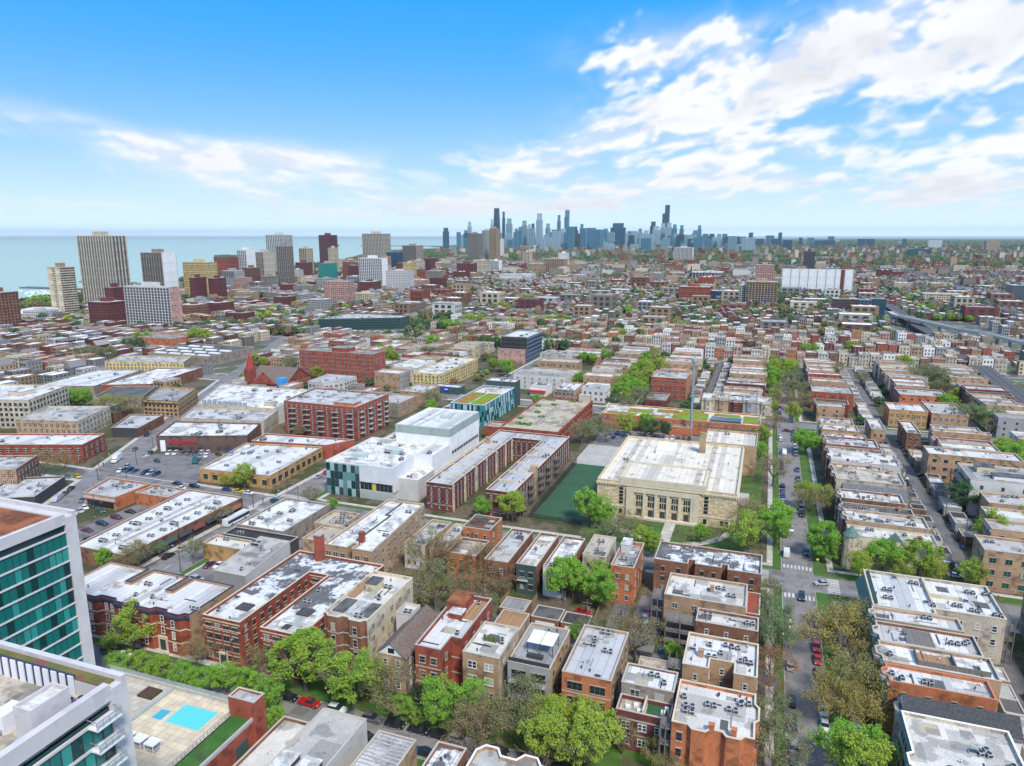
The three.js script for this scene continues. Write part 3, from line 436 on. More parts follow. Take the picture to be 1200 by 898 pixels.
{ // pool terrace on its podium
  const p = thing('pool_podium', 'beige roof terrace with blue swimming pool above brick podium', 'terrace', -109, 0, 96); p.cx = -109; p.cs = 96; reserved.push([-140, -95, 62, 109]);
  const Y = 8, deck = mat('pool paving', [0.78, 0.66, 0.48], { map: T.paving });
  part(p, 'podium_wall', wallMat('redB'), (g, X, Z) => { g.quad([X(-95), 0, Z(85)], [X(-95), 0, Z(105)], [X(-95), Y + 0.6, Z(105)], [X(-95), Y + 0.6, Z(85)]); });
  part(p, 'podium_wall', wallMat('beige'), (g, X, Z) => { g.quad([X(-138), 0, Z(108.5)], [X(-95), 0, Z(108.5)], [X(-95), Y, Z(108.5)], [X(-138), Y, Z(108.5)]); g.quad([X(-95), 0, Z(62)], [X(-95), 0, Z(85)], [X(-95), Y + 0.6, Z(85)], [X(-95), Y + 0.6, Z(62)]); });
  const pool = [[-112.2, 98.6], [-103.6, 98.6], [-103.6, 104.5], [-112.2, 104.5]], tub = [[-116, 98.6], [-113.4, 98.6], [-113.4, 101.6], [-116, 101.6]];
  part(p, 'terrace_paving', deck, (g, X, Z) => { // paving round the two basins
    const q = (a, b, c, d) => g.poly([[X(a), Z(c)], [X(b), Z(c)], [X(b), Z(d)], [X(a), Z(d)]], Y);
    q(-118.4, -100.6, 86, 98.6); q(-118.4, -100.6, 104.5, 107.4); q(-118.4, -116, 98.6, 104.5); q(-116, -113.4, 101.6, 104.5); q(-113.4, -112.2, 98.6, 104.5); q(-103.6, -100.6, 98.6, 104.5);
  });
  part(p, 'roof_terrace', mat('terrace slab', [0.6, 0.54, 0.46], { map: T.paving }), (g, X, Z) => { g.poly([[X(-138), Z(62)], [X(-118.4), Z(62)], [X(-118.4), Z(108.5)], [X(-138), Z(108.5)]], Y); g.poly([[X(-118.4), Z(62)], [X(-95), Z(62)], [X(-95), Z(86)], [X(-118.4), Z(86)]], Y); g.poly([[X(-118.4), Z(107.4)], [X(-95), Z(107.4)], [X(-95), Z(108.5)], [X(-118.4), Z(108.5)]], Y); });
  for (const [poly, n] of [[pool, 'pool'], [tub, 'hot_tub']]) {
    const b = part(p, n, mat('pool tiles', [0.2, 0.72, 0.85], { map: T.plain }), (g, X, Z) => { const r = poly.map(([x, s]) => [X(x), Z(s)]); g.poly(r, Y - 1.3); for (let i = 0; i < 4; i++) { const a = r[i], c = r[(i + 1) % 4]; g.quad([c[0], Y - 1.3, c[1]], [a[0], Y - 1.3, a[1]], [a[0], Y, a[1]], [c[0], Y, c[1]]); } });
    part(p, 'water', mat(n + ' water', n === 'pool' ? [0.12, 0.6, 0.76] : [0.07, 0.38, 0.5], { roughness: 0.06, bumpMap: T.ripple, bumpScale: 0.08 }), (g, X, Z) => g.poly(poly.map(([x, s]) => [X(x), Z(s)]), Y - 0.14), b);
    part(p, 'coping', M.lime, (g, X, Z) => { const [a, b2] = [poly[0], poly[2]]; g.box(X(a[0] - 0.3), X(a[0]), Y, Y + 0.06, Z(a[1] - 0.3), Z(b2[1] + 0.3)).box(X(b2[0]), X(b2[0] + 0.3), Y, Y + 0.06, Z(a[1] - 0.3), Z(b2[1] + 0.3)).box(X(a[0]), X(b2[0]), Y, Y + 0.06, Z(a[1] - 0.3), Z(a[1])).box(X(a[0]), X(b2[0]), Y, Y + 0.06, Z(b2[1]), Z(b2[1] + 0.3)); }, b);
  }
  part(p, 'roof_lawn', mat('roof lawn', [0.085, 0.2, 0.04], { map: T.grass }), (g, X, Z) => g.box(X(-100.2), X(-95.6), Y - 0.1, Y + 0.12, Z(86), Z(105.2)));
  part(p, 'parapet', M.concrete, (g, X, Z) => { g.box(X(-95.4), X(-94.9), Y, Y + 0.75, Z(62), Z(105)); g.box(X(-138), X(-101), Y, Y + 0.5, Z(107.9), Z(108.6)); });
  part(p, 'glass_fence', mat('fence glass', [0.5, 0.58, 0.56], { roughness: 0.15, transparent: true, opacity: 0.4 }), (g, X, Z) => { g.box(X(-138), X(-101), Y + 0.5, Y + 1.6, Z(108.2), Z(108.25)); g.box(X(-118.5), X(-118.45), Y, Y + 1.4, Z(88), Z(107.4)); });
  part(p, 'railing', M.steel, (g, X, Z) => { for (let k = 0; k <= 20; k++) g.box(X(-100.45), X(-100.38), Y, Y + 1.3, Z(86 + k) - 0.03, Z(86 + k) + 0.03); g.box(X(-100.47), X(-100.36), Y + 1.25, Y + 1.33, Z(86), Z(106)); g.box(X(-100.45), X(-100.38), Y + 0.6, Y + 0.65, Z(86), Z(106)); for (let k = 0; k < 18; k++) g.box(X(-138 + k * 2.1), X(-137.94 + k * 2.1), Y + 0.5, Y + 1.65, Z(108.15), Z(108.3)); });
  const sb = B('stair_house', '', [-101, -94.4, 104.9, 108.2], 12, { into: p, wall: 'redB', roof: 'silver', units: [0, 0, 0], par: 0.4, front: 'nw' }); void sb;
  part(p, 'garage_door', mat('green metal door', [0.05, 0.1, 0.09]), (g, X, Z) => g.box(X(-94.99), X(-94.9), 0.3, 5.6, Z(99.4), Z(103)));
  part(p, 'planting_bed', mat('bark mulch', [0.12, 0.07, 0.05], { map: T.grass }), (g, X, Z) => g.box(X(-124.5), X(-120.5), Y, Y + 0.4, Z(103), Z(106.3)));
  for (let k = 0; k < 3; k++) { const c = thing('cabana', 'white pool cabana with flat canopy on terrace', 'cabana', -114 + k * 3.2, Y, 91.2, 0, 'cabanas along the pool terrace'); const g = new GB(); for (const [x, z] of [[-1.1, -1], [1.1, -1], [-1.1, 1], [1.1, 1]]) g.box(x - 0.06, x + 0.06, 0, 1.9, z - 0.06, z + 0.06); g.mesh('posts', M.white, c); new GB().box(-1.25, 1.25, 1.9, 2.05, -1.15, 1.15, true).mesh('canopy', M.white, c); new GB().box(-0.9, 0.9, 0.05, 0.45, -0.8, 0.6).mesh('daybed', M.concrete, c); }
}
// buildings north of the front street, roofs seen from above
B('low_building', 'low white roofed garage wing next to brick podium', [-92, -85.5, 70, 111], 5, { wall: 'brown', roof: 'white', units: [0, 0, 4] });
B('brick_building', 'long grey roofed brick building with two framed roof hatches', [-82.3, -71.9, 72, 111.7], 9, { wall: 'grey', side: 'pale', roof: 'silver', front: 's', par: 0.5, units: [0, 0, 3], boxes: [[-81.6, -78.2, 92, 98, 1.0, 'dark', 'white'], [-76.8, -73.2, 93, 98, 1.0, 'dark', 'white']] });
B('ribbed_roof_building', 'tan walled building with ribbed pale metal roof and stepped gable', [-68, -59.6, 74, 110], 9, { wall: 'tan', roof: 'silver', par: 0.15, units: [0, 0, 0] });
{ const r = scene.children[scene.children.length - 1]; for (let k = 0; k < 26; k++) part(r, 'roof_rib', roofMat('silver'), (g, X, Z) => g.box(X(-67.8), X(-59.8), 9, 9.16, Z(84 + k), Z(84.18 + k))); }
B('flat_roof_house', 'narrow brick house with pale peeling roof beside parked cars', [-55, -49, 80, 110.6], 9, { wall: 'brown', roof: 'dirty', units: [0, 1, 3] });
B('flat_roof_house', 'wide house with curved parapet bays and silver roof', [[-47.2, 80], [-31.8, 80], [-31.8, 111], [-34, 111], [-35.2, 112.8], [-37.8, 112.8], [-39, 111], [-42, 111], [-43.2, 112.8], [-45.8, 112.8], [-47.2, 111]], 9, { wall: 'common', roof: 'silver', cope: M.white, units: [0, 1, 4] });
B('flat_roof_house', 'brick house with grey roof north of the tree lined corner', [-27, -16, 82, 110.5], 8.6, { wall: 'red', roof: 'silver', units: [0, 1, 3] });

// south side of the front street
{ const s = 129, b = B('courtyard_flats', 'three storey red brick flats with bright white roof and navy cornice', [...bayN(-180, -134.4, s, [[-175, 6, 1.2], [-167.5, 6, 1.2], [-156.5, 6, 1.2], [-148.5, 6, 1.2], [-139, 6, 1.2]]), [-134.4, 145.5], [-148.2, 145.5], [-148.2, 137.5], [-150.4, 137.5], [-150.4, 145.5], [-163, 145.5], [-163, 137.5], [-165, 137.5], [-165, 145.5], [-180, 145.5]], 11, { wall: 'red', side: 'common', roof: 'white', cope: M.navy, cor: M.navy, belt: [3.5, 7.2], fl: 3, det: 2, win: { n: [1.9, 1.1, 1.9] }, units: [0, 5, 6], sill: M.lime });
  for (const x of [-162, -143.7]) part(b, 'doorway', M.lime, (g, X, Z) => { g.box(X(x - 1.6), X(x + 1.6), 0.1, 3.9, Z(s), Z(s - 0.5)); }); for (const x of [-162, -143.7]) part(b, 'door', M.dark, (g, X, Z) => g.box(X(x - 0.9), X(x + 0.9), 0.1, 3.1, Z(s - 0.5), Z(s - 0.58))); }
{ const b = B('courtyard_flats', 'U shaped red brick flats round a narrow courtyard with mottled grey roof', [[-130, 129], [-118.4, 129], [-118.4, 158], [-112.2, 158], [-112.2, 129], [-100.4, 129], [-100.4, 169], [-130, 169]], 12, { wall: 'red', side: 'red', roof: 'dirty', cope: M.lime, cor: null, belt: [9.6, 11.6], front: 'ne', fl: 4, det: 2, win: { n: [2.6, 1.9, 1.5, 'pair'], w: [3.1, 1.1, 1.5], e: [3.1, 1.1, 1.5] }, units: [0, 3, 8, 1], sill: M.lime, keep: [[-127, -120, 132, 141]] });
  part(b, 'front_roofing', roofMat('white'), (g, X, Z) => { g.poly([[X(-129.6), Z(129.4)], [X(-118.8), Z(129.4)], [X(-118.8), Z(141)], [X(-129.6), Z(143)]], 12.02); g.poly([[X(-111.8), Z(129.4)], [X(-100.8), Z(129.4)], [X(-100.8), Z(139)], [X(-111.8), Z(140)]], 12.02); });
  for (const [x, s] of [[-123, 136.5], [-106.5, 139.5]]) part(b, 'skylight', M.slate, (g, X, Z) => { const a = [X(x - 1.9), Z(s - 1.6)], c = [X(x + 1.9), Z(s + 1.6)], t = [X(x), 13.3, Z(s)]; g.box(a[0], c[0], 12, 12.4, a[1], c[1]); const p = [[a[0], 12.4, a[1]], [c[0], 12.4, a[1]], [c[0], 12.4, c[1]], [a[0], 12.4, c[1]]]; for (let k = 0; k < 4; k++) g.tri(p[k], p[(k + 1) % 4], t); });
  for (const x of [-124.2, -106.3]) part(b, 'doorway', M.lime, (g, X, Z) => g.box(X(x - 1.3), X(x + 1.3), 0.1, 3.4, Z(129), Z(128.6)));
  for (const x of [-124.2, -106.3]) part(b, 'door', M.dark, (g, X, Z) => g.box(X(x - 0.8), X(x + 0.8), 0.1, 2.8, Z(128.6), Z(128.52))); }
{ const c = thing('brick_chimney', 'tall free standing red brick chimney stack behind courtyard flats', 'chimney', -121, 0, 167); new GB().box(-1.1, 1.1, 0, 20, -1.1, 1.1).mesh('stack', wallMat('redB'), c); new GB().box(-1.25, 1.25, 20, 20.4, -1.25, 1.25).mesh('cap', M.concrete, c); }
{ const b = B('apartment_house', 'brown brick fronted house with cream side walls and roof decks', [...bayN(-99.2, -86.8, 137, [[-96, 4.4, 0.9], [-89.8, 4.4, 0.9]]), [-86.8, 161], [-99.2, 161]], 14.2, { wall: 'brown', side: 'cream', roof: 'white', cor: null, belt: [3.4, 7, 10.4], fl: 4, det: 2, win: { n: [1.75, 1.2, 1.9], w: [4.2, 1.4, 1.5, 'pair'] }, units: [0, 4, 4], cope: M.lime, boxes: [[-95.6, -92.4, 151, 155, 2.4, 'cream', 'dark']] });
  for (let k = 0; k < 3; k++) part(b, 'deck_panel', roofMat(k === 1 ? 'silver' : 'dark'), (g, X, Z) => g.box(X(-98.4 + k * 3.9), X(-95 + k * 3.9), 14.2, 14.5, Z(139.5), Z(146)));
  part(b, 'wood_deck', M.wood, (g, X, Z) => g.box(X(-98.6), X(-96.4), 14.2, 14.5, Z(147), Z(158))); }
{ const b = B('gabled_house', 'wooden house with steep brown shingle roof and white gable', [-82, -74.6, 133.5, 152], 9.6, { wall: 'tan', side: 'taupe', roof: 'dark', par: 0, fl: 3, det: 2, win: { n: [2.3, 1.2, 1.7], w: [4, 1, 1.5] }, units: [0, 0, 0] });
  gable(b, -82, -74.6, 133.5, 152, 9.7, 13, 's', M.shingle, M.white, 0.5);
  part(b, 'attic_window', M.glass, (g, X, Z) => g.box(X(-79.1), X(-77.5), 10.2, 11.4, Z(133.5), Z(133.4)));
  for (const s of [139, 143.5]) part(b, 'skylight', M.glassB, (g, X, Z) => { g.quad([X(-76.9), 11.75, Z(s)], [X(-75.9), 10.86, Z(s)], [X(-75.9), 10.86, Z(s + 1.2)], [X(-76.9), 11.75, Z(s + 1.2)]); });
  B('', '', [-84.4, -80.2, 147, 152.5], 11.6, { into: b, wall: 'pale', roof: 'white', units: [0, 1, 1] }); }
{ const b = B('three_flat', 'red brick three flat with stepped front and white roof', [[-72.2, 134], [-65.6, 134], [-65.6, 140], [-63, 140], [-63, 160], [-72.8, 160]], 12.4, { wall: 'redB', side: 'red', roof: 'white', fl: 3, det: 2, belt: [4, 8], win: { n: [2.1, 1.6, 1.7], w: [4.5, 1, 1.5] }, units: [0, 2, 3], par: 1.0, cope: M.concrete, boxes: [[-72.3, -67.5, 152, 158.5, 2.6, 'redB', 'terra'], [-70.5, -67, 149, 152, 1.5, 'red', 'white']] });
  part(b, 'wood_deck', M.wood, (g, X, Z) => g.box(X(-67.2), X(-63.4), 12.4, 12.6, Z(150), Z(159.5))); }
{ const b = B('three_flat', 'brick three flat with plain white roof and row of planters', [-61.2, -52.2, 136.5, 150.5], 12, { wall: 'common', side: 'beige', roof: 'white', fl: 3, det: 2, win: { n: [3.6, 2.2, 1.8, 'pair'], w: [5, 0.9, 1.4] }, units: [0, 2, 2], par: 0.5 });
  for (let k = 0; k < 4; k++) part(b, 'planter', mat('planter shrub', [0.12, 0.13, 0.05]), (g, X, Z) => { g.box(X(-58.6 + k * 0.9), X(-58 + k * 0.9), 12, 13.5, Z(143), Z(143.6)); });
  B('', '', [-61, -53.6, 150.9, 163.5], 8, { into: b, wall: 'tan', roofMat: M.wood, units: [0, 0, 0], fl: 2, par: 1.0 }); }
{ const b = B('modern_house', 'grey three storey house with roof deck, white pergola and dark railings', [-50.2, -40.2, 137, 154.5], 11.6, { wall: 'grey', side: 'tan', roof: 'grey', fl: 3, det: 2, style: 'trip', win: { n: [4.4, 3.4, 2.1], w: [5, 0.9, 1.4] }, frame: M.dark, units: [0, 1, 1], par: 0.5, keep: [[-49, -41, 138, 150]] });
  part(b, 'pergola', M.dark, (g, X, Z) => { for (const [x, s] of [[-47.2, 142.5], [-44.2, 142.5], [-41.2, 142.5], [-47.2, 147.6], [-41.2, 147.6]]) g.box(X(x) - 0.08, X(x) + 0.08, 11.6, 14.5, Z(s) - 0.08, Z(s) + 0.08); });
  for (const x of [-47.3, -44.1]) part(b, 'canopy', M.white, (g, X, Z) => g.box(X(x), X(x + 3), 14.5, 14.65, Z(142.3), Z(147.8), true));
  part(b, 'railing', M.dark, (g, X, Z) => { g.box(X(-50), X(-40.4), 12.2, 13.2, Z(137.2), Z(137.3)); for (let k = 0; k < 8; k++) g.box(X(-50 + k * 1.37), X(-49.9 + k * 1.37), 11.6, 13.2, Z(137.1), Z(137.2)); });
  for (let f = 1; f < 3; f++) { const bl = part(b, 'balcony', M.concrete, (g, X, Z) => g.box(X(-49.6), X(-40.8), f * 3.7 + 0.3, f * 3.7 + 0.55, Z(135.6), Z(137), true)); part(b, 'rail', M.dark, (g, X, Z) => { g.box(X(-49.6), X(-40.8), f * 3.7 + 1.5, f * 3.7 + 1.6, Z(135.65), Z(135.7)); for (let k = 0; k < 12; k++) g.box(X(-49.6 + k * 0.8), X(-49.55 + k * 0.8), f * 3.7 + 0.5, f * 3.7 + 1.6, Z(135.65), Z(135.7)); }, bl); }
  part(b, 'sofa', M.dark, (g, X, Z) => g.box(X(-46.8), X(-43), 11.7, 12.5, Z(140.5), Z(141.5))); }
B('three_flat', 'orange brown brick three flat with low gabled parapet and grey roof', [-37.2, -26.2, 136.5, 157], 12.2, { wall: 'orange', side: 'common', roof: 'silver', fl: 3, det: 2, style: 'trip', win: { n: [4.8, 3.4, 1.9], w: [4.4, 1, 1.5] }, units: [0, 4, 3, 1], par: 0.6, belt: [4.2, 8] });
{ const b = B('townhouse', 'brick townhouse pair with front roof terraces and green lawn square', [-24.2, -13, 138, 145.5], 11.8, { wall: 'taupe', side: 'brown', roof: 'white', fl: 1, base: 8.6, det: 2, win: { n: [5, 2, 2.1, 'pair'] }, units: [0, 2, 2], par: 0.4 });
  B('', '', [-24.2, -13, 132.6, 138], 8.5, { into: b, wall: 'maroon', roof: 'tan', fl: 2, det: 2, belt: [3.9, 7.4], win: { n: [2.7, 1.8, 1.6, 'pair'], w: [3, 0.9, 1.3] }, units: [0, 0, 0], par: 0.9 });
  part(b, 'terrace_lawn', M.turf, (g, X, Z) => g.box(X(-18.2), X(-13.5), 8.5, 8.58, Z(133.2), Z(137.6)));
  part(b, 'terrace_wall', M.lime, (g, X, Z) => g.box(X(-18.8), X(-18.4), 8.5, 10.2, Z(132.8), Z(138)));
  for (const [x, s] of [[-22.6, 134.5], [-21, 135.5], [-20, 133.8], [-15.2, 135], [-14.6, 136.4]]) part(b, 'patio_seat', M.white, (g, X, Z) => g.box(X(x), X(x + 0.9), 8.55, 9.1, Z(s), Z(s + 0.9))); }
{ const b = B('corner_flats', 'orange red brick corner flats with angled bays and pale roof', [...bayN(-12.2, 3.4, 128, [[-7, 4.2, 1.1], [-0.5, 4.2, 1.1]]), [3.4, 133], [4.2, 134], [4.2, 138], [3.4, 139], [3.4, 142.5], [-12.2, 142.5]], 12, { wall: 'orange', side: 'orange', roof: 'white', front: 'nw', fl: 3, det: 2, win: { n: [2.3, 1.1, 1.9], w: [2.4, 1.1, 1.7] }, sill: M.lime, units: [0, 7, 9], chim: [[-4.6, 128.4, 1.6, 1, 'orange'], [-0.4, 128.4, 1.6, 1, 'orange']], cope: M.lime });
  porch(b, -14.4, -12.3, 128.4, 132, 3, 3.7); }
{ const b = B('corner_flats', 'tan brick flats with bright white roof and garden notch', [[-12.6, 150.5], [-6.8, 150.5], [-6.8, 154.6], [-1.4, 154.6], [-1.4, 150.5], [3.6, 150.5], [3.6, 164.5], [-12.6, 164.5]], 10.8, { wall: 'common', roof: 'white', front: 'w', fl: 3, det: 2, win: { n: [4, 1, 1.5], w: [2.4, 1.1, 1.6] }, units: [0, 8, 8, 1], chim: [[-9, 156, 1.6, 1.2, 'common']], cope: M.lime }); porch(b, -16, -12.8, 151, 155, 3, 3.4); }
{ const b = B('corner_flats', 'small brick flats with narrow pale roof beside the pavement', [-11.8, 3.5, 173.6, 180.6], 9, { wall: 'tan', side: 'brown', roof: 'silver', front: 'w', fl: 3, det: 2, win: { n: [4.2, 1, 1.4], w: [2.6, 1.2, 1.5] }, units: [0, 2, 4] }); porch(b, -19.5, -12, 174, 179, 3, 2.9); }
{ const b = B('corner_flats', 'tan brick flats with long white roof and red tiled front', [-21, 0.2, 181.6, 195], 10.8, { wall: 'common', roof: 'white', front: 'w', fl: 3, det: 2, win: { n: [4.6, 1.4, 1.5, 'pair'] }, units: [0, 2, 4], chim: [[-9, 189, 1.5, 1, 'common']] });
  B('', '', [0.2, 3.7, 182.2, 194.4], 9.4, { into: b, wall: 'red', roofMat: mat('red tiles', [0.42, 0.09, 0.05], { map: T.shingle }), fl: 3, det: 2, win: { w: [2.8, 1.3, 1.6], n: [2.4, 1.1, 1.5] }, units: [0, 0, 0], par: 0.2 }); porch(b, -24.4, -21.2, 182, 188, 3, 3.4); }
{ const b = B('corner_flats', 'brick flats with blackened patchy roof facing the school', [[-27, 203], [-17, 203], [-17, 206], [-15, 206], [-15, 203.6], [-7.4, 203.6], [-7.4, 206], [-5.6, 206], [-5.6, 203], [3.8, 203], [3.8, 216.5], [-27, 216.5]], 10.6, { wall: 'common', side: 'brown', roof: 'dirty', front: 'w', fl: 3, det: 2, win: { n: [3.2, 1.1, 1.5], w: [2.4, 1.2, 1.6] }, units: [0, 2, 5] }); void b; }
// houses between the alley and the school street
B('narrow_house', 'narrow bright orange brick house with roof deck at alley end', [-38.2, -31.4, 193, 211.5], 11, { wall: 'orange', roof: 'grey', side: 'orange', fl: 3, det: 2, win: { n: [2.8, 1.2, 1.5], w: [4.6, 1, 1.4] }, units: [0, 2, 1], par: 1, boxes: [[-37.6, -34.8, 205, 210, 2.5, 'pale', 'white']] });
B('narrow_house', 'narrow house with weathered tan roof between white and orange houses', [-49, -41.6, 202, 218], 9, { wall: 'beige', roof: 'tan', fl: 2, det: 2, win: { n: [3, 1.1, 1.5] }, units: [0, 2, 3] });
B('narrow_house', 'white painted narrow house with white roof', [-58.2, -51, 190, 213.5], 9, { wall: 'white', side: 'brown', roof: 'white', fl: 2, det: 2, win: { n: [3, 1.9, 1.5, 'pair'] }, units: [0, 1, 2] });
{ const b = B('narrow_house', 'dark green clapboard house with bright white roof', [-66.4, -60, 189, 213.5], 9, { wall: 'green', side: 'brown', roof: 'white', fl: 2, det: 2, win: { n: [2.8, 1.4, 1.6] }, frame: M.dark, units: [0, 1, 2] }); part(b, 'balcony', M.concrete, (g, X, Z) => g.box(X(-66), X(-62.6), 4.6, 4.8, Z(188), Z(189), true).box(X(-66), X(-62.6), 5.6, 5.7, Z(188), Z(188.06))); }
B('narrow_house', 'brown brick house with grey roof half hidden by budding trees', [-76.6, -69, 188.5, 213.5], 9, { wall: 'brown', roof: 'silver', fl: 2, det: 2, win: { n: [3, 1.1, 1.6] }, units: [0, 1, 3] });
B('narrow_house', 'red brick house with dark roof near the school street', [-92, -82, 207, 218.5], 10, { wall: 'orange', roof: 'dark', fl: 3, det: 2, win: { n: [3, 1.1, 1.5], w: [4, 1, 1.4] }, units: [0, 2, 2], boxes: [[-90, -86, 211, 215, 1.6, 'brown', 'dark']] });
B('narrow_house', 'rust brick coach house behind bare brown trees', [-91, -81, 192, 204], 7.6, { wall: 'orange', side: 'brown', roof: 'tan', fl: 2, win: { n: [3, 1.1, 1.5] }, units: [0, 0, 2] });
B('narrow_house', 'small white clapboard house with row of upper windows', [-106.5, -99, 192.5, 213.5], 8, { wall: 'white', side: 'common', roof: 'silver', fl: 2, det: 2, win: { n: [2, 1.1, 1.4] }, units: [0, 1, 2] });
B('narrow_house', 'small cream house squeezed beside the white clapboard house', [-97.6, -92.8, 193, 214], 7.6, { wall: 'cream', roof: 'silver', fl: 2, det: 2, win: { n: [2.2, 1, 1.4] }, units: [0, 1, 2] });
{ const b = B('long_flats', 'long tan brick flats with white roof split by dark seam', [[-127, 177.5], [-118.4, 177.5], [-118.4, 181], [-116.8, 181], [-116.8, 177.5], [-109.6, 177.5], [-112.4, 219], [-127, 219]], 11, { wall: 'common', side: 'tan', roof: 'white', fl: 3, det: 2, win: { n: [2.6, 1.7, 1.5, 'pair'], w: [4.5, 1.8, 1.5, 'pair'] }, units: [0, 2, 6], chim: [[-117, 184, 3.2, 1.5, 'red']] });
  part(b, 'roof_seam', M.dark, (g, X, Z) => { g.box(X(-119.3), X(-118.9), 11, 11.35, Z(184), Z(206)); g.box(X(-121.2), X(-118.9), 11, 11.35, Z(206), Z(206.4)); g.box(X(-121.2), X(-120.8), 11, 11.35, Z(206.4), Z(218)); }); }
for (const [x0, x1, s0, s1, h, rk] of [[-66, -58.5, 173.5, 180, 3.2, 'grey'], [-56, -48, 172, 178.5, 3.2, 'dark'], [-47.5, -40, 172, 178, 3, 'black'], [-81, -74, 173, 179, 3, 'dark'], [-100, -92, 172.5, 178.5, 3, 'tan'], [-107.5, -101, 173, 179, 3, 'white'], [-49, -43, 158.5, 164.5, 4.6, 'black'], [-38, -31, 158, 164.5, 3.2, 'silver'], [-24, -17, 157, 163, 3.2, 'tan']]) { const b = B('garage', `single storey alley garage with ${{ grey: 'grey', dark: 'charcoal', black: 'black', tan: 'tan', white: 'white', silver: 'silver' }[rk]} roof`, [x0, x1, s0, s1], h, { cat: 'garage', wall: 'brown', roof: rk, par: 0.15, fl: 1, units: [0, 0, 0], group: 'garages along the alleys' }); part(b, 'garage_door', M.white, (g, X, Z) => g.box(X(x0 + 1.2), X(x1 - 1.2), 0.1, 2.3, Z(s0), Z(s0 - 0.08))); }
// between the shopping street and the courtyard flats
B('warehouse', 'grey walled warehouse with long pale roof behind courtyard flats', [[-153.5, 158], [-141.4, 158], [-144.6, 183.5], [-156.5, 183.5]], 7, { wall: 'grey', side: 'pale', roof: 'silver', par: 0.3, units: [1, 2, 3] });
B('shop', 'low tan brick shop with bright white roof beside the yard', [-174, -157.4, 175.5, 182.5], 5, { wall: 'ochre', side: 'tan', roof: 'white', units: [0, 1, 3] });
B('shop', 'low shop with black tar roof behind white roofed shop', [-172.4, -146, 183.6, 190], 5.2, { wall: 'dark', roof: 'black', units: [0, 1, 2] });
B('shop', 'low shop row with wide pale roof on the shopping street', [-172.4, -152.5, 190.5, 218.5], 6, { wall: 'beige', side: 'taupe', roof: 'white', front: 'e', units: [1, 6, 6] });
{ const b = B('walled_yard', 'walled storage yard full of building materials behind tan wall', [-151, -139.5, 206, 231 - 12], 3.4, { wall: 'tan', roof: 'tan', par: 0.8, units: [0, 6, 4] }); void b; }
B('shop', 'small brick shop with tan roof beside the storage yard', [-144.5, -131, 190, 203], 5, { wall: 'tan', roof: 'tan', units: [0, 2, 3] });
// across the shopping street
{ const b = B('shop_parade', 'long low shop parade with white roof dotted with air conditioners', [[-212, 159], [-190.2, 159], [-190.2, 214.5], [-217, 214.5]], 5.4, { wall: 'brown', side: 'brown', roof: 'white', rv: 2, units: [0, 3, 12], par: 0.5, spots: [...Array(9).keys()].flatMap((k) => [[-206.6 - k * 0.35, 165 + k * 5, k % 3 ? 0 : 1], [-205.2 - k * 0.35, 165.4 + k * 5, 0], [-195.4, 163 + k * 5.4, k % 4 ? 0 : 1], [-194, 163.3 + k * 5.4, 0]]) });
  const cols = ['blue', 'dark', 'green', 'dark', 'maroon', 'dark', 'blue', 'brown'];
  for (let k = 0; k < 8; k++) { part(b, 'shop_front', M.glass, (g, X, Z) => g.box(X(-190.2), X(-190.1), 0.4, 3.1, Z(161 + k * 6.6), Z(166.6 + k * 6.6))); part(b, 'awning', wallMat(cols[k]), (g, X, Z) => { const a = Z(161 + k * 6.6), c = Z(166.6 + k * 6.6); g.quad([X(-190.1), 4.2, a], [X(-188.9), 3.2, a], [X(-188.9), 3.2, c], [X(-190.1), 4.2, c]); g.quad([X(-188.9), 3.2, a], [X(-188.9), 2.9, a], [X(-188.9), 2.9, c], [X(-188.9), 3.2, c]); }); }
  part(b, 'roof_divider', M.concrete, (g, X, Z) => g.box(X(-200.6), X(-200), 5.4, 5.9, Z(168), Z(205))); }
B('kiosk', 'small low kiosk with white canopy roof in front of shop parade', [-219, -211.5, 150, 157], 3.4, { wall: 'blue', roof: 'white', units: [0, 0, 1], par: 0.2, cat: 'kiosk' });
{ const b = B('diner', 'orange brick corner shop with grey roof and red striped fascia', [[-255, 198], [-238.4, 198], [-238.4, 215.5], [-261, 215.5]], 4.8, { wall: 'common', side: 'orange', roof: 'silver', units: [1, 6, 5] });
  part(b, 'fascia', mat('fascia', [0.55, 0.4, 0.38]), (g, X, Z) => g.box(X(-254.8), X(-238.5), 3.6, 4.4, Z(198), Z(197.6))); part(b, 'fascia_stripe', wallMat('red'), (g, X, Z) => g.box(X(-254.8), X(-238.5), 3.3, 3.6, Z(198), Z(197.55))); part(b, 'shop_front', M.glass, (g, X, Z) => g.box(X(-253.5), X(-239.5), 0.5, 3.1, Z(198), Z(197.9))); }
B('shop', 'small low brick shop between diner and shop parade', [-236.5, -219.5, 206, 216], 4.4, { wall: 'orange', roof: 'silver', units: [1, 4, 4] });
{ const b = B('brick_corner_store', 'low ochre brick corner store with broad white roof', [[-232, 236.5], [-196.4, 239], [-200, 283], [-240, 276]], 5.4, { wall: 'ochre', side: 'ochre', roof: 'white', fl: 1, win: { n: [4.4, 2.2, 2.4], w: [4.4, 2.6, 2.6] }, units: [2, 10, 8], chim: [[-205, 238.4, 2.2, 2, 'ochre']] });
  B('', '', [[-238, 278], [-198.6, 284], [-190.6, 297], [-240, 292]], 6.2, { into: b, wall: 'redB', side: 'redB', roof: 'white', units: [2, 3, 4] }); }
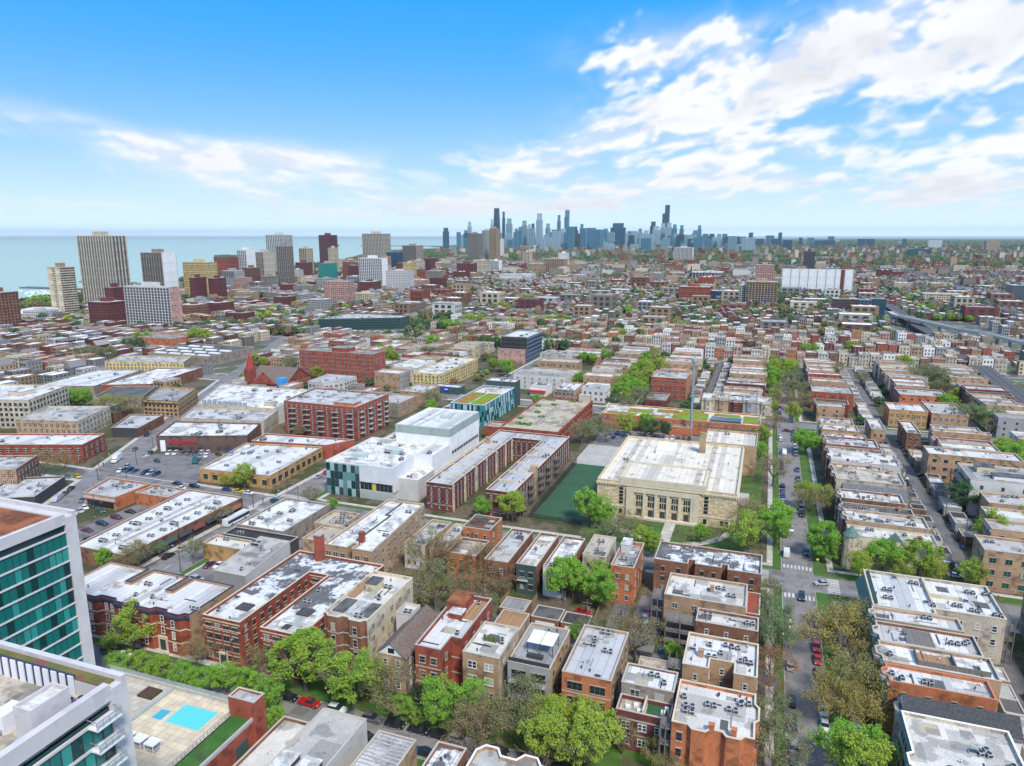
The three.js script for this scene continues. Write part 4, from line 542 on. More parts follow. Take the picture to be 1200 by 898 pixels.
{ const b = B('pharmacy', 'dark brick store with white roof and red lettering facing car park', [[-286, 265], [-243, 281], [-252.5, 303], [-299.5, 291]], 7.6, { wall: 'umber', side: 'brown', roof: 'white', units: [3, 3, 5], par: 0.6, cope: M.dark });
  part(b, 'panel', M.white, (g, X, Z) => { g.bar(X(-284.3), Z(265.6), X(-282), Z(266.5), -0.35, 0.937, 0.2, 6, 0, 0.12); });
  part(b, 'window_band', M.glass, (g, X, Z) => g.bar(X(-281), Z(266.9), X(-274), Z(269.5), -0.35, 0.937, 0.8, 2.2, 0, 0.06));
  const font = await new FontLoader().loadAsync('fonts/droid/droid_serif_bold.typeface.json');
  const tg = new TextGeometry('Walgreens', { font, size: 1.9, depth: 0.15, curveSegments: 3 }); tg.computeBoundingBox(); tg.applyMatrix4(new THREE.Matrix4().makeShear(0, 0, 0.2, 0, 0, 0));
  const m = add('sign_lettering', tg, mat('red sign', [0.6, 0.02, 0.06], { roughness: 0.4 }), b); m.position.set(-280.4 - b.cx, 4.4, -(266.9 - b.cs) + 0.2); m.rotation.y = Math.atan2(16, 43); }
B('shop_block', 'flat grey roofed block behind the dark brick store', [[-301, 297], [-253, 306], [-262, 330], [-312, 318]], 8, { wall: 'beige', roof: 'silver', units: [2, 4, 4] });
{ const b = B('shop_block', 'white roofed block with line of metal tanks at its edge', [[-313, 322], [-262, 326], [-262, 375], [-340, 372]], 9.6, { wall: 'beige', side: 'pale', roof: 'white', units: [3, 8, 6], boxes: [[-274, -269, 333, 338, 2.4, 'cream', 'white']] }); for (let k = 0; k < 9; k++) part(b, 'tank', M.steel, (g, X, Z) => { g.cyl(X(-309 + k * 3.4), Z(323.5 + k * 0.3), 9.6, 12.2, 1.2, 1.2, 12); }); }
{ const b = B('apartment_block', 'six storey red brown brick apartment block with stacked balconies', [[-246, 315], [-200.6, 315], [-200.6, 350], [-250, 350]], 18, { wall: 'red', side: 'brown', roof: 'silver', front: 'nw', fl: 6, det: 1, win: { n: [3, 1.3, 1.8], w: [3.2, 1.2, 1.8] }, units: [2, 10, 8], boxes: [[-216, -204, 318, 326, 1.6, 'orange', 'silver']] });
  for (let f = 1; f < 6; f++) for (const x of [-240, -231, -222, -213, -204]) { const bl = part(b, 'balcony', M.concrete, (g, X, Z) => g.box(X(x - 1.8), X(x + 1.8), f * 2.9 + 0.5, f * 2.9 + 0.7, Z(313.4), Z(315), true)); part(b, 'rail', M.dark, (g, X, Z) => { g.box(X(x - 1.8), X(x + 1.8), f * 2.9 + 1.6, f * 2.9 + 1.7, Z(313.4), Z(313.46)); for (let k = 0; k < 8; k++) g.box(X(x - 1.8 + k * 0.5), X(x - 1.74 + k * 0.5), f * 2.9 + 0.7, f * 2.9 + 1.6, Z(313.4), Z(313.45)); }, bl); }
  for (let f = 1; f < 6; f++) for (const s of [320, 329, 338, 346]) part(b, 'balcony', M.concrete, (g, X, Z) => { g.box(X(-200.6), X(-199), f * 2.9 + 0.5, f * 2.9 + 0.7, Z(s - 1.6), Z(s + 1.6), true); g.box(X(-199.08), X(-199), f * 2.9 + 1.6, f * 2.9 + 1.7, Z(s - 1.6), Z(s + 1.6)); }); }
{ const b = B('community_centre', 'white panelled community building with glazed corner and tall rear block', [-170.4, -139, 243, 281], 14, { wall: 'pale', side: 'pale', roof: 'white', par: 0.5, cope: M.white, units: [3, 2, 4], cat: 'building' });
  const wp = mat('white panels', [0.78, 0.8, 0.82], { map: T.plain, roughness: 0.5 });
  part(b, 'white_block', wp, (g, X, Z) => { g.box(X(-154), X(-138.6), 7.6, 14.9, Z(242.4), Z(243)); g.box(X(-139.2), X(-138.5), 4, 14.9, Z(243), Z(281)); });
  for (let f = 0; f < 4; f++) for (let k = 0; k < 8; k++) { const g0 = part(b, 'glass_panel', [mat('curtain wall', [0.13, 0.26, 0.26], { roughness: 0.12 }), M.tealD, mat('pale curtain wall', [0.3, 0.46, 0.46], { roughness: 0.12 }), M.glassB][(k * 5 + f * 3 + (k * f) % 3) % 4], (g, X, Z) => g.box(X(-170.3 + k * 2), X(-168.45 + k * 2), 0.3 + f * 3.45, 3.55 + f * 3.45, Z(243), Z(242.86))); void g0; }
  for (let f = 0; f < 4; f++) for (let k = 0; k < 5; k++) part(b, 'glass_panel', mat('curtain wall', [0.2, 0.33, 0.32]), (g, X, Z) => g.box(X(-170.54), X(-170.4), 0.3 + f * 3.45, 3.55 + f * 3.45, Z(243 + k * 2), Z(244.85 + k * 2)));
  for (let k = 0; k < 8; k++) part(b, 'ribbon_window', k === 3 ? mat('yellow panel', [0.6, 0.5, 0.03]) : M.glass, (g, X, Z) => g.box(X(-154 + k * 1.86), X(-152.3 + k * 1.86), 4.2, 7.2, Z(243), Z(242.9)));
  part(b, 'ground_wall', wallMat('sage'), (g, X, Z) => g.box(X(-154), X(-139), 0.2, 3.9, Z(242.8), Z(243)));
  B('', '', [-139, -129.4, 247, 262], 9, { into: b, wall: 'pale', roof: 'white', units: [0, 1, 1], cope: M.white, par: 0.4 });
  B('', '', [-138.5, -130, 262, 279], 15, { into: b, wall: 'white', roof: 'white', units: [1, 0, 1], cope: M.white, par: 0.4 });
  const rear = B('', '', [-157, -130, 279.4, 314], 22, { into: b, wall: 'white', roof: 'white', units: [0, 0, 2], cope: mat('sage coping', [0.4, 0.46, 0.43]), par: 0.5, keep: [] }); void rear;
  part(b, 'sage_band', mat('sage panel', [0.36, 0.43, 0.4], { map: T.plain }), (g, X, Z) => { g.box(X(-157.15), X(-129.85), 19, 22.3, Z(279.2), Z(279.4)); g.box(X(-130), X(-129.8), 19, 22.3, Z(279.4), Z(314)); });
  part(b, 'rooftop_duct', mat('sage duct', [0.42, 0.5, 0.47]), (g, X, Z) => { g.box(X(-143), X(-138), 22, 23.6, Z(297), Z(300)); g.box(X(-141), X(-139), 22, 23.2, Z(300), Z(306)); g.box(X(-152), X(-146), 14, 15.8, Z(262), Z(266)); g.box(X(-164), X(-158), 14, 15.4, Z(253), Z(257)); });
  B('', '', [-170.2, -157, 281.2, 314], 11, { into: b, wall: 'pale', roof: 'white', units: [2, 1, 2] });
  B('', '', [-130, -122.6, 262, 322], 6, { into: b, wall: 'pale', side: 'pale', roof: 'silver', units: [3, 3, 4] });
  part(b, 'side_windows', M.glass, (g, X, Z) => { for (let k = 0; k < 12; k++) g.box(X(-129.9), X(-129.75), 10.5, 11.6, Z(282 + k * 2.6), Z(283.6 + k * 2.6)); }); }
{ const b = B('teal_office', 'blue green glass office with mossy planted roof', [-167.5, -146.8, 362.5, 414], 12.6, { wall: 'blue', roof: 'white', par: 0.8, cope: M.white, units: [1, 2, 2], keep: [[-166, -148, 364, 396]] });
  for (const [x0, x1] of [[-166.4, -158.4], [-157, -148]]) part(b, 'green_roof', M.sedum, (g, X, Z) => g.box(X(x0), X(x1), 12.6, 12.9, Z(364), Z(395)));
  const R = rng(5), aqua = mat('aqua panel', [0.42, 0.58, 0.62], { roughness: 0.3 }), mid = mat('teal panel', [0.05, 0.24, 0.27], { roughness: 0.2 }), pick = () => { const r = R(); return r < 0.3 ? aqua : r < 0.7 ? mid : M.tealD; };
  for (let f = 0; f < 4; f++) for (let k = 0; k < 16; k++) part(b, 'glass_panel', pick(), (g, X, Z) => g.box(X(-167.3 + k * 1.28), X(-166.2 + k * 1.28), 0.6 + f * 3.1, 3.5 + f * 3.1, Z(362.5), Z(362.36)));
  for (let f = 0; f < 4; f++) for (let k = 0; k < 36; k++) part(b, 'glass_panel', pick(), (g, X, Z) => g.box(X(-146.8), X(-146.66), 0.6 + f * 3.1, 3.5 + f * 3.1, Z(363 + k * 1.4), Z(364.2 + k * 1.4)));
  B('', '', [-166, -146.4, 414, 424], 16.4, { into: b, wall: 'green', roof: 'white', units: [2, 1, 1], par: 0.4 }); }
{ const b = thing('car_park_deck', 'brick parking garage with beige roof deck and shrub planters', 'garage', -111.2, 0, 372.5); b.cx = -111.2; b.cs = 372.5; reserved.push([-127, -95.4, 335, 410]);
  const bm = wallMat('redB'), dm = mat('deck topping', [0.66, 0.59, 0.47], { map: T.gravel });
  for (const y of [0.2, 4.4]) part(b, 'floor_slab', M.concrete, (g, X, Z) => g.box(X(-126.8), X(-95.7), y, y + 0.35, Z(335.3), Z(409.7), true));
  part(b, 'roof_deck', dm, (g, X, Z) => g.box(X(-126.8), X(-95.7), 8.45, 8.8, Z(335.3), Z(409.7), true));
  part(b, 'front_wall', bm, (g, X, Z) => g.box(X(-127), X(-95.4), 0, 9.9, Z(335), Z(335.3))); part(b, 'rear_wall', bm, (g, X, Z) => g.box(X(-127), X(-95.4), 0, 9.9, Z(409.7), Z(410))); part(b, 'side_wall', bm, (g, X, Z) => g.box(X(-127), X(-126.7), 0, 9.9, Z(335.3), Z(409.7)));
  part(b, 'inner_wall', M.concrete, (g, X, Z) => g.box(X(-112), X(-111.7), 0.5, 8.45, Z(335.3), Z(409.7)));
  for (const [y0, y1] of [[0, 1.3], [4.0, 5.6], [8.0, 9.9]]) part(b, 'spandrel', bm, (g, X, Z) => g.box(X(-95.7), X(-95.4), y0, y1, Z(335.3), Z(409.7), true));
  for (let k = 0; k <= 12; k++) part(b, 'column', bm, (g, X, Z) => g.box(X(-95.9), X(-95.2), 0, 10, Z(335.4 + k * 6.15), Z(336.3 + k * 6.15)));
  part(b, 'coping', M.lime, (g, X, Z) => g.box(X(-127.1), X(-95.2), 9.9, 10.05, Z(334.9), Z(335.35)));
  part(b, 'ramp_wall', M.concrete, (g, X, Z) => { g.box(X(-110.4), X(-110), 8.8, 9.9, Z(346), Z(398)); g.box(X(-112.4), X(-112), 8.8, 9.9, Z(346), Z(398)); });
  for (const [x, s, w, d] of [[-117, 345, 9, 4], [-123, 356, 4, 3], [-118, 372, 4, 3], [-112.5, 362, 4, 3], [-122, 386, 4, 3], [-114, 392, 4, 3], [-106, 404, 5, 3], [-120, 404, 6, 3]]) { part(b, 'planter', M.lime, (g, X, Z) => g.box(X(x - w / 2 - 0.3), X(x + w / 2 + 0.3), 8.8, 9.3, Z(s - d / 2 - 0.3), Z(s + d / 2 + 0.3))); const R = rng(x * 9 | 0), g = new GB(); for (let k = 0; k < w * d * 9; k++) { const px = x + (R() - 0.5) * w - b.cx, pz = -(s + (R() - 0.5) * d - b.cs), y = 9.3 + R() * 0.9, a = R() * 6; g.quad([px, y, pz], [px + 0.4 * Math.cos(a), y + 0.1, pz + 0.4 * Math.sin(a)], [px + 0.4 * Math.cos(a) - 0.3 * Math.sin(a), y + 0.35, pz + 0.4 * Math.sin(a) + 0.3 * Math.cos(a)], [px - 0.3 * Math.sin(a), y + 0.3, pz + 0.3 * Math.cos(a)]); } g.mesh('shrubs', mat('shrub leaf', [0.07, 0.2, 0.035]), b); }
  part(b, 'lift_tower', wallMat('beige'), (g, X, Z) => { g.box(X(-103), X(-96), 8.8, 13.6, Z(406), Z(410)); });
  B('', '', [-138, -127, 341, 352], 7, { into: b, wall: 'redB', roof: 'tan', units: [0, 0, 1] }); }
{ const foot = [[-122.5, 241], [-111.5, 241], [-111.5, 312], [-97, 312], [-97, 241], [-86, 241], [-86, 323], [-122.5, 323]];
  const b = B('courtyard_flats', 'long U shaped brown brick courtyard flats with cream corner piers', foot, 11, { wall: 'maroon', side: 'maroon', roof: 'silver', front: 'ne', fl: 4, det: 1, win: { n: [2.6, 1.2, 1.5], w: [3.4, 1.3, 1.5], e: [3.4, 1.3, 1.5] }, belt: [2.6, 10], units: [0, 6, 22], sill: M.trim, cope: M.lime, par: 0.6 });
  for (const s of [241.5, 253, 265, 277, 289, 301, 310]) part(b, 'corner_pier', wallMat('cream'), (g, X, Z) => g.box(X(-111.5), X(-111.15), 0, 11.2, Z(s), Z(s + 1.5)));
  for (let k = 0; k < 5; k++) for (const [x0, x1] of [[-122.2, -111.8], [-96.7, -86.3]]) part(b, 'party_wall', M.lime, (g, X, Z) => g.box(X(x0), X(x1), 11, 11.6, Z(254 + k * 11.6), Z(254.4 + k * 11.6)));
  part(b, 'stair_tower', wallMat('tan'), (g, X, Z) => { g.box(X(-87.5), X(-85), 0, 14, Z(266), Z(268.5)); g.box(X(-121), X(-119), 0, 14, Z(300), Z(302)); });
  for (const s of [246, 258, 270, 282, 294]) porch(b, -86, -83.6, s, s + 5, 3, 3.1); }
{ // the school
  const b = B('school', 'large tan stone school with white roof and pale pillared entrance front', [-58, -5.6, 261, 326], 13, { roof: 'tan', par: 1, wall: 'tan', cope: M.lime, units: [0, 2, 10], cat: 'school', roofMat: mat('school roof', [0.96, 0.87, 0.73], { map: T.sheets }), keep: [[-48, -18, 261, 285]] });
  b.children.forEach((c) => { if (c.name === 'front_wall' || c.name === 'side_wall' || c.name === 'parapet') c.material = M.school; });
  const st = B('', '', [-23, 0, 326.3, 349.5], 13.6, { into: b, wall: 'tan', roofMat: mat('school roof', [0.9, 0.86, 0.8]), units: [0, 1, 2], par: 0.8 }); void st;
  part(b, 'attic', M.lime, (g, X, Z) => { g.box(X(-49), X(-17), 13.4, 15.6, Z(260.9), Z(262)); g.box(X(-49), X(-48), 13.4, 15.6, Z(262), Z(283)); g.box(X(-18), X(-17), 13.4, 15.6, Z(262), Z(283)); g.box(X(-49), X(-17), 13.4, 15.6, Z(282), Z(283)); });
  part(b, 'hall_roof', mat('school roof', [0.9, 0.86, 0.8]), (g, X, Z) => g.poly([[X(-48.2), Z(262)], [X(-17.8), Z(262)], [X(-17.8), Z(282.2)], [X(-48.2), Z(282.2)]], 14.9));
  part(b, 'cornice', M.lime, (g, X, Z) => { g.box(X(-58.4), X(-5.2), 12.6, 13.1, Z(260.5), Z(261)); g.box(X(-5.6), X(-5.1), 12.6, 13.1, Z(261), Z(326)); });
  for (let k = 0; k < 50; k++) part(b, 'dentil', M.lime, (g, X, Z) => { const x = -58 + k * 1.06; if (x < -49 || x > -18) g.box(X(x), X(x + 0.5), 12, 12.6, Z(260.55), Z(261)); else g.box(X(x), X(x + 0.5), 15.6, 15.85, Z(260.9), Z(261.4)); });
  part(b, 'water_table', M.lime, (g, X, Z) => { g.box(X(-58.2), X(-46.4), 3.6, 4.1, Z(260.8), Z(261)); g.box(X(-19), X(-5.4), 3.6, 4.1, Z(260.8), Z(261)); g.box(X(-5.6), X(-5.4), 3.6, 4.1, Z(261), Z(326)); });
  const por = part(b, 'portico', M.lime, (g, X, Z) => { g.box(X(-46.4), X(-44.4), 0.3, 12.2, Z(260.3), Z(261)); g.box(X(-21), X(-19), 0.3, 12.2, Z(260.3), Z(261)); g.box(X(-44.4), X(-21), 10.4, 12.2, Z(260.3), Z(261)); g.box(X(-46.4), X(-19), 0.1, 0.9, Z(258.8), Z(261)); });
  for (let k = 0; k < 6; k++) part(b, 'pillar', M.lime, (g, X, Z) => g.box(X(-44.4 + k * 4.47), X(-43.35 + k * 4.47), 0.9, 10.4, Z(260.4), Z(261)), por);
  for (let k = 0; k < 5; k++) { const x = -42.9 + k * 4.47; part(b, 'door', M.dark, (g, X, Z) => g.box(X(x + 0.6), X(x + 2.4), 0.9, 3.6, Z(261), Z(260.9))); const w = part(b, 'tall_window', M.glass, (g, X, Z) => g.box(X(x + 0.4), X(x + 2.6), 4.8, 9.4, Z(261), Z(260.92))); part(b, 'frame', M.lime, (g, X, Z) => { for (const t of [0.33, 0.66]) g.box(X(x + 0.4 + 2.2 * t), X(x + 0.55 + 2.2 * t), 4.8, 9.4, Z(260.92), Z(260.84)); g.box(X(x + 0.4), X(x + 2.6), 6.9, 7.3, Z(260.92), Z(260.84)); g.box(X(x + 0.2), X(x + 2.8), 9.4, 10.1, Z(261), Z(260.8)); }, w); }
  for (const x of [-49.2, -17.2]) for (let k = 0; k < 5; k++) part(b, 'window', M.glass, (g, X, Z) => g.box(X(x), X(x + 1.5), 5 + k * 1.4, 6.1 + k * 1.4, Z(261), Z(260.92)));
  for (const x of [-49.2, -17.2, -11, -9.4]) part(b, 'window', M.glass, (g, X, Z) => g.box(X(x), X(x + 1.3), 0.9, 2.9, Z(261), Z(260.92)));
  for (let k = 0; k < 14; k++) for (let f = 0; f < 3; f++) part(b, 'window', M.glass, (g, X, Z) => g.box(X(-5.6), X(-5.5), 1.6 + f * 3.9, 3.4 + f * 3.9, Z(266 + k * 4.2), Z(268.4 + k * 4.2)));
  part(b, 'entrance_wing', M.concrete, (g, X, Z) => g.box(X(-5.4), X(-1.6), 0, 3.6, Z(287), Z(293)));
  part(b, 'roof_house', wallMat('white'), (g, X, Z) => { g.box(X(-42), X(-34), 13, 15, Z(305), Z(318)); g.box(X(-44), X(-41), 13, 14.2, Z(296), Z(300)); });
  part(b, 'chimney', mat('chimney brick', [0.42, 0.3, 0.17], { map: T.brick }), (g, X, Z) => g.box(X(-24), X(-21.4), 0, 22, Z(312), Z(315))); }
{ const b = B('police_station', 'long low orange brick station with green roof panels and white walkways', [-85, 1, 389, 414], 7.4, { wall: 'orange', roof: 'white', cope: M.lime, units: [0, 0, 8], keep: [], cat: 'building', fl: 1, base: 3.4, win: { n: [3.4, 2.2, 1.1] }, det: 1 });
  for (const [x0, x1, s0, s1] of [[-83, -66, 391, 397], [-72, -58, 399, 408], [-64, -50, 391, 396], [-56, -44, 404, 411], [-46, -27, 392, 409], [-42, -30, 410, 413], [-24, -10, 406, 411], [-8, 0, 394, 410]]) part(b, 'green_roof', M.sedum, (g, X, Z) => g.box(X(x0), X(x1), 7.4, 7.65, Z(s0), Z(s1)));
  part(b, 'glass_roof', M.glassB, (g, X, Z) => g.box(X(-25), X(-9), 7.4, 8.4, Z(392), Z(401)));
  B('', '', [-46, -34, 383, 389], 4.4, { into: b, wall: 'orange', roof: 'tan', units: [0, 1, 1] }); }
{ const m = thing('radio_mast', 'tall slender blue grey radio mast with round top behind school', 'mast', -34.5, 0, 384); new GB().cyl(0, 0, 0, 42, 0.75, 0.42, 12).mesh('pole', mat('mast paint', [0.22, 0.33, 0.38], { roughness: 0.5 }), m); new GB().cyl(0, 0, 41, 42, 1.2, 1.5, 14).cyl(0, 0, 42, 43.4, 1.5, 1.5, 14).mesh('antenna_drum', mat('drum', [0.3, 0.4, 0.45]), m); new GB().cyl(0, 0, 43.4, 48, 0.06, 0.03, 6).mesh('whip_antenna', M.steel, m); new GB().box(-1, 1, 0, 0.4, -1, 1).mesh('base', M.concrete, m); }
{ const f = thing('fence', 'dark chain link fence along the green sports field', 'fence', -70.5, 0, 282); const g = new GB(); for (let k = 0; k <= 24; k++) { g.box(-10.3, -10.2, 0, 3.6, -35 + k * 2.92, -34.9 + k * 2.92); if (k < 8) g.box(-10.3 + k * 2.9, -10.2 + k * 2.9, 0, 1.8, 35.1, 35.2); } g.mesh('posts', M.dark, f); new GB().box(-10.3, -10.22, 3.5, 3.6, -35, 35).box(-10.3, 9.9, 1.7, 1.8, 35.1, 35.2).mesh('top_rail', M.dark, f); new GB().box(-10.28, -10.24, 0.1, 3.5, -35, 35).box(-10.3, 9.9, 0.1, 1.7, 35.14, 35.17).mesh('mesh_panel', mat('chain link', [0.05, 0.06, 0.06], { transparent: true, opacity: 0.4 }), f); }

// ---------------------------------------------------------------- the west side of the residential street
const eastFront = (name, label, x0, x1, s0, s1, h, wall, side, roof, o = {}) => { const c = (s0 + s1) / 2, w = Math.min(4.6, (s1 - s0) * 0.5), b = B(name, label, [...bayE(x0, s1, s0, [[c, w, 1.1]]), [x1, s0], [x1, s1]], h, { wall, side, roof, front: 'e', fl: 3, det: 2, win: { e: [1.7, 1.1, 1.8], n: [4.6, 1, 1.5] }, units: [0, 3, 5, 1], cor: M.trim, ...o }); return b; };
eastFront('greystone', 'pale stone flats with scalloped bays and wide white roof', 31.4, 50, 118, 147.6, 11.6, 'cream', 'beige', 'white', { units: [1, 5, 6, 2], cor: M.copper, cope: M.white });
{ const b = eastFront('gabled_house', 'white house with long black shingle roof beside pale stone flats', 32.6, 53, 149, 156.6, 9.8, 'beige', 'white', 'dark', { par: 0, units: [0, 0, 0] }); gable(b, 32.6, 53, 149, 156.8, 9.9, 12.8, 'x', M.slate, M.white, 0.3); for (const x of [34.5, 49]) part(b, 'skylight', M.glassB, (g, X, Z) => g.quad([X(x), 11, Z(150.6)], [X(x + 1.4), 11, Z(150.6)], [X(x + 1.4), 11.9, Z(151.8)], [X(x), 11.9, Z(151.8)])); }
eastFront('greystone', 'flats with white roof edged by wavy orange parapet', 30.6, 50.6, 157.6, 164.8, 11.8, 'beige', 'orange', 'white', { cope: mat('terracotta coping', [0.5, 0.2, 0.1]) });
{ const b = eastFront('greystone', 'yellow stone flats with sunken wooden roof terrace', 30.4, 53.4, 165.4, 174.4, 11.8, 'ochre', 'common', 'white', { units: [0, 1, 3] }); part(b, 'wood_deck', M.wood, (g, X, Z) => g.box(X(38), X(45), 11.8, 12, Z(168), Z(172.6))); part(b, 'railing', M.greyWood, (g, X, Z) => { g.box(X(37.6), X(52), 11.8, 13, Z(167.4), Z(167.7)); g.box(X(37.6), X(37.9), 11.8, 13, Z(167.7), Z(173)); g.box(X(45.2), X(45.5), 11.8, 13, Z(167.7), Z(173)); }); }
{ const b = eastFront('greystone', 'flats with green copper bay and slatted grey roof deck', 31, 52.4, 175, 184.4, 11.6, 'beige', 'brown', 'white', { cor: M.copper }); part(b, 'wood_deck', M.greyWood, (g, X, Z) => g.box(X(37), X(43), 11.6, 11.9, Z(176), Z(183.4))); }
eastFront('greystone', 'narrow flats with clean white roof and copper cornice', 31, 50.6, 185, 191.4, 12, 'pale', 'common', 'white', { cor: M.copper, units: [0, 1, 3] });
{ const b = B('corner_mansion_flats', 'large corner flats with green mansard slope and white roof', [[31.4, 192], [46, 192], [46, 195], [62, 195], [62, 213.4], [31.4, 213.4]], 12, { wall: 'beige', side: 'beige', roof: 'white', front: 'nwe', fl: 3, det: 2, win: { e: [2.6, 1.2, 1.8], n: [3.4, 1.2, 1.7], w: [3, 1.2, 1.7] }, units: [0, 9, 10, 3], cope: M.lime, keep: [] });
  part(b, 'mansard', M.copper, (g, X, Z) => { const p = [[31.2, 192], [31.2, 213.6]]; g.quad([X(29.6), 8.6, Z(213.6)], [X(29.6), 8.6, Z(191.8)], [X(32.6), 13.4, Z(193)], [X(32.6), 13.4, Z(212.4)]); g.tri([X(29.6), 8.6, Z(191.8)], [X(32.6), 8.6, Z(191.8)], [X(32.6), 13.4, Z(193)]); g.tri([X(29.6), 8.6, Z(213.6)], [X(32.6), 13.4, Z(212.4)], [X(32.6), 8.6, Z(213.6)]); void p; });
  part(b, 'roof_wall', wallMat('cream'), (g, X, Z) => { g.box(X(46), X(46.5), 12, 13, Z(199), Z(213)); g.box(X(46.5), X(54), 12, 13, Z(203), Z(203.5)); }); porch(b, 62, 64.4, 196, 211, 3, 3.6); }
{ const b = B('corner_mansion_flats', 'cream corner flats with green pointed turret and copper dormer', [[30.4, 241.6], [56, 241.6], [56, 251], [30.4, 251]], 10.8, { wall: 'cream', roof: 'white', front: 'en', fl: 3, det: 2, win: { n: [3.6, 1.1, 1.7], e: [2.4, 1.1, 1.7] }, units: [0, 2, 4], chim: [[51, 244, 2, 1.1, 'brown']] });
  part(b, 'turret', wallMat('cream'), (g, X, Z) => g.cyl(X(31), Z(242.4), 0, 11.4, 2.2, 2.2, 10)); part(b, 'turret_roof', M.copper, (g, X, Z) => g.cyl(X(31), Z(242.4), 11.4, 14.6, 2.6, 0.1, 10)); part(b, 'dormer', M.copper, (g, X, Z) => { g.tri([X(41), 11.4, Z(241.4)], [X(46), 11.4, Z(241.4)], [X(43.5), 14.4, Z(241.4)]); g.tri([X(41), 11.4, Z(241.4)], [X(43.5), 14.4, Z(241.4)], [X(43.5), 11.6, Z(245)]); g.tri([X(46), 11.4, Z(241.4)], [X(43.5), 11.6, Z(245)], [X(43.5), 14.4, Z(241.4)]); }); }
for (const [s0, s1, x1, h, w, sd, rf, l] of [[255.4, 266.4, 56, 10.8, 'red', 'tan', 'white', 'flats with long tan side wall and white roof behind turret house'], [268, 276.6, 54, 9.6, 'taupe', 'taupe', 'dark', 'dark brick flats with charcoal roof and white lintels'], [277.4, 287.6, 52, 11, 'brown', 'brown', 'white', 'flats with white roof and parapet beside dark brick flats'], [300.6, 317, 56, 10.8, 'maroon', 'beige', 'tan', 'wide flats with beige stepped parapets and tan roof'], [319, 325.4, 50, 9.8, 'red', 'common', 'white', 'narrow red flats with stepped white roof'], [326.6, 344, 58, 10.6, 'maroon', 'pale', 'white', 'pale rendered flats with square side windows and white roof'], [346, 352, 54, 10, 'brown', 'common', 'silver', 'narrow brown flats with silver roof'], [353.4, 368, 53, 10.6, 'orange', 'red', 'silver', 'orange brick flats with cluttered silver roof'], [370, 379, 50, 9.6, 'common', 'common', 'white', 'tan brick flats with white roof near the station street'], [384, 396, 48, 9.8, 'orange', 'ochre', 'white', 'ochre sided flats with white roof by green tree'], [397, 411, 47, 9.8, 'cream', 'common', 'silver', 'cream fronted flats on the station street corner']]) { const b = eastFront('row_flats', l, 31, x1, s0, s1, h, w, sd, rf, { chim: [[36 + (s0 % 5), s0 + 1.2, 1.4, 0.9, sd === 'pale' ? 'red' : sd], [x1 - 4, s1 - 1.4, 1.4, 0.9, 'common']] }); porch(b, x1 + 0.1, x1 + 2.4, s0 + 1, Math.min(s1 - 0.6, s0 + 7), 3, 3.2); }
{ const b = eastFront('gabled_house', 'flats with grey shingle gable roof and pale dormers', 33, 55, 289, 299, 9, 'red', 'cream', 'dark', { par: 0, units: [0, 0, 0] }); gable(b, 33, 55, 289, 299, 9.1, 12, 'x', mat('grey shingle', [0.2, 0.2, 0.21], { map: T.shingle }), wallMat('cream'), 0.3); for (const x of [36, 44]) part(b, 'dormer', wallMat('pale'), (g, X, Z) => { g.tri([X(x), 9.6, Z(289.6)], [X(x + 3), 9.6, Z(289.6)], [X(x + 1.5), 11.8, Z(289.6)]); g.box(X(x), X(x + 3), 9, 9.6, Z(289.6), Z(292)); }); }
// across the alley
B('brick_flats', 'tan brick flats with green framed windows beside the dark alley', [67.6, 102, 239, 251], 12.6, { wall: 'common', roof: 'silver', front: 'ne', fl: 3, det: 2, win: { n: [4.2, 1.8, 1.7, 'pair'], e: [2.6, 1.2, 1.6] }, frame: mat('green frames', [0.07, 0.16, 0.12]), units: [0, 3, 3] });
B('brick_flats', 'low flats with bright white roof across the alley', [79, 108, 278, 290.6], 9, { wall: 'tan', roof: 'white', units: [0, 3, 4], fl: 2, det: 1, win: { n: [4, 1.2, 1.5] } });
B('brick_flats', 'flats with pale grey roofs stepping down beside the tall beige flats', [82, 108, 293, 305], 10, { wall: 'common', roof: 'silver', units: [0, 3, 4], fl: 3, det: 1, win: { n: [4, 1.2, 1.5] } });
{ const b = B('brick_flats', 'tall beige rendered flats with roof terraces above the alley', [79, 108, 307, 329], 14, { wall: 'pale', side: 'cream', roof: 'grey', front: 'n', fl: 4, det: 1, win: { n: [6.4, 1.1, 1.4], e: [3, 1.2, 1.6] }, units: [1, 5, 5, 2], boxes: [[88, 100, 312, 317, 1.4, 'white', 'dark'], [84, 90, 320, 326, 2.4, 'cream', 'dark']] }); porch(b, 75.6, 79, 310, 322, 4, 3.3, M.dark); }
B('brick_flats', 'ivy covered tan flats with long white roof across the alley', [72, 108, 347, 359.6], 12, { wall: 'common', side: 'common', roof: 'white', front: 'ne', fl: 3, det: 1, win: { n: [4.4, 1.6, 1.6], e: [3.4, 1.1, 1.6] }, units: [0, 3, 6] });
B('brick_flats', 'pair of flats with rear porches and white roof by the alley', [55, 61.6, 396, 420], 9, { wall: 'common', roof: 'white', units: [0, 1, 2], fl: 2, det: 1, win: { n: [2.6, 1, 1.4] } });
B('brick_flats', 'narrow flats with white roof and timber stairs beyond the alley', [71, 77.4, 394, 420], 9, { wall: 'brown', roof: 'white', units: [0, 1, 2], fl: 2, det: 1, win: { n: [2.6, 1, 1.4] } });
B('brick_flats', 'low grey walled flats with broad silver roof near the station street', [86, 108, 400, 421], 8, { wall: 'grey', side: 'taupe', roof: 'silver', units: [1, 3, 3], fl: 2, det: 1, win: { n: [3.4, 1.1, 1.4] } });
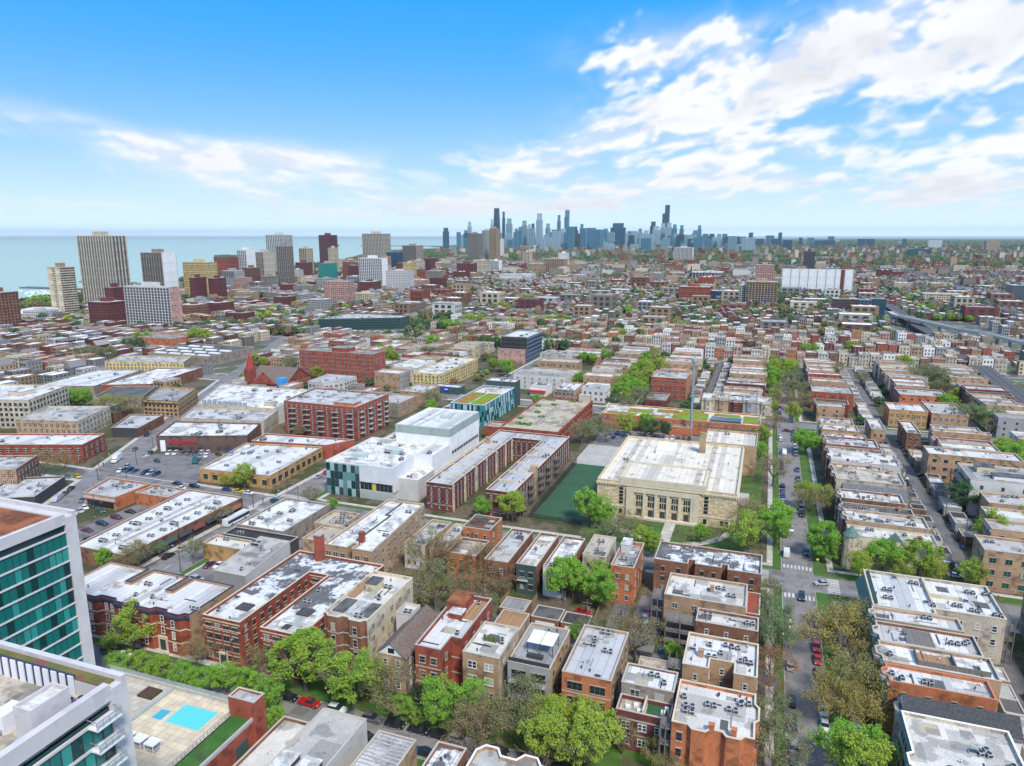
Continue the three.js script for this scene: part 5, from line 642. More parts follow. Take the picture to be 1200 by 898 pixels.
B('brick_flats', 'orange brick flats with white roof south of the station street', [70, 89.6, 445, 464], 9.4, { wall: 'ochre', side: 'orange', roof: 'white', units: [0, 3, 3], fl: 2, det: 1, win: { n: [2.4, 1.4, 1.6] } });
B('brick_flats', 'rust brick flats with pale roof beside orange brick flats', [91, 109, 443, 474], 9.4, { wall: 'common', side: 'orange', roof: 'silver', units: [1, 3, 3], fl: 2, det: 1, win: { n: [2.6, 1.3, 1.6] } });
B('brick_flats', 'plain brown flats at the edge of the lower alley', [71.6, 104, 172, 216], 11, { wall: 'common', side: 'taupe', roof: 'silver', units: [0, 4, 6], fl: 3, det: 2, win: { n: [4, 1.1, 1.6], e: [3.4, 1.1, 1.6] }, front: 'ne' });

// ---------------------------------------------------------------- beyond the station street
for (let k = 0; k < 5; k++) { const w = ['cream', 'tan', 'maroon', 'grey', 'beige'][k]; const b = B('victorian_house', `${['cream', 'tan', 'maroon', 'grey', 'beige'][k]} bay fronted row house opposite the brick station`, [...bayN(-34 + k * 8.1, -26.1 + k * 8.1, 441, [[-30.1 + k * 8.1, 4, 1]]), [-26.1 + k * 8.1, 456], [-34 + k * 8.1, 456]], 9 + (k % 2) * 0.5, { wall: w, roof: k % 2 ? 'silver' : 'white', fl: 2, det: 1, win: { n: [1.5, 1, 1.8] }, cor: M.trim, cat: 'house', units: [0, 1, 2] }); void b; }
{ B('red_brick_flats', 'five storey red brick flats behind the trees of the narrow street', [-70, -47, 472, 499], 14, { wall: 'redB', side: 'orange', roof: 'silver', fl: 4, det: 1, win: { n: [3, 1.3, 1.6], w: [4, 1.2, 1.5] }, units: [1, 4, 4] });
  B('brick_shed', 'low brown brick shed with grey roof beside red brick flats', [-69, -56, 443, 464], 5, { wall: 'maroon', roof: 'grey', units: [0, 1, 1], cat: 'shed' });
  B('red_brick_flats', 'lower red brick flats with pale roof on the narrow street', [-74, -52, 562, 581], 10, { wall: 'redB', roof: 'silver', fl: 3, det: 1, win: { n: [3, 1.2, 1.5] }, units: [0, 3, 3] });
  B('red_brick_flats', 'maroon brick flats with silver roof west of the residential street', [30.4, 54.4, 476, 498], 10.6, { wall: 'redB', side: 'red', roof: 'silver', fl: 3, det: 1, win: { n: [5, 1.1, 1.4], e: [2.4, 1.1, 1.6] }, units: [0, 3, 4] });
  B('red_brick_flats', 'long red brick flats with pale cluttered roof by the far alley', [81, 108, 485, 507], 10.6, { wall: 'orange', side: 'red', roof: 'silver', fl: 3, det: 1, win: { n: [4, 1.1, 1.4], e: [2.6, 1.1, 1.6] }, units: [0, 4, 4] });
  B('house', 'pale two storey house behind the beige lift tower', [-111, -95.5, 445, 463], 9, { wall: 'pale', side: 'white', roof: 'silver', fl: 2, det: 1, win: { n: [3, 1.4, 1.6], w: [3, 1.2, 1.5] }, units: [0, 2, 2], cat: 'house' });
  B('brick_shop', 'tan brick shop with framed dark windows near the parking garage', [-129, -114.6, 441, 466], 7.6, { wall: 'taupe', side: 'tan', roof: 'white', fl: 2, det: 1, win: { n: [2.4, 1.6, 1.8] }, units: [1, 3, 2] });
  const r = B('fast_food_shop', 'white shop with red awning behind the parking garage', [-149, -137.6, 452, 466], 5.6, { wall: 'white', roof: 'sage' in {} ? 'white' : 'silver', units: [1, 2, 1] }); part(r, 'awning', mat('red awning', [0.6, 0.02, 0.03]), (g, X, Z) => g.box(X(-148.8), X(-137.8), 2.8, 4.2, Z(450.6), Z(452)));
  B('storage_block', 'windowless pale beige storage block', [-178 + 6, -150, 547, 568], 12.4, { wall: 'beige', side: 'pale', roof: 'grey', units: [2, 5, 3] });
  const d = B('office_block', 'brown brick office with dark glass upper floors', [-216, -191, 566, 612], 12, { wall: 'pink', side: 'dark', roof: 'grey', units: [2, 2, 2], fl: 3, det: 1, win: { w: [2.6, 2.2, 2.4] } }); B('', '', [-214, -190.4, 569, 612], 22, { into: d, wall: 'dark', side: 'blue', roof: 'white', units: [2, 2, 1], fl: 6, det: 1, win: { n: [2.6, 2.2, 1.8], w: [2.6, 2.2, 1.8] }, frame: M.dark, sill: M.dark });
  B('yellow_flats', 'long yellow brick flats with white roof on the shopping street', [-236, -214, 446, 516], 11, { wall: 'yellow', side: 'yellow', roof: 'white', fl: 4, det: 1, win: { n: [3, 1.1, 1.4], w: [3.4, 1.2, 1.4] }, units: [2, 6, 6] });
  const s = B('blue_shop', 'low teal shop with square blue sign beside yellow flats', [-216, -195, 421.5 + 15, 446], 4.6, { wall: 'green', roof: 'white', units: [0, 1, 1] }); part(s, 'sign', mat('blue sign', [0.01, 0.06, 0.55], { roughness: 0.4 }), (g, X, Z) => g.box(X(-206.6), X(-203), 2, 5.2, Z(436.5), Z(436.2))); part(s, 'sign_mark', M.white, (g, X, Z) => g.box(X(-205.9), X(-203.7), 3.2, 3.9, Z(436.2), Z(436.15))); }
// ---------------------------------------------------------------- west of the diagonal avenue and behind it
B('brick_row', 'long two storey red brick block on the diagonal avenue', [[-362, 220], [-306, 240], [-312.5, 258], [-369, 238]], 8, { wall: 'red', side: 'red', roof: 'white', fl: 2, det: 1, front: 'nw', win: { n: [4, 2.2, 1.8], w: [4, 2, 1.8] }, units: [1, 5, 6] });
B('tan_flats', 'three storey tan brick flats behind the red brick block', [[-376, 258], [-341, 266], [-354, 298], [-388, 286]], 10, { wall: 'tan', side: 'cream', roof: 'silver', fl: 3, det: 1, win: { n: [3, 1.3, 1.6], w: [3.4, 1.6, 1.6] }, units: [0, 4, 4] });
B('beige_apartments', 'five storey beige concrete apartments with regular window grid', [[-432, 262], [-388, 275], [-404, 312], [-446, 300]], 16, { wall: 'beige', side: 'cream', roof: 'white', fl: 5, det: 1, win: { n: [3, 1.7, 1.7], w: [3.2, 1.6, 1.7] }, units: [1, 5, 5], boxes: [[-414, -404, 282, 292, 2.6, 'beige', 'white']] });
B('shop', 'long low shop row with pale roof on the diagonal avenue', [[-290, 180], [-271.5, 189.5], [-283, 212], [-303, 202]], 4, { wall: 'dark', side: 'dark', roof: 'silver', units: [0, 3, 5] });
B('brick_flats', 'brown brick flats beside the long low shop row', [[-318, 188], [-294, 199], [-304, 216], [-328, 206]], 10, { wall: 'common', side: 'brown', roof: 'silver', fl: 3, det: 1, win: { n: [3, 1.2, 1.5], w: [3, 1.2, 1.5] }, units: [0, 3, 3] });
B('shop', 'grey flat roofed shop with dark canopy on the diagonal avenue', [[-330, 277], [-315.5, 281], [-326, 309], [-345, 303]], 4.8, { wall: 'dark', side: 'brown', roof: 'silver', units: [1, 3, 3] });
{ const b = B('ochre_office', 'three storey ochre brick office with dark slate roof edge', [[-352, 319], [-329, 323], [-347, 358], [-375, 354]], 8.6, { wall: 'ochre', side: 'ochre', roof: 'grey', fl: 3, det: 1, win: { n: [2.6, 1.6, 1.5], w: [2.8, 1.5, 1.5] }, units: [2, 3, 2], cope: M.slate, par: 1.4, cor: M.slate }); void b; }
B('shed', 'long shed with dark green roof behind the ochre office', [[-396, 322], [-366, 331], [-386, 362], [-412, 352]], 7, { wall: 'taupe', roof: 'dark', units: [0, 2, 2] });
B('warehouse', 'long warehouse with white roof and red end wall', [[-424, 352], [-395, 366], [-408, 428], [-440, 414]], 7, { wall: 'redB', side: 'brown', roof: 'white', units: [0, 3, 4] });
B('warehouse', 'broad white roofed warehouse beside red ended warehouse', [[-466, 336], [-428, 350], [-446, 408], [-480, 396]], 6.4, { wall: 'taupe', roof: 'white', units: [1, 3, 4] });
B('yellow_flats', 'yellow brick apartment row with repeated bays', [[-492, 414], [-430, 432], [-446, 458], [-505, 440]], 9, { wall: 'yellow', side: 'ochre', roof: 'silver', fl: 3, det: 1, win: { n: [2.8, 1.3, 1.5], w: [3, 1.2, 1.5] }, units: [0, 5, 6] });
{ const b = B('depot', 'wide depot with dark roof and rows of white skylights', [[-500, 464], [-436, 466], [-436, 522], [-500, 520]], 8, { wall: 'taupe', roof: 'dark', units: [0, 0, 2] }); for (let k = 0; k < 14; k++) part(b, 'roof_light', M.white, (g, X, Z) => { const x = -497 + (k % 4) * 15.5, s = 468 + Math.floor(k / 4) * 13; g.box(X(x), X(x + 11), 8, 9, Z(s), Z(s + 3)); }); }
B('brick_shed', 'pair of orange brick sheds near the lakefront towers', [-584, -540, 531, 556], 9, { wall: 'orange', roof: 'grey', units: [1, 3, 2], cat: 'shed' });
{ const c = B('church', 'brick church with brown hipped roof and red pointed steeple', [-338, -306, 396, 424], 8, { wall: 'red', side: 'brown', roof: 'dark', par: 0, units: [0, 0, 0], cat: 'church' }); gable(c, -338, -306, 396, 424, 8, 17, 'x', M.shingle, wallMat('red'), 0.6); part(c, 'front_gable', wallMat('redB'), (g, X, Z) => { g.tri([X(-334), 7, Z(395)], [X(-314), 7, Z(395)], [X(-324), 15.5, Z(395)]); }); part(c, 'bell_tower', wallMat('red'), (g, X, Z) => g.box(X(-339), X(-333.5), 0, 17, Z(394), Z(399.5))); part(c, 'steeple', mat('red shingle', [0.36, 0.035, 0.03]), (g, X, Z) => g.cyl(X(-336.2), Z(396.8), 17, 28, 3.0, 0.1, 8)); }
B('rounded_flats', 'white apartment block with curved corner behind brick apartments', [[-290, 398], [-276, 396], [-271, 400], [-268, 408], [-268, 424], [-292, 424]], 10, { wall: 'pale', side: 'pale', roof: 'silver', fl: 3, det: 1, front: 'nwe', win: { n: [2.8, 2, 1.5], w: [2.8, 2, 1.5] }, units: [0, 3, 3] });
{ const t = thing('water_tank', 'bright blue square water tank on legs beside church', 'tank', -303, 0, 388); new GB().box(-2.6, 2.6, 9, 14, -2.6, 2.6, true).mesh('tank', mat('blue tank', [0.06, 0.3, 0.62]), t); new GB().box(-2.4, -2, 0, 9, -2.4, -2).box(2, 2.4, 0, 9, -2.4, -2).box(-2.4, -2, 0, 9, 2, 2.4).box(2, 2.4, 0, 9, 2, 2.4).mesh('legs', M.dark, t); }
B('red_apartments', 'eight storey bright red brick apartments with orange ground floor', [-332, -268.5, 447, 466], 22, { wall: 'redB', side: 'redB', roof: 'grey', fl: 7, det: 1, front: 'nw', win: { n: [3, 1.4, 1.6], w: [3.2, 1.3, 1.6] }, units: [3, 4, 4], boxes: [[-306, -292, 452, 462, 3, 'red', 'grey']] });
B('dark_glass_block', 'low dark green glass block among pale roofs', [[-486, 694], [-404, 740], [-404, 762], [-486, 762]], 13, { wall: 'green', side: 'green', roof: 'silver', fl: 4, det: 1, win: { n: [3, 2.2, 2] }, pane: M.tealD, frame: M.dark, sill: M.dark, units: [3, 4, 4] });
B('dance_studio', 'grey flats with flat roof behind brick apartments', [-252, -204, 368, 392], 8, { wall: 'taupe', side: 'common', roof: 'silver', fl: 3, det: 1, win: { n: [3, 1.2, 1.5], w: [3, 1.2, 1.5] }, units: [0, 4, 4] });
B('brick_flats', 'row of tan flats with porches along the shopping street', [-218, -202, 372 + 24, 420], 9, { wall: 'common', roof: 'silver', fl: 3, det: 1, win: { w: [3, 1.4, 1.6] }, units: [0, 3, 3] });

// ---------------------------------------------------------------- rows of houses filling the blocks
const overlaps = (x0, x1, s0, s1, m = 0.6) => reserved.some((r) => x0 < r[1] + m && x1 > r[0] - m && s0 < r[3] + m && s1 > r[2] - m);
const palette = ['red', 'maroon', 'brown', 'common', 'tan', 'beige', 'cream', 'taupe', 'pale', 'orange', 'grey', 'redB', 'white', 'pink'];
const wallWord = { red: 'red brick', maroon: 'maroon brick', brown: 'brown brick', common: 'tan brick', tan: 'sandy brick', beige: 'beige', cream: 'cream', taupe: 'taupe', pale: 'pale grey', orange: 'orange brick', grey: 'grey', redB: 'bright red brick', white: 'white', pink: 'pinkish', yellow: 'yellow brick', green: 'green', blue: 'blue' };
let rows = 0;
function row(axis, a0, a1, b0, b1, front, where, seed, o = {}) {
  const R = rng(seed), [w0, w1] = o.w ?? [7, 11], [h0, h1] = o.h ?? [7.4, 12.2];
  for (let a = a0; a < a1 - w0 * 0.8;) {
    const w = Math.min(a1 - a, w0 + R() * (w1 - w0)), h = h0 + R() * (h1 - h0), wl = (o.pal ?? palette)[Math.floor(R() * (o.pal ?? palette).length)], rr = R(), rf = rr < 0.36 ? 'white' : rr < 0.66 ? 'silver' : rr < 0.8 ? 'grey' : rr < 0.9 ? 'tan' : 'dark';
    const j0 = R() * 2.2, j1 = R() * R() * 10, f = axis === 's' ? [b0 + j0, b1 - j1, a, a + w - 0.5] : [a, a + w - 0.5, b0 + j0, b1 - j1]; a += w + (R() < 0.12 ? 3 + R() * 5 : 0.15);
    if (overlaps(...f)) continue; rows++;
    B(o.name ?? 'row_house', `${wallWord[wl]} ${o.word ?? 'row house'} with ${rf === 'tan' ? 'tan' : rf === 'dark' ? 'charcoal' : rf} roof ${where}`, f, h, { wall: wl, side: R() < 0.5 ? wl : 'common', roof: rf, front, det: o.det ?? 1, fl: Math.round(h / 3.4), win: axis === 's' ? { [front]: [2.3, 1.1, 1.6], n: [5, 1, 1.4] } : { n: [2.2, 1.1, 1.6] }, units: [0, R() < 0.5 ? 1 : 0, 1 + (R() < 0.5 ? 1 : 0)], cat: o.cat ?? 'house', group: (o.word ?? 'row house') + 's ' + where, cor: R() < 0.4 ? M.trim : null });
  }
}
row('s', 440, 626, 30.5, 54, 'e', 'on the far side of the residential street', 21, { w: [8, 14] });
row('s', 458, 628, -23.4, 3, 'w', 'between far alley and residential street', 22, { w: [8, 15] });
row('s', 466, 628, -74, -47, 'e', 'on the narrow tree lined street', 23, { w: [8, 14] });
row('s', 466, 628, -118, -95, 'w', 'behind the narrow street trees', 24, { w: [8, 14] });
row('s', 470, 628, -168, -128, 'e', 'along the far shopping street', 25, { w: [12, 22], h: [6, 11], word: 'shop', name: 'shop_house', cat: 'shop' });
row('s', 510, 628, 81, 107, 'e', 'backing the far alley', 26, { w: [9, 14], h: [9, 12.5], pal: ['cream', 'beige', 'pale', 'common', 'tan', 'red'] });
row('s', 240, 420, 121, 146, 'e', 'on the side street', 27, { w: [9, 14] });
row('s', 438, 628, 121, 146, 'e', 'on the far side street', 28, { w: [9, 14] });
row('s', 255, 276, 74, 106, 'e', 'across the alley from turret house', 29); row('s', 362, 398, 80, 107, 'e', 'north of the grey walled flats', 30);
row('s', 436, 628, -262, -240, 'w', 'behind the yellow flats', 31, { w: [10, 16] });
row('x', -420, -270, 560, 582, 'n', 'between depot and office block', 32, { w: [9, 16] }); row('x', -430, -246, 604, 626, 'n', 'north of the cross street', 33, { w: [8, 14] }); row('x', -400, -345, 470, 490, 'n', 'behind red apartments', 34, { w: [9, 15] }); row('x', -345, -265, 480, 500, 'n', 'south of red apartments', 35, { w: [9, 15] }); row('x', -345, -265, 520, 542, 'n', 'south of red apartments', 36, { w: [9, 15] });
for (let k = 0; k < 3; k++) { const s = 644 + k * 100; row('x', -330 - k * 40, 210, s + 5, s + 22, 'n', ['facing the cross street', 'one street beyond the cross street', 'two streets beyond the cross street'][k], 50 + k, { w: [7, 9.5] }); row('x', -330 - k * 40, 210, s + 62, s + 80, 'n', ['behind the cross street', 'behind the second far street', 'behind the third far street'][k], 60 + k, { w: [7, 10] }); if (k > 0) break; }
for (const [s, x0, seed] of [[300, -560, 71], [402, -640, 73], [560, -700, 76]]) row('x', x0, roadW(s) - 70, s, s + 18, 'n', 'west of the diagonal avenue', seed, { w: [9, 16], h: [7, 10.5], word: 'apartment house', name: 'apartment_house', cat: 'apartment house' });
for (const [s, seed] of [[376, 80], [398, 81], [470, 82], [492, 83], [514, 84], [538, 85], [562, 86], [584, 87]]) row('x', roadW(s) + 13, -242, s, s + 15, 'n', 'between avenue and shopping street', seed, { w: [7.5, 14], h: [5, 11], word: 'brick house', name: 'brick_house' });

{ // garages along the alleys
  const R = rng(808), cols = ['brown', 'common', 'pale', 'grey', 'white', 'taupe'], roofs = ['grey', 'dark', 'silver', 'tan', 'white', 'black'];
  for (const [x0, x1, sa, sb, where] of [[57.6, 63.6, 256, 420, 'east of the dark alley'], [70.4, 76.8, 256, 420, 'west of the dark alley'], [-44.6, -37.4, 468, 628, 'east of the far alley'], [-30.6, -24.4, 468, 628, 'west of the far alley'], [56.4, 63, 440, 628, 'by the far side alley'], [70, 77, 510, 628, 'across the far side alley'], [55.4, 61, 128, 192, 'behind the copper bay flats']])
    for (let s = sa; s < sb;) { const w = 5.4 + R() * 2.4, rf = roofs[Math.floor(R() * 6)], wl = cols[Math.floor(R() * 6)]; const f = [x0 + R(), x1 - R(), s, s + w - 0.4]; s += w + (R() < 0.35 ? 2 + R() * 5 : 0.1); if (overlaps(...f, 0.2)) continue; B('garage', `${wallWord[wl]} garage with ${{ grey: 'grey', dark: 'charcoal', black: 'black', tan: 'tan', white: 'white', silver: 'silver' }[rf]} roof ${where}`, f, 2.9 + R() * 0.8, { cat: 'garage', wall: wl, roof: rf, par: 0.12, fl: 1, units: [0, 0, 0], group: 'garages ' + where }); }
}

{ // board fences between the back yards, and bins along the alleys
  const R = rng(919), fence = (x0, x1, s0, s1, l) => { const lx = x1 - x0, ls = s1 - s0, len = Math.hypot(lx, ls), t = thing('yard_fence', l, 'fence', x0, 0.12, s0, 0, 'board fences between back yards'); const n = Math.floor(len / 2.2); for (let k = 0; k <= n; k++) new GB().box(lx * k / n - 0.07, lx * k / n + 0.07, 0, 1.95, -ls * k / n - 0.07, -ls * k / n + 0.07).mesh('post', M.greyWood, t); new GB().box(Math.min(0, lx) - 0.03, Math.max(0, lx) + 0.03, 0.1, 1.8, -Math.max(0, ls) - 0.03, 0.03).mesh('boards', R() < 0.5 ? M.greyWood : M.wood, t); };
  for (const x of [-73.4, -62, -51, -38.8, -25.2]) fence(x, x, 158, 165.4, 'weathered board fence behind the front street houses');
  for (const x of [-107.6, -98.4, -80, -68, -59.2, -50, -40]) fence(x, x, 179.5, 187.5, 'weathered board fence behind the school street houses');
  for (const s of [252.6, 267.2, 288.2, 300, 318, 345.2, 352.8, 369, 381]) fence(54.5, 63.8, s, s, 'board fence dividing yards east of the dark alley');
  for (const s of [262, 277, 292, 306, 331, 346, 362]) fence(70.4, 79, s, s, 'board fence dividing yards west of the dark alley');
  const lid = new GB().box(-0.32, 0.32, 1.0, 1.1, -0.36, 0.4, true).geo(), tub = new GB().quad([-0.25, 0, 0.28], [0.25, 0, 0.28], [0.3, 1, 0.34], [-0.3, 1, 0.34]).quad([0.25, 0, -0.28], [-0.25, 0, -0.28], [-0.3, 1, -0.34], [0.3, 1, -0.34]).quad([0.25, 0, 0.28], [0.25, 0, -0.28], [0.3, 1, -0.34], [0.3, 1, 0.34]).quad([-0.25, 0, -0.28], [-0.25, 0, 0.28], [-0.3, 1, 0.34], [-0.3, 1, -0.34]).geo(), binC = { blue: [0.02, 0.1, 0.4], black: [0.02, 0.02, 0.022], green: [0.02, 0.09, 0.04] };
  const bin = (x, s, c, w) => { const t = thing('wheeled_bin', `${c} wheeled bin ${w}`, 'bin', x, 0.15, s, (R() - 0.5) * 0.5, 'wheeled bins ' + w), m = mat('bin ' + c, binC[c], { roughness: 0.5 }); add('tub', tub, m, t); add('lid', lid, m, t); };
  for (let s = 250; s < 420; s += 3.4 + R() * 6) for (const x of [64, 70]) if (R() > 0.35) { const c = ['blue', 'black', 'black', 'green'][Math.floor(R() * 4)]; bin(x, s, c, 'beside the dark alley'); if (R() > 0.5) bin(x, s + 0.9, c, 'beside the dark alley'); }
  for (let x = -104; x < -16; x += 4 + R() * 7) bin(x, 171.3, ['blue', 'black', 'green'][Math.floor(R() * 3)], 'behind the alley garages');
}

// ---------------------------------------------------------------- towers: [x0, x1, s0, s1, height, facade, wall, label]
const towers = [[-911,-888,696,718,66,"blank","cream","cream lakefront tower with dark glazed side and brick penthouse"],
  [-991,-922,812,836,107,"piers","beige","tallest lakefront tower with pale ribs and dark window columns"],
  [-982,-939,918,948,80,"piers","taupe","brown lakefront tower with blank white end wall"],
  [-715,-647,639,655,49,"grid","pale","broad white gridded slab with plain pinkish end wall"],
  [-761,-731,627,655,30,"holes","maroon","dark red brick block in front of tallest lakefront tower"],
  [-765,-752,655,673,45,"holes","maroon","taller maroon wing behind the dark red brick block"],
  [-840,-803,551,575,45,"holes","brown","red brown brick block by the harbour"],
  [-967,-919,990,1020,62,"holes","yellow","pair of yellow brick lakefront blocks"],
  [-893,-883,926,952,40,"holes","maroon","maroon curved lakefront block"],
  [-875,-861,948,974,38,"holes","maroon","second maroon lakefront block next to its curved twin"],
  [-1033,-1002,1157,1187,39,"grid","grey","wide dark grey lakefront block"],
  [-1143,-1104,1260,1290,62,"holes","redB","red brick block with green roof storey"],
  [-1113,-1089,1300,1330,77,"grid","white","white gridded lakefront tower"],
  [-1118,-1092,1360,1400,71,"grid","beige","broad beige gridded lakefront tower"],
  [-1007,-986,1189,1215,44,"piers","brown","brown slab block with dark centre"],
  [-974,-950,1201,1227,27,"holes","taupe","lower taupe block beside brown slab"],
  [-1022,-996,1319,1341,85,"piers","taupe","grey brown slab tower with fine ribs"],
  [-1288,-1232,1620,1660,110,"piers","pale","white striped tower rising behind the slab tower"],
  [-1242,-1218,1700,1730,74,"piers","cream","slim cream tower with dark edge"],
  [-1347,-1307,1950,1990,110,"piers","maroon","dark purple brown tower above teal block"],
  [-938,-907,1350,1376,48,"glass","teal","teal glass lakefront block"],
  [-1181,-1164,1750,1776,74,"holes","cream","small cream tower by purple brown tower"],
  [-1065,-1051,1427,1451,28,"holes","pale","pale low block before the slab tower"],
  [-1109,-1080,1500,1530,43,"holes","maroon","maroon block behind pale low block"],
  [-1251,-1176,2050,2100,115,"piers","beige","twin topped grey ribbed tower"],
  [-813,-759,1315,1339,62,"grid","white","white gridded tower standing among low roofs"],
  [-1130,-1092,1989,2025,58,"glass","blue","dark blue glass tower behind white gridded tower"],
  [-1267,-1214,2350,2410,74,"grid","taupe","wide grey gridded tower with white roof cap"],
  [-834,-813,1546,1576,43,"holes","yellow","yellow stepped block beside cream block"],
  [-939,-917,1800,1830,40,"holes","cream","cream block beside yellow stepped block"],
  [-927,-909,1844,1880,45,"piers","maroon","maroon ribbed tower beside cream block"],
  [-729,-697,1455,1481,30,"holes","taupe","taupe block with stepped roofline"],
  [-757,-711,1690,1716,39,"holes","maroon","wide maroon brick block"],
  [-754,-724,1814,1844,41,"holes","cream","cream block beside the wide maroon block"],
  [-1217,-1174,2842,2892,118,"piers","taupe","dark ribbed park side tower"],
  [-1238,-1216,3050,3100,133,"piers","sage","pale sage tower between dark and beige towers"],
  [-1163,-1132,2950,3000,140,"piers","tan","beige tower with dark crown"],
  [-1255,-1246,3327,3357,91,"piers","white","thin white tower next to beige tower"],
  [-766,-741,1952,1978,37,"grid","white","white and dark block below the park side tower"],
  [-607,-529,1604,1644,18,"holes","white","long low white hall among far roofs"],
  [-763,-743,2240,2270,58,"piers","cream","slim off white tower among low roofs"],
  [-621,-562,2010,2050,42,"piers","tan","broad tan ribbed block"],
  [-648,-619,2250,2280,53,"holes","white","white block behind broad tan block"],
  [-647,-608,1948,1988,29,"holes","tan","low tan block beside broad ribbed block"],
  [-1098,-1068,1692,1726,43,"holes","tan","tan block behind white gridded tower"],
  [-1103,-1097,1700,1720,34,"glass","teal","small teal block behind white gridded tower"],
  [-32,12,1149,1171,39,"grid","tan","tan gridded tower with white roof house"],
  [-42,-32,1154,1176,33,"grid","pale","pale slab attached to tan gridded tower"],
  [-27,8,1560,1590,49,"holes","pink","pinkish brown block behind tan gridded tower"],
  [-141,-91,1218,1248,24,"holes","redB","bright red brick block with red roof cupola"],
  [-90,-48,1235,1259,17,"glass","blue","low dark blue glass block"],
  [85,117,1075,1101,22,"bands","brown","round cornered brown banded block near the tracks"],
  [116,134,1084,1106,21,"grid","blue","blue and white block near the tracks"],
  [134,153,1090,1112,22,"glass","blue","dark blue block beside the blue and white block"],
  [93,123,2300,2340,63,"glass","dark","dark slim tower behind the white wrapped building"],
  [236,290,1306,1336,16,"holes","cream","cream block with window rows west of the tracks"],
  [369,411,1350,1390,29,"glass","grey","grey glass hall west of the tracks"],
  [-378,-304,3041,3101,61,"piers","pale","pale slab with dark side in front of the skyline"],
  [1364,1444,5675,5735,73,"holes","tan","tan block on the western horizon"],
  [696,799,4357,4437,40,"glass","green","dark long block on the western plain"]];
const skyline = [[-2821,-2775,6000,6040,183,"n"],[-2640,-2616,5900,5940,144,"t"],[-2731,-2700,6200,6240,123,"p"],[-2833,-2804,6600,6640,247,"p"],[-2617,-2584,6000,6040,160,"t"],[-2431,-2413,6500,6540,337,"n"],[-2549,-2538,6500,6540,267,"p"],[-2318,-2269,6300,6340,268,"g"],[-2238,-2206,6300,6340,176,"t"],[-2270,-2241,6500,6540,194,"t"],[-2305,-2257,6700,6740,257,"g"],[-2210,-2184,6600,6640,219,"p"],[-2208,-2178,6700,6740,228,"d"],[-2059,-2006,6400,6440,314,"p"],[-2030,-1991,6600,6640,226,"g"],[-1919,-1874,6400,6440,161,"d"],[-2032,-2004,7000,7040,315,"t"],[-1907,-1858,6700,6740,179,"p"],[-1957,-1923,7000,7040,360,"t"],[-1805,-1744,6700,6740,198,"d"],[-1824,-1790,7100,7140,228,"t"],[-1739,-1671,6900,6940,164,"n"],[-1662,-1612,6900,6940,188,"t"],[-1626,-1575,7000,7040,148,"p"],[-1611,-1558,7200,7240,183,"t"],[-1532,-1384,7200,7240,236,"n"],[-1396,-1282,7300,7340,158,"n"],[-1292,-1251,7400,7440,183,"t"],[-1240,-1177,7400,7440,166,"p"],[-1202,-1141,7600,7640,257,"d"],[-1160,-1088,7500,7540,209,"p"],[-1125,-1068,7800,7840,244,"p"],[-1049,-992,7700,7740,246,"p"],[-987,-939,7700,7740,229,"t"],[-936,-892,7900,7940,223,"t"],[-922,-841,7600,7640,124,"n"],[-814,-710,7400,7440,124,"p"],[-797,-705,7800,7840,168,"t"],[-759,-718,8000,8040,223,"t"],[-684,-627,7800,7840,133,"t"],[-615,-566,7800,7840,133,"n"],[-544,-504,7900,7940,133,"p"],[-493,-443,7900,7940,133,"t"],[-424,-344,7600,7640,65,"n"],[-343,-252,7800,7840,103,"t"],[-232,-190,8000,8040,145,"n"],[-171,-75,7600,7640,82,"n"],[-61,21,7900,7940,116,"t"],[-3,83,7500,7540,83,"n"],[60,99,8200,8240,146,"n"],[78,139,5600,5640,80,"n"],[267,302,8200,8240,94,"n"],[350,415,8200,8240,92,"t"],[404,474,7800,7840,66,"n"],[475,586,7800,7840,70,"n"],[561,622,8400,8440,107,"t"],[769,840,7600,7640,83,"n"],[846,913,7600,7640,83,"n"],[1303,1341,8600,8640,81,"n"],[1256,1359,7000,7040,72,"w"]];
const facades = {
  glassOf: (w) => w === 'teal' ? M.tealB : w === 'blue' ? mat('blue glass', [0.02, 0.07, 0.14], { roughness: 0.15 }) : w === 'dark' ? M.dark : w === 'green' ? mat('green glass', [0.02, 0.09, 0.1], { roughness: 0.15 }) : mat('grey glass', [0.1, 0.14, 0.16], { roughness: 0.15 }),
};
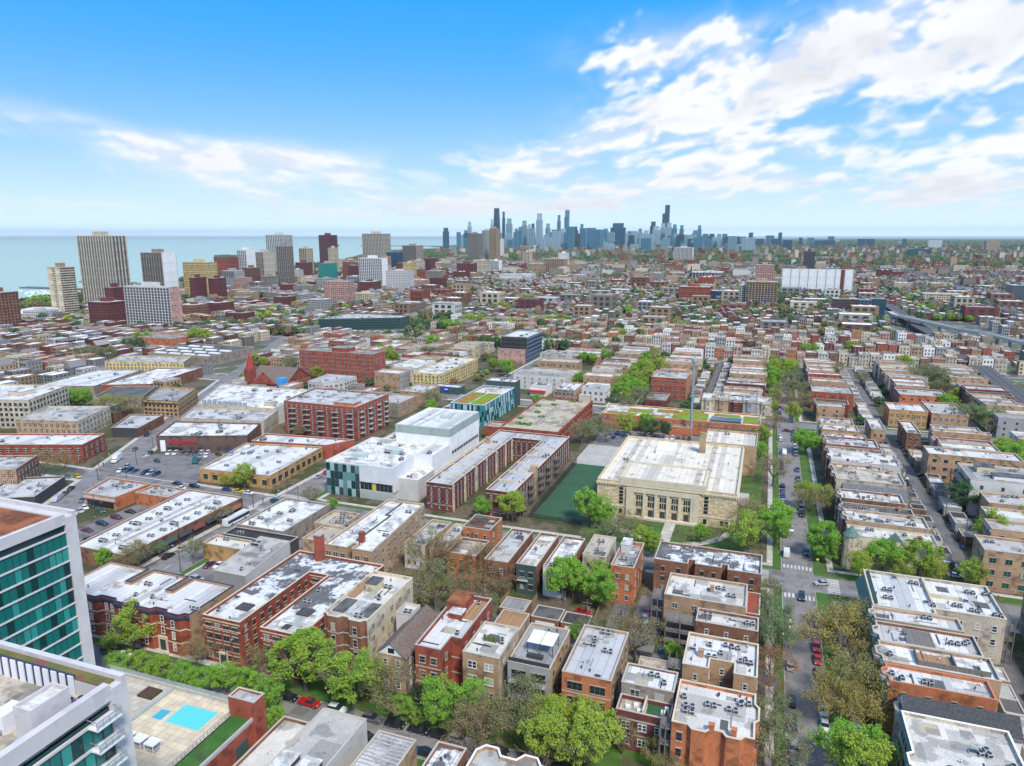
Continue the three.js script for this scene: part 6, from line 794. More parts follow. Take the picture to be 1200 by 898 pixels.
for (const [x0, x1, s0, s1, h, style, w, label] of towers) {
  const c = (x0 + x1) / 2, cs = (s0 + s1) / 2, t = thing(style === 'glass' ? 'glass_block' : h > 45 ? 'apartment_tower' : 'apartment_block', label, h > 45 ? 'tower' : 'building', c, 0, cs, 0, undefined); reserved.push([x0, x1, s0, s1]);
  const a = (x1 - x0) / 2, b = (s1 - s0) / 2, wm = wallMat(w in wallRGB ? w : 'grey'), fh = 3.1, n = Math.max(2, Math.floor(h / fh)), core = new GB().box(-a, a, 0, h, -b, b), face = new GB(), pane = new GB();
  if (style === 'glass') { core.mesh('glass_walls', facades.glassOf(w), t); for (let f = 1; f <= n; f++) face.box(-a - 0.15, a + 0.15, f * h / n - 0.5, f * h / n, -b - 0.15, b + 0.15, true); for (let x = -a; x <= a + 0.1; x += Math.max(4, a / 5)) face.box(x - 0.25, x + 0.25, 0, h, b, b + 0.2); face.mesh('floor_bands', M.dark, t, 'stuff'); }
  else if (style === 'piers' || style === 'grid' || style === 'bands') {
    core.mesh('glass_walls', mat('tower glass', [0.028, 0.04, 0.055], { roughness: 0.3 }), t);
    const bayw = style === 'piers' ? 5.4 : 4.4, nx = Math.max(3, Math.round(2 * a / bayw)), nz = Math.max(2, Math.round(2 * b / bayw)), pw = style === 'piers' ? 1.0 : 0.4;
    if (style !== 'bands') { for (let k = 0; k <= nx; k++) { const x = -a + 2 * a * k / nx; face.box(x - pw, x + pw, 0, h, b, b + 0.5); } if (style === 'grid') {} else for (let k = 0; k <= nz; k++) { const z = -b + 2 * b * k / nz; face.box(a, a + 0.5, 0, h, z - pw, z + pw); face.box(-a - 0.5, -a, 0, h, z - pw, z + pw); } }
    const bh = style === 'piers' ? 0.5 : 0.65; for (let f = 0; f <= n; f++) face.box(-a - 0.3, a + 0.3, Math.max(0, f * h / n - bh), f * h / n, -b, b + 0.3, true);
    if (style === 'grid') { face.box(a, a + 0.55, 0, h, -b, b + 0.5); face.box(-a - 0.55, -a, 0, h, -b, b + 0.5); }
    face.mesh('facade_frame', wm, t, 'stuff');
  } else {
    core.mesh('walls', wm, t); const nx = Math.max(2, Math.floor(2 * a / 3.4)), nz = Math.max(2, Math.floor(2 * b / 3.6));
    for (let f = 0; f < n; f++) { const y = f * h / n + 0.9; if (style === 'holes') for (let k = 0; k < nx; k++) { const x = -a + (k + 0.5) * 2 * a / nx; pane.box(x - 0.9, x + 0.9, y, y + 1.6, b, b + 0.06); } else for (const x of [-1, 1]) pane.box(x * a * 0.12 - 1, x * a * 0.12 + 1, y, y + 1.5, b, b + 0.06); for (let k = 0; k < nz; k++) { const z = -b + (k + 0.5) * 2 * b / nz; const q = style === 'blank' ? 1.6 : 0.9; pane.box(a, a + 0.06, y, y + 1.7, z - q, z + q); pane.box(-a - 0.06, -a, y, y + 1.7, z - q, z + q); } }
    pane.mesh('window_panes', M.glass, t, 'stuff');
  }
  new GB().box(-a - 0.4, a + 0.4, h, h + 0.8, -b - 0.4, b + 0.4).mesh('parapet', style === 'glass' ? M.dark : wm, t);
  new GB().poly([[-a + 0.4, b - 0.4], [a - 0.4, b - 0.4], [a - 0.4, -b + 0.4], [-a + 0.4, -b + 0.4]], h + 0.82).mesh('roof', roofMat('silver'), t);
  if (h > 20) new GB().box(-a * 0.35, a * 0.3, h + 0.8, h + 4 + h * 0.03, -b * 0.4, b * 0.4).mesh('roof_house', style === 'blank' ? wallMat('common') : w === 'redB' ? wallMat('redB') : wallMat(w in wallRGB ? w : 'grey'), t);
  if (/white end/.test(label)) new GB().box(a + 0.5, a + 1, 0, h + 1, -b, b).mesh('end_wall', wallMat('white'), t);
  if (/pinkish end/.test(label)) new GB().box(a + 0.6, a + 1, 0, h + 1, -b, b).mesh('end_wall', wallMat('pink'), t);
  if (/green roof/.test(label)) new GB().box(-a + 1, a - 1, h + 0.8, h + 5, -b + 1, b - 1).mesh('roof_storey', M.copper, t);
  if (/cupola/.test(label)) new GB().cyl(-a * 0.3, 0, h, h + 9, 5, 2, 8).mesh('cupola', wallMat('redB'), t);
}
{ // lower blocks crowded round the lakefront towers
  const R = rng(2024), cols = ['cream', 'tan', 'maroon', 'brown', 'taupe', 'beige', 'grey', 'pale', 'pink', 'common'];
  for (let k = 0; k < 150; k++) {
    const S = k < 45 ? 640 + R() * 400 : 930 + R() * R() * 1900, sx = S < 900 ? -1190 : S < 1300 ? -1190 - (S - 900) * 0.27 : S < 1900 ? -1300 - (S - 1300) * 0.33 : -1500 - (S - 1900) * 0.31, X = sx + 150 + R() * (330 + S * 0.12), w = 16 + R() * 26, d = 18 + R() * 22, h = k < 45 ? 9 + R() * 12 : 13 + R() * R() * 42, c = cols[Math.floor(R() * cols.length)];
    if (reserved.some((r) => X < r[1] + 2 && X + w > r[0] - 2 && S < r[3] + 2 && S + d > r[2] - 2)) continue; reserved.push([X, X + w, S, S + d]);
    const t = thing('lakefront_block', `${wallWord[c]} middling block crowded among the lakefront towers`, 'building', X + w / 2, 0, S + d / 2, 0, `${wallWord[c]} blocks among the lakefront towers`), a = w / 2, b = d / 2, n = Math.round(h / 3.1), g = new GB();
    new GB().box(-a, a, 0, h, -b, b).mesh('walls', wallMat(c), t); new GB().poly([[-a + 0.5, b - 0.5], [a - 0.5, b - 0.5], [a - 0.5, -b + 0.5], [-a + 0.5, -b + 0.5]], h + 0.05).mesh('roof', roofMat(['silver', 'grey', 'white'][k % 3], k % 2), t); new GB().box(-a * 0.3, a * 0.3, h, h + 3, -b * 0.3, b * 0.3).mesh('roof_house', wallMat(c), t);
    const nx = Math.floor(w / 3.4), nz = Math.floor(d / 3.6); for (let f = 0; f < n; f++) { const y = f * h / n + 0.9; for (let q = 0; q < nx; q++) { const x = -a + (q + 0.5) * w / nx; g.box(x - 0.8, x + 0.8, y, y + 1.5, b, b + 0.06); } for (let q = 0; q < nz; q++) { const z = -b + (q + 0.5) * d / nz; g.box(a, a + 0.06, y, y + 1.5, z - 0.8, z + 0.8); } } g.mesh('window_panes', M.glass, t, 'stuff');
  }
}
const skyMat = { n: ['dark blue', [0.02, 0.075, 0.13]], t: ['teal', [0.07, 0.2, 0.28]], p: ['pale grey', [0.3, 0.42, 0.48]], g: ['green grey', [0.2, 0.33, 0.36]], d: ['charcoal', [0.04, 0.065, 0.09]], w: ['white', [0.6, 0.65, 0.68]] };
function skyTower(x0, x1, s0, s1, h, c, top) {
  const a = (x1 - x0) / 2, b = (s1 - s0) / 2, [word, rgb] = skyMat[c], m = mat('skyline ' + word, rgb, { roughness: 0.45 }), dk = mat('skyline windows ' + word, rgb.map((v) => v * 0.55), { roughness: 0.3 });
  const t = thing('skyline_tower', `${word} tower in the downtown skyline`, 'skyscraper', (x0 + x1) / 2, 0, (s0 + s1) / 2, 0, `${word} towers of the downtown skyline`);
  const split = h > 150 && top !== 0 ? 0.82 : 1;
  new GB().box(-a, a, 0, h * split, -b, b).mesh('shaft', m, t);
  const g = new GB(), n = Math.max(2, Math.round(2 * a / 11)), f = Math.max(2, Math.round(h / 16)); for (let k = 0; k < n; k++) { const x = -a + (k + 0.5) * 2 * a / n; g.box(x - a / n * 0.55, x + a / n * 0.55, 4, h * split - 4, b, b + 0.6); } g.mesh('window_strips', dk, t, 'stuff'); void f;
  if (split < 1) new GB().box(-a * 0.72, a * 0.72, h * split, h, -b * 0.7, b * 0.7).mesh('crown_block', m, t);
  return t;
}
for (const s of skyline) skyTower(...s);
{ // three landmarks and the crowd of lower towers round them
  const bk = mat('black steel', [0.02, 0.04, 0.065], { roughness: 0.4 });
  const h = thing('tapered_tower', 'tapering black tower with two roof masts', 'skyscraper', -2405, 0, 6290); const g = new GB(), p = (x, y, z) => [x, y, z], A = 36, C = 20, D = 26, E = 15, T0 = 352; g.quad(p(-A, 0, D), p(A, 0, D), p(C, T0, E), p(-C, T0, E)).quad(p(A, 0, D), p(A, 0, -D), p(C, T0, -E), p(C, T0, E)).quad(p(-A, 0, -D), p(-A, 0, D), p(-C, T0, E), p(-C, T0, -E)).quad(p(-C, T0, E), p(C, T0, E), p(C, T0, -E), p(-C, T0, -E)); g.mesh('shaft', bk, h); new GB().box(-C, C, T0, T0 + 8, -E, E).mesh('crown_block', bk, h); for (const x of [-9, 9]) new GB().cyl(x, 0, T0 + 8, T0 + 45, 1.5, 0.6, 6).mesh('mast', mat('mast white', [0.6, 0.6, 0.62]), h);
  const w = thing('stepped_tower', 'tallest black tower with stepped bundled shafts', 'skyscraper', -1126, 0, 8225); new GB().box(-38, 37, 0, 200, -25, 25).mesh('lower_shaft', bk, w); new GB().box(-38, 37, 200, 355, -12, 25).mesh('middle_shaft', bk, w); new GB().box(-12, 37, 355, 446, -12, 25).mesh('upper_shaft', bk, w); for (const x of [2, 22]) new GB().cyl(x, 5, 446, 470, 2, 0.8, 6).mesh('mast', mat('mast white', [0.6, 0.6, 0.62]), w);
  const s = thing('spired_tower', 'silver glass tower with thin rooftop spire', 'skyscraper', -1940, 0, 7060); new GB().cyl(0, 0, 358, 424, 2.5, 0.4, 6).mesh('spire', M.steel, s); new GB().box(-15, 15, 0, 362, -18, 18).mesh('shaft', mat('skyline teal', [0.06, 0.22, 0.27]), s);
  const R = rng(404), cs = 'tpngtdpt'; for (let k = 0; k < 195; k++) { const S = 5000 + R() * 2900, u = R(), X = mixn(-0.445, -0.03, Math.pow(u, 0.9)) * S, q = Math.exp(-Math.pow((u - 0.35) / 0.4, 2)), hh = 40 + R() * (60 + 80 * q), wd = 28 + R() * 40; skyTower(X, X + wd, S, S + 40, hh, cs[Math.floor(R() * 8)], 0); }
}
{ // mid-distance landmarks
  const b = thing('wrapped_building', 'huge building wrapped in white sheeting with maroon stripe', 'building', 85, 0, 1475); reserved.push([23, 148, 1460, 1490]); new GB().box(-62, 62, 6, 46, -15, 15).mesh('sheeting', mat('white sheeting', [0.85, 0.87, 0.88], { map: T.plain }), b); new GB().box(-64, 64, 0, 6, -16, 16).mesh('ground_floor', wallMat('grey'), b); new GB().box(40, 47, 4, 46.5, 15, 15.6).mesh('stripe', wallMat('maroon'), b); for (let k = 0; k < 9; k++) new GB().box(-62 + k * 15.4, -61.4 + k * 15.4, 6, 47, 15, 15.8).mesh('scaffold_pole', M.steel, b); new GB().poly([[-61, 14], [61, 14], [61, -14], [-61, -14]], 46.05).mesh('roof', roofMat('silver'), b);
  const h = thing('market_hall', 'long dark hall with pale roof and pillared front', 'building', -146, 0, 1857); new GB().box(-36, 36, 0, 18, -15, 15).mesh('walls', mat('hall dark', [0.05, 0.06, 0.1]), h); new GB().box(-38, 38, 18, 21, -17, 17).mesh('roof', roofMat('white'), h); for (let k = 0; k < 10; k++) new GB().box(-36 + k * 7.6, -33.5 + k * 7.6, 0, 18, 15, 16.5).mesh('pillar', wallMat('grey'), h); new GB().cyl(-40, 0, 0, 34, 4, 1, 8).mesh('corner_tower', M.dark, h);
  const d = thing('domed_pavilion', 'round cream pavilion with broad white dome by the harbour', 'building', -905, 0, 672); const g = new GB(); for (let k = 0; k < 24; k++) for (let j = 0; j < 6; j++) { const a0 = k / 24 * 2 * Math.PI, a1 = (k + 1) / 24 * 2 * Math.PI, r = (q) => 26 * Math.cos(q * Math.PI / 12), y = (q) => 9 + 6.5 * Math.sin(q * Math.PI / 12), f = (a, q) => [Math.cos(a) * r(q), y(q), -Math.sin(a) * r(q)]; g.quad(f(a0, j), f(a1, j), f(a1, j + 1), f(a0, j + 1)); } g.mesh('dome', roofMat('white'), d); new GB().cyl(0, 0, 0, 9, 25.4, 25.4, 24).mesh('drum', wallMat('cream'), d); const wn = new GB(); for (let k = 0; k < 20; k++) { const a = Math.PI + k / 20 * Math.PI * 1.9; wn.box(Math.cos(a) * 25.5 - 1, Math.cos(a) * 25.5 + 1, 3, 6, -Math.sin(a) * 25.5 - 1, -Math.sin(a) * 25.5 + 1); } wn.mesh('windows', M.glass, d, 'stuff'); reserved.push([-935, -875, 640, 700]);
}
{ // the elevated railway and the concrete flyover
  const v = thing('elevated_railway', 'steel elevated railway viaduct running towards the station', 'viaduct', 160, 0, 700); const pts = [[150, 430], [155, 519], [162, 642], [168, 828], [166, 923], [172, 1210]], L = pts.map(([x, s]) => [x - 160, -(s - 700)]);
  const deck = new GB(), rails = new GB(), cols = new GB();
  for (let i = 0; i < L.length - 1; i++) { const [a, b] = [L[i], L[i + 1]], q = (g, o0, o1, y0, y1) => { g.quad([a[0] + o0, y1, a[1]], [a[0] + o1, y1, a[1]], [b[0] + o1, y1, b[1]], [b[0] + o0, y1, b[1]]); g.quad([a[0] + o0, y0, a[1]], [a[0] + o0, y1, a[1]], [b[0] + o0, y1, b[1]], [b[0] + o0, y0, b[1]]); g.quad([a[0] + o1, y0, a[1]], [a[0] + o1, y1, a[1]], [b[0] + o1, y1, b[1]], [b[0] + o1, y0, b[1]]); }; q(deck, -7, 7, 5, 6.2); for (const o of [-5.2, -3.7, -0.8, 0.8, 3.7, 5.2]) q(rails, o - 0.12, o + 0.12, 6.2, 6.5); for (let t = 0; t < 1; t += 15 / Math.hypot(b[0] - a[0], b[1] - a[1])) { const x = mixn(a[0], b[0], t), z = mixn(a[1], b[1], t); for (const o of [-6, 6]) cols.box(x + o - 0.4, x + o + 0.4, 0, 5, z - 0.4, z + 0.4); } }
  deck.mesh('deck', mat('track bed', [0.13, 0.11, 0.1], { map: T.wood }), v); rails.mesh('rails', M.steel, v); cols.mesh('columns', M.dark, v, 'stuff'); for (const r of [[140, 182, 420, 1215]]) reserved.push([...r]);
  const f = thing('railway_flyover', 'long pale concrete railway flyover on piers', 'flyover', 190, 0, 880); const P2 = [[262, 700], [225.6, 772], [215, 812], [193, 860], [170, 934], [152, 990], [150, 1040]].map(([x, s]) => [x - 190, -(s - 880)]);
  const dk = new GB(), pr = new GB(); for (let i = 0; i < P2.length - 1; i++) { const a = P2[i], b = P2[i + 1], l = Math.hypot(b[0] - a[0], b[1] - a[1]), nx = -(b[1] - a[1]) / l, nz = (b[0] - a[0]) / l, q = (o0, o1, y0, y1) => { const f2 = (p, o, y) => [p[0] + nx * o, y, p[1] + nz * o]; dk.quad(f2(a, o0, y1), f2(a, o1, y1), f2(b, o1, y1), f2(b, o0, y1)); dk.quad(f2(a, o0, y0), f2(a, o0, y1), f2(b, o0, y1), f2(b, o0, y0)); dk.quad(f2(a, o1, y0), f2(a, o1, y1), f2(b, o1, y1), f2(b, o1, y0)); }; q(-4.5, 4.5, 9.5, 11); q(-4.7, -4.2, 9.8, 12.4); q(4.2, 4.7, 9.8, 12.4); pr.box(a[0] - 1.2, a[0] + 1.2, 0, 9.6, a[1] - 1.2, a[1] + 1.2); pr.box((a[0] + b[0]) / 2 - 1.2, (a[0] + b[0]) / 2 + 1.2, 0, 9.6, (a[1] + b[1]) / 2 - 1.2, (a[1] + b[1]) / 2 + 1.2); }
  dk.mesh('deck', mat('flyover concrete', [0.66, 0.61, 0.54], { map: T.plain }), f); pr.mesh('piers', M.concrete, f, 'stuff'); reserved.push([150, 240, 760, 1040]);
}
// ---------------------------------------------------------------- the houses beyond: too many to count
{
  const wallG = new GB(); wallG.quad([-0.5, 0, 0.5], [0.5, 0, 0.5], [0.5, 1, 0.5], [-0.5, 1, 0.5]).quad([0.5, 0, -0.5], [-0.5, 0, -0.5], [-0.5, 1, -0.5], [0.5, 1, -0.5]).quad([0.5, 0, 0.5], [0.5, 0, -0.5], [0.5, 1, -0.5], [0.5, 1, 0.5]).quad([-0.5, 0, -0.5], [-0.5, 0, 0.5], [-0.5, 1, 0.5], [-0.5, 1, -0.5]);
  const roofG = new GB().poly([[-0.46, 0.48], [0.46, 0.48], [0.46, -0.48], [-0.46, -0.48]], 0.955).box(-0.2, -0.05, 0.955, 1.03, -0.1, 0.02).box(0.15, 0.25, 0.955, 1.06, 0.1, 0.18);
  const rimG = new GB().box(-0.5, -0.46, 0.93, 1, -0.5, 0.5).box(0.46, 0.5, 0.93, 1, -0.5, 0.5).box(-0.46, 0.46, 0.93, 1, 0.48, 0.5).box(-0.46, 0.46, 0.93, 1, -0.5, -0.48);
  const wg = mergeGeometries([wallG.geo(), rimG.geo()]), winG = new GB(); for (let r = 0; r < 3; r++) { for (let c = 0; c < 3; c++) winG.box(-0.36 + c * 0.28, -0.2 + c * 0.28, 0.1 + r * 0.3, 0.28 + r * 0.3, 0.5, 0.51); for (let c = 0; c < 4; c++) { winG.box(0.5, 0.51, 0.1 + r * 0.3, 0.26 + r * 0.3, -0.4 + c * 0.22, -0.33 + c * 0.22); winG.box(-0.51, -0.5, 0.1 + r * 0.3, 0.26 + r * 0.3, -0.4 + c * 0.22, -0.33 + c * 0.22); } }
  const gabG = new GB(); gabG.quad([-0.54, 0.96, 0.53], [0, 1.4, 0.53], [0, 1.4, -0.53], [-0.54, 0.96, -0.53]).quad([0, 1.4, 0.53], [0.54, 0.96, 0.53], [0.54, 0.96, -0.53], [0, 1.4, -0.53]); const gabW = new GB(); gabW.tri([-0.5, 1, 0.5], [0.5, 1, 0.5], [0, 1.37, 0.5]).tri([0.5, 1, -0.5], [-0.5, 1, -0.5], [0, 1.37, -0.5]);
  const items = [], R = rng(777), shoreX = (s) => s < 900 ? -1185 : s < 1300 ? -1190 - (s - 900) * 0.27 : s < 1900 ? -1300 - (s - 1300) * 0.33 : s < 2700 ? -1500 - (s - 1900) * 0.31 : s < 4400 ? -1750 - (s - 2700) * 0.47 : -2500;
  const spot = (x, s, w, d, h) => { if (!overlaps(x - w / 2, x + w / 2, s - d / 2, s + d / 2, 1) && x > shoreX(s) + (s > 1000 ? 180 : 230) + (s > 2400 ? 250 : 0)) items.push([x, s, w, d, h, w < 9 && s < 3200 && h > 5 && R() < (s > 900 ? 0.32 : 0.08)]); };
  const colS = (x) => ((x - 15) % 201 + 201) % 201 < 14;
  // near western strip and the blocks beside the avenue
  for (let s = 644 + 100 * 2; s < 2700; s += 100) for (const [o, d] of [[14, 18], [46, 6], [56, 6], [72, 18]]) { const big = d > 10; for (let x = Math.max(shoreX(s), -1.5 * s); x < 0.34 * s + 60; x += (big ? 7.4 : 8) + R() * 1.2) if (!colS(x) && R() > (big ? 0.05 : 0.4)) { if (big && R() < 0.05) { spot(x + 8, s + o, 22 + R() * 16, d + 6, 11 + R() * 14); x += 30; } else spot(x, s + o + R() * 3, big ? 6.9 + R() * 1.5 : 5.6, d - R() * 4, big ? 7 + R() * 4.5 : 3.2); } }
  for (let s = 644; s < 844; s += 100) for (const [o, d] of [[14, 18], [46, 6], [56, 6], [72, 18]]) for (let x = -1100; x < 330; x += (d > 10 ? 7.6 : 8) + R()) if (!colS(x) && (d < 10 || x < -420 || x > 212) && R() > 0.08) spot(x, s + o, d > 10 ? 7 : 5.6, d - R() * 3, d > 10 ? 7 + R() * 4.5 : 3.2);
  for (let s = 190; s < 640; s += 44) for (const [o, d] of [[8, 15], [28, 13]]) for (let x = -1150; x < roadW(s + 20) - 26; x += 8.6 + R() * 4) if (R() > 0.1 && ((x % 190) + 190) % 190 > 12) spot(x, s + o, 7.4 + R() * 3, d, 6 + R() * 5);
  for (let s = 60; s < 640; s += 26) for (const x0 of [190, 214, 262, 290, 330]) if (R() > 0.1) spot(x0, s, 20, 9 + R() * 10, 7 + R() * 4);
  for (let s = 2700; s < 6400; s += 110) for (let o = 14; o < 100; o += 44) for (let x = Math.max(shoreX(s) + 300, -0.75 * s); x < 0.36 * s; x += 15 + R() * 8) if (R() > 0.2) spot(x, s + o, 10 + R() * 11, 16 + R() * 12, R() < 0.05 ? 18 + R() * 22 : 6 + R() * 4);
  for (let s = 6400; s < 16000; s += 260) for (let x = -0.42 * s; x < 0.38 * s; x += 60 + R() * 60) if (R() > 0.45) spot(x, s + R() * 200, 30 + R() * 50, 40 + R() * 60, R() < 0.03 ? 20 + R() * 30 : 7 + R() * 6);
  const wc = ['brown', 'common', 'tan', 'beige', 'brown', 'grey', 'pale', 'taupe', 'maroon', 'red', 'common', 'cream', 'taupe', 'grey'].map((k) => wallRGB[k]), flat = items.filter((q) => !q[5]), gab = items.filter((q) => q[5]);
  const inst = (name, geo, m, list, color) => { const o = new THREE.InstancedMesh(geo, m, list.length), q = new THREE.Matrix4(), c = new THREE.Color(), r2 = rng(91); list.forEach(([x, s, w, d, h], i) => { q.makeScale(w, h, d); q.setPosition(x, 0, -s); o.setMatrixAt(i, q); if (color) { const k = color(r2, s); c.setRGB(...k); o.setColorAt(i, c); } }); o.name = name; o.castShadow = o.receiveShadow = true; o.userData = { kind: 'stuff' }; scene.add(o); };
  const pw = (r) => { const c = wc[Math.floor(r() * wc.length)], k = 0.58 + r() * 0.38; return c.map((v) => v * k); }, pr = (r) => { const k = r(); const v = k < 0.36 ? 0.78 : k < 0.62 ? 0.54 : k < 0.82 ? 0.36 : k < 0.93 ? 0.2 : 0.1; return [v, v * 0.99, v * (k > 0.85 ? 0.95 : 1.01)]; }, pg = (r) => { const k = r(); return k < 0.4 ? [0.2, 0.19, 0.19] : k < 0.7 ? [0.3, 0.28, 0.27] : k < 0.85 ? [0.22, 0.12, 0.09] : [0.13, 0.13, 0.14]; };
  const wi = mat('far walls', [1, 1, 1]), ri = mat('far roofs', [1, 1, 1], { roughness: 0.85 });
  inst('distant_house_walls', wg, wi, flat, pw); inst('distant_house_roofs', roofG.geo(), ri, flat, pr); inst('distant_gabled_walls', mergeGeometries([wallG.geo(), gabW.geo()]), wi, gab, pw); inst('distant_gabled_roofs', gabG.geo(), ri, gab, pg);
  inst('distant_windows', winG.geo(), mat('far windows', [0.04, 0.045, 0.05], { roughness: 0.3 }), items.filter((q) => q[1] < 1500 && q[4] > 5)); console.log('far houses', items.length);
}
{ // boats in the harbour
  const hull = new GB().box(-1.6, 1.6, 0, 1.3, -5, 5).tri([-1.6, 1.3, 5], [1.6, 1.3, 5], [0, 1.3, 8]).box(-1.1, 1.1, 1.3, 2.4, -2, 2).geo(), mast = new GB().cyl(0, 0, 1.3, 14, 0.12, 0.06, 5).geo(), R = rng(61);
  for (let k = 0; k < 90; k++) { const b = thing('sailing_boat', 'white sailing boat moored in the harbour', 'boat', -1210 - R() * 230 - (k % 3) * 4, -1.6, 850 + Math.floor(R() * 12) * 17, Math.PI / 2 + (R() - 0.5) * 0.2, 'boats moored in the harbour'); add('hull', hull, M.white, b); add('mast', mast, M.steel, b); }
}

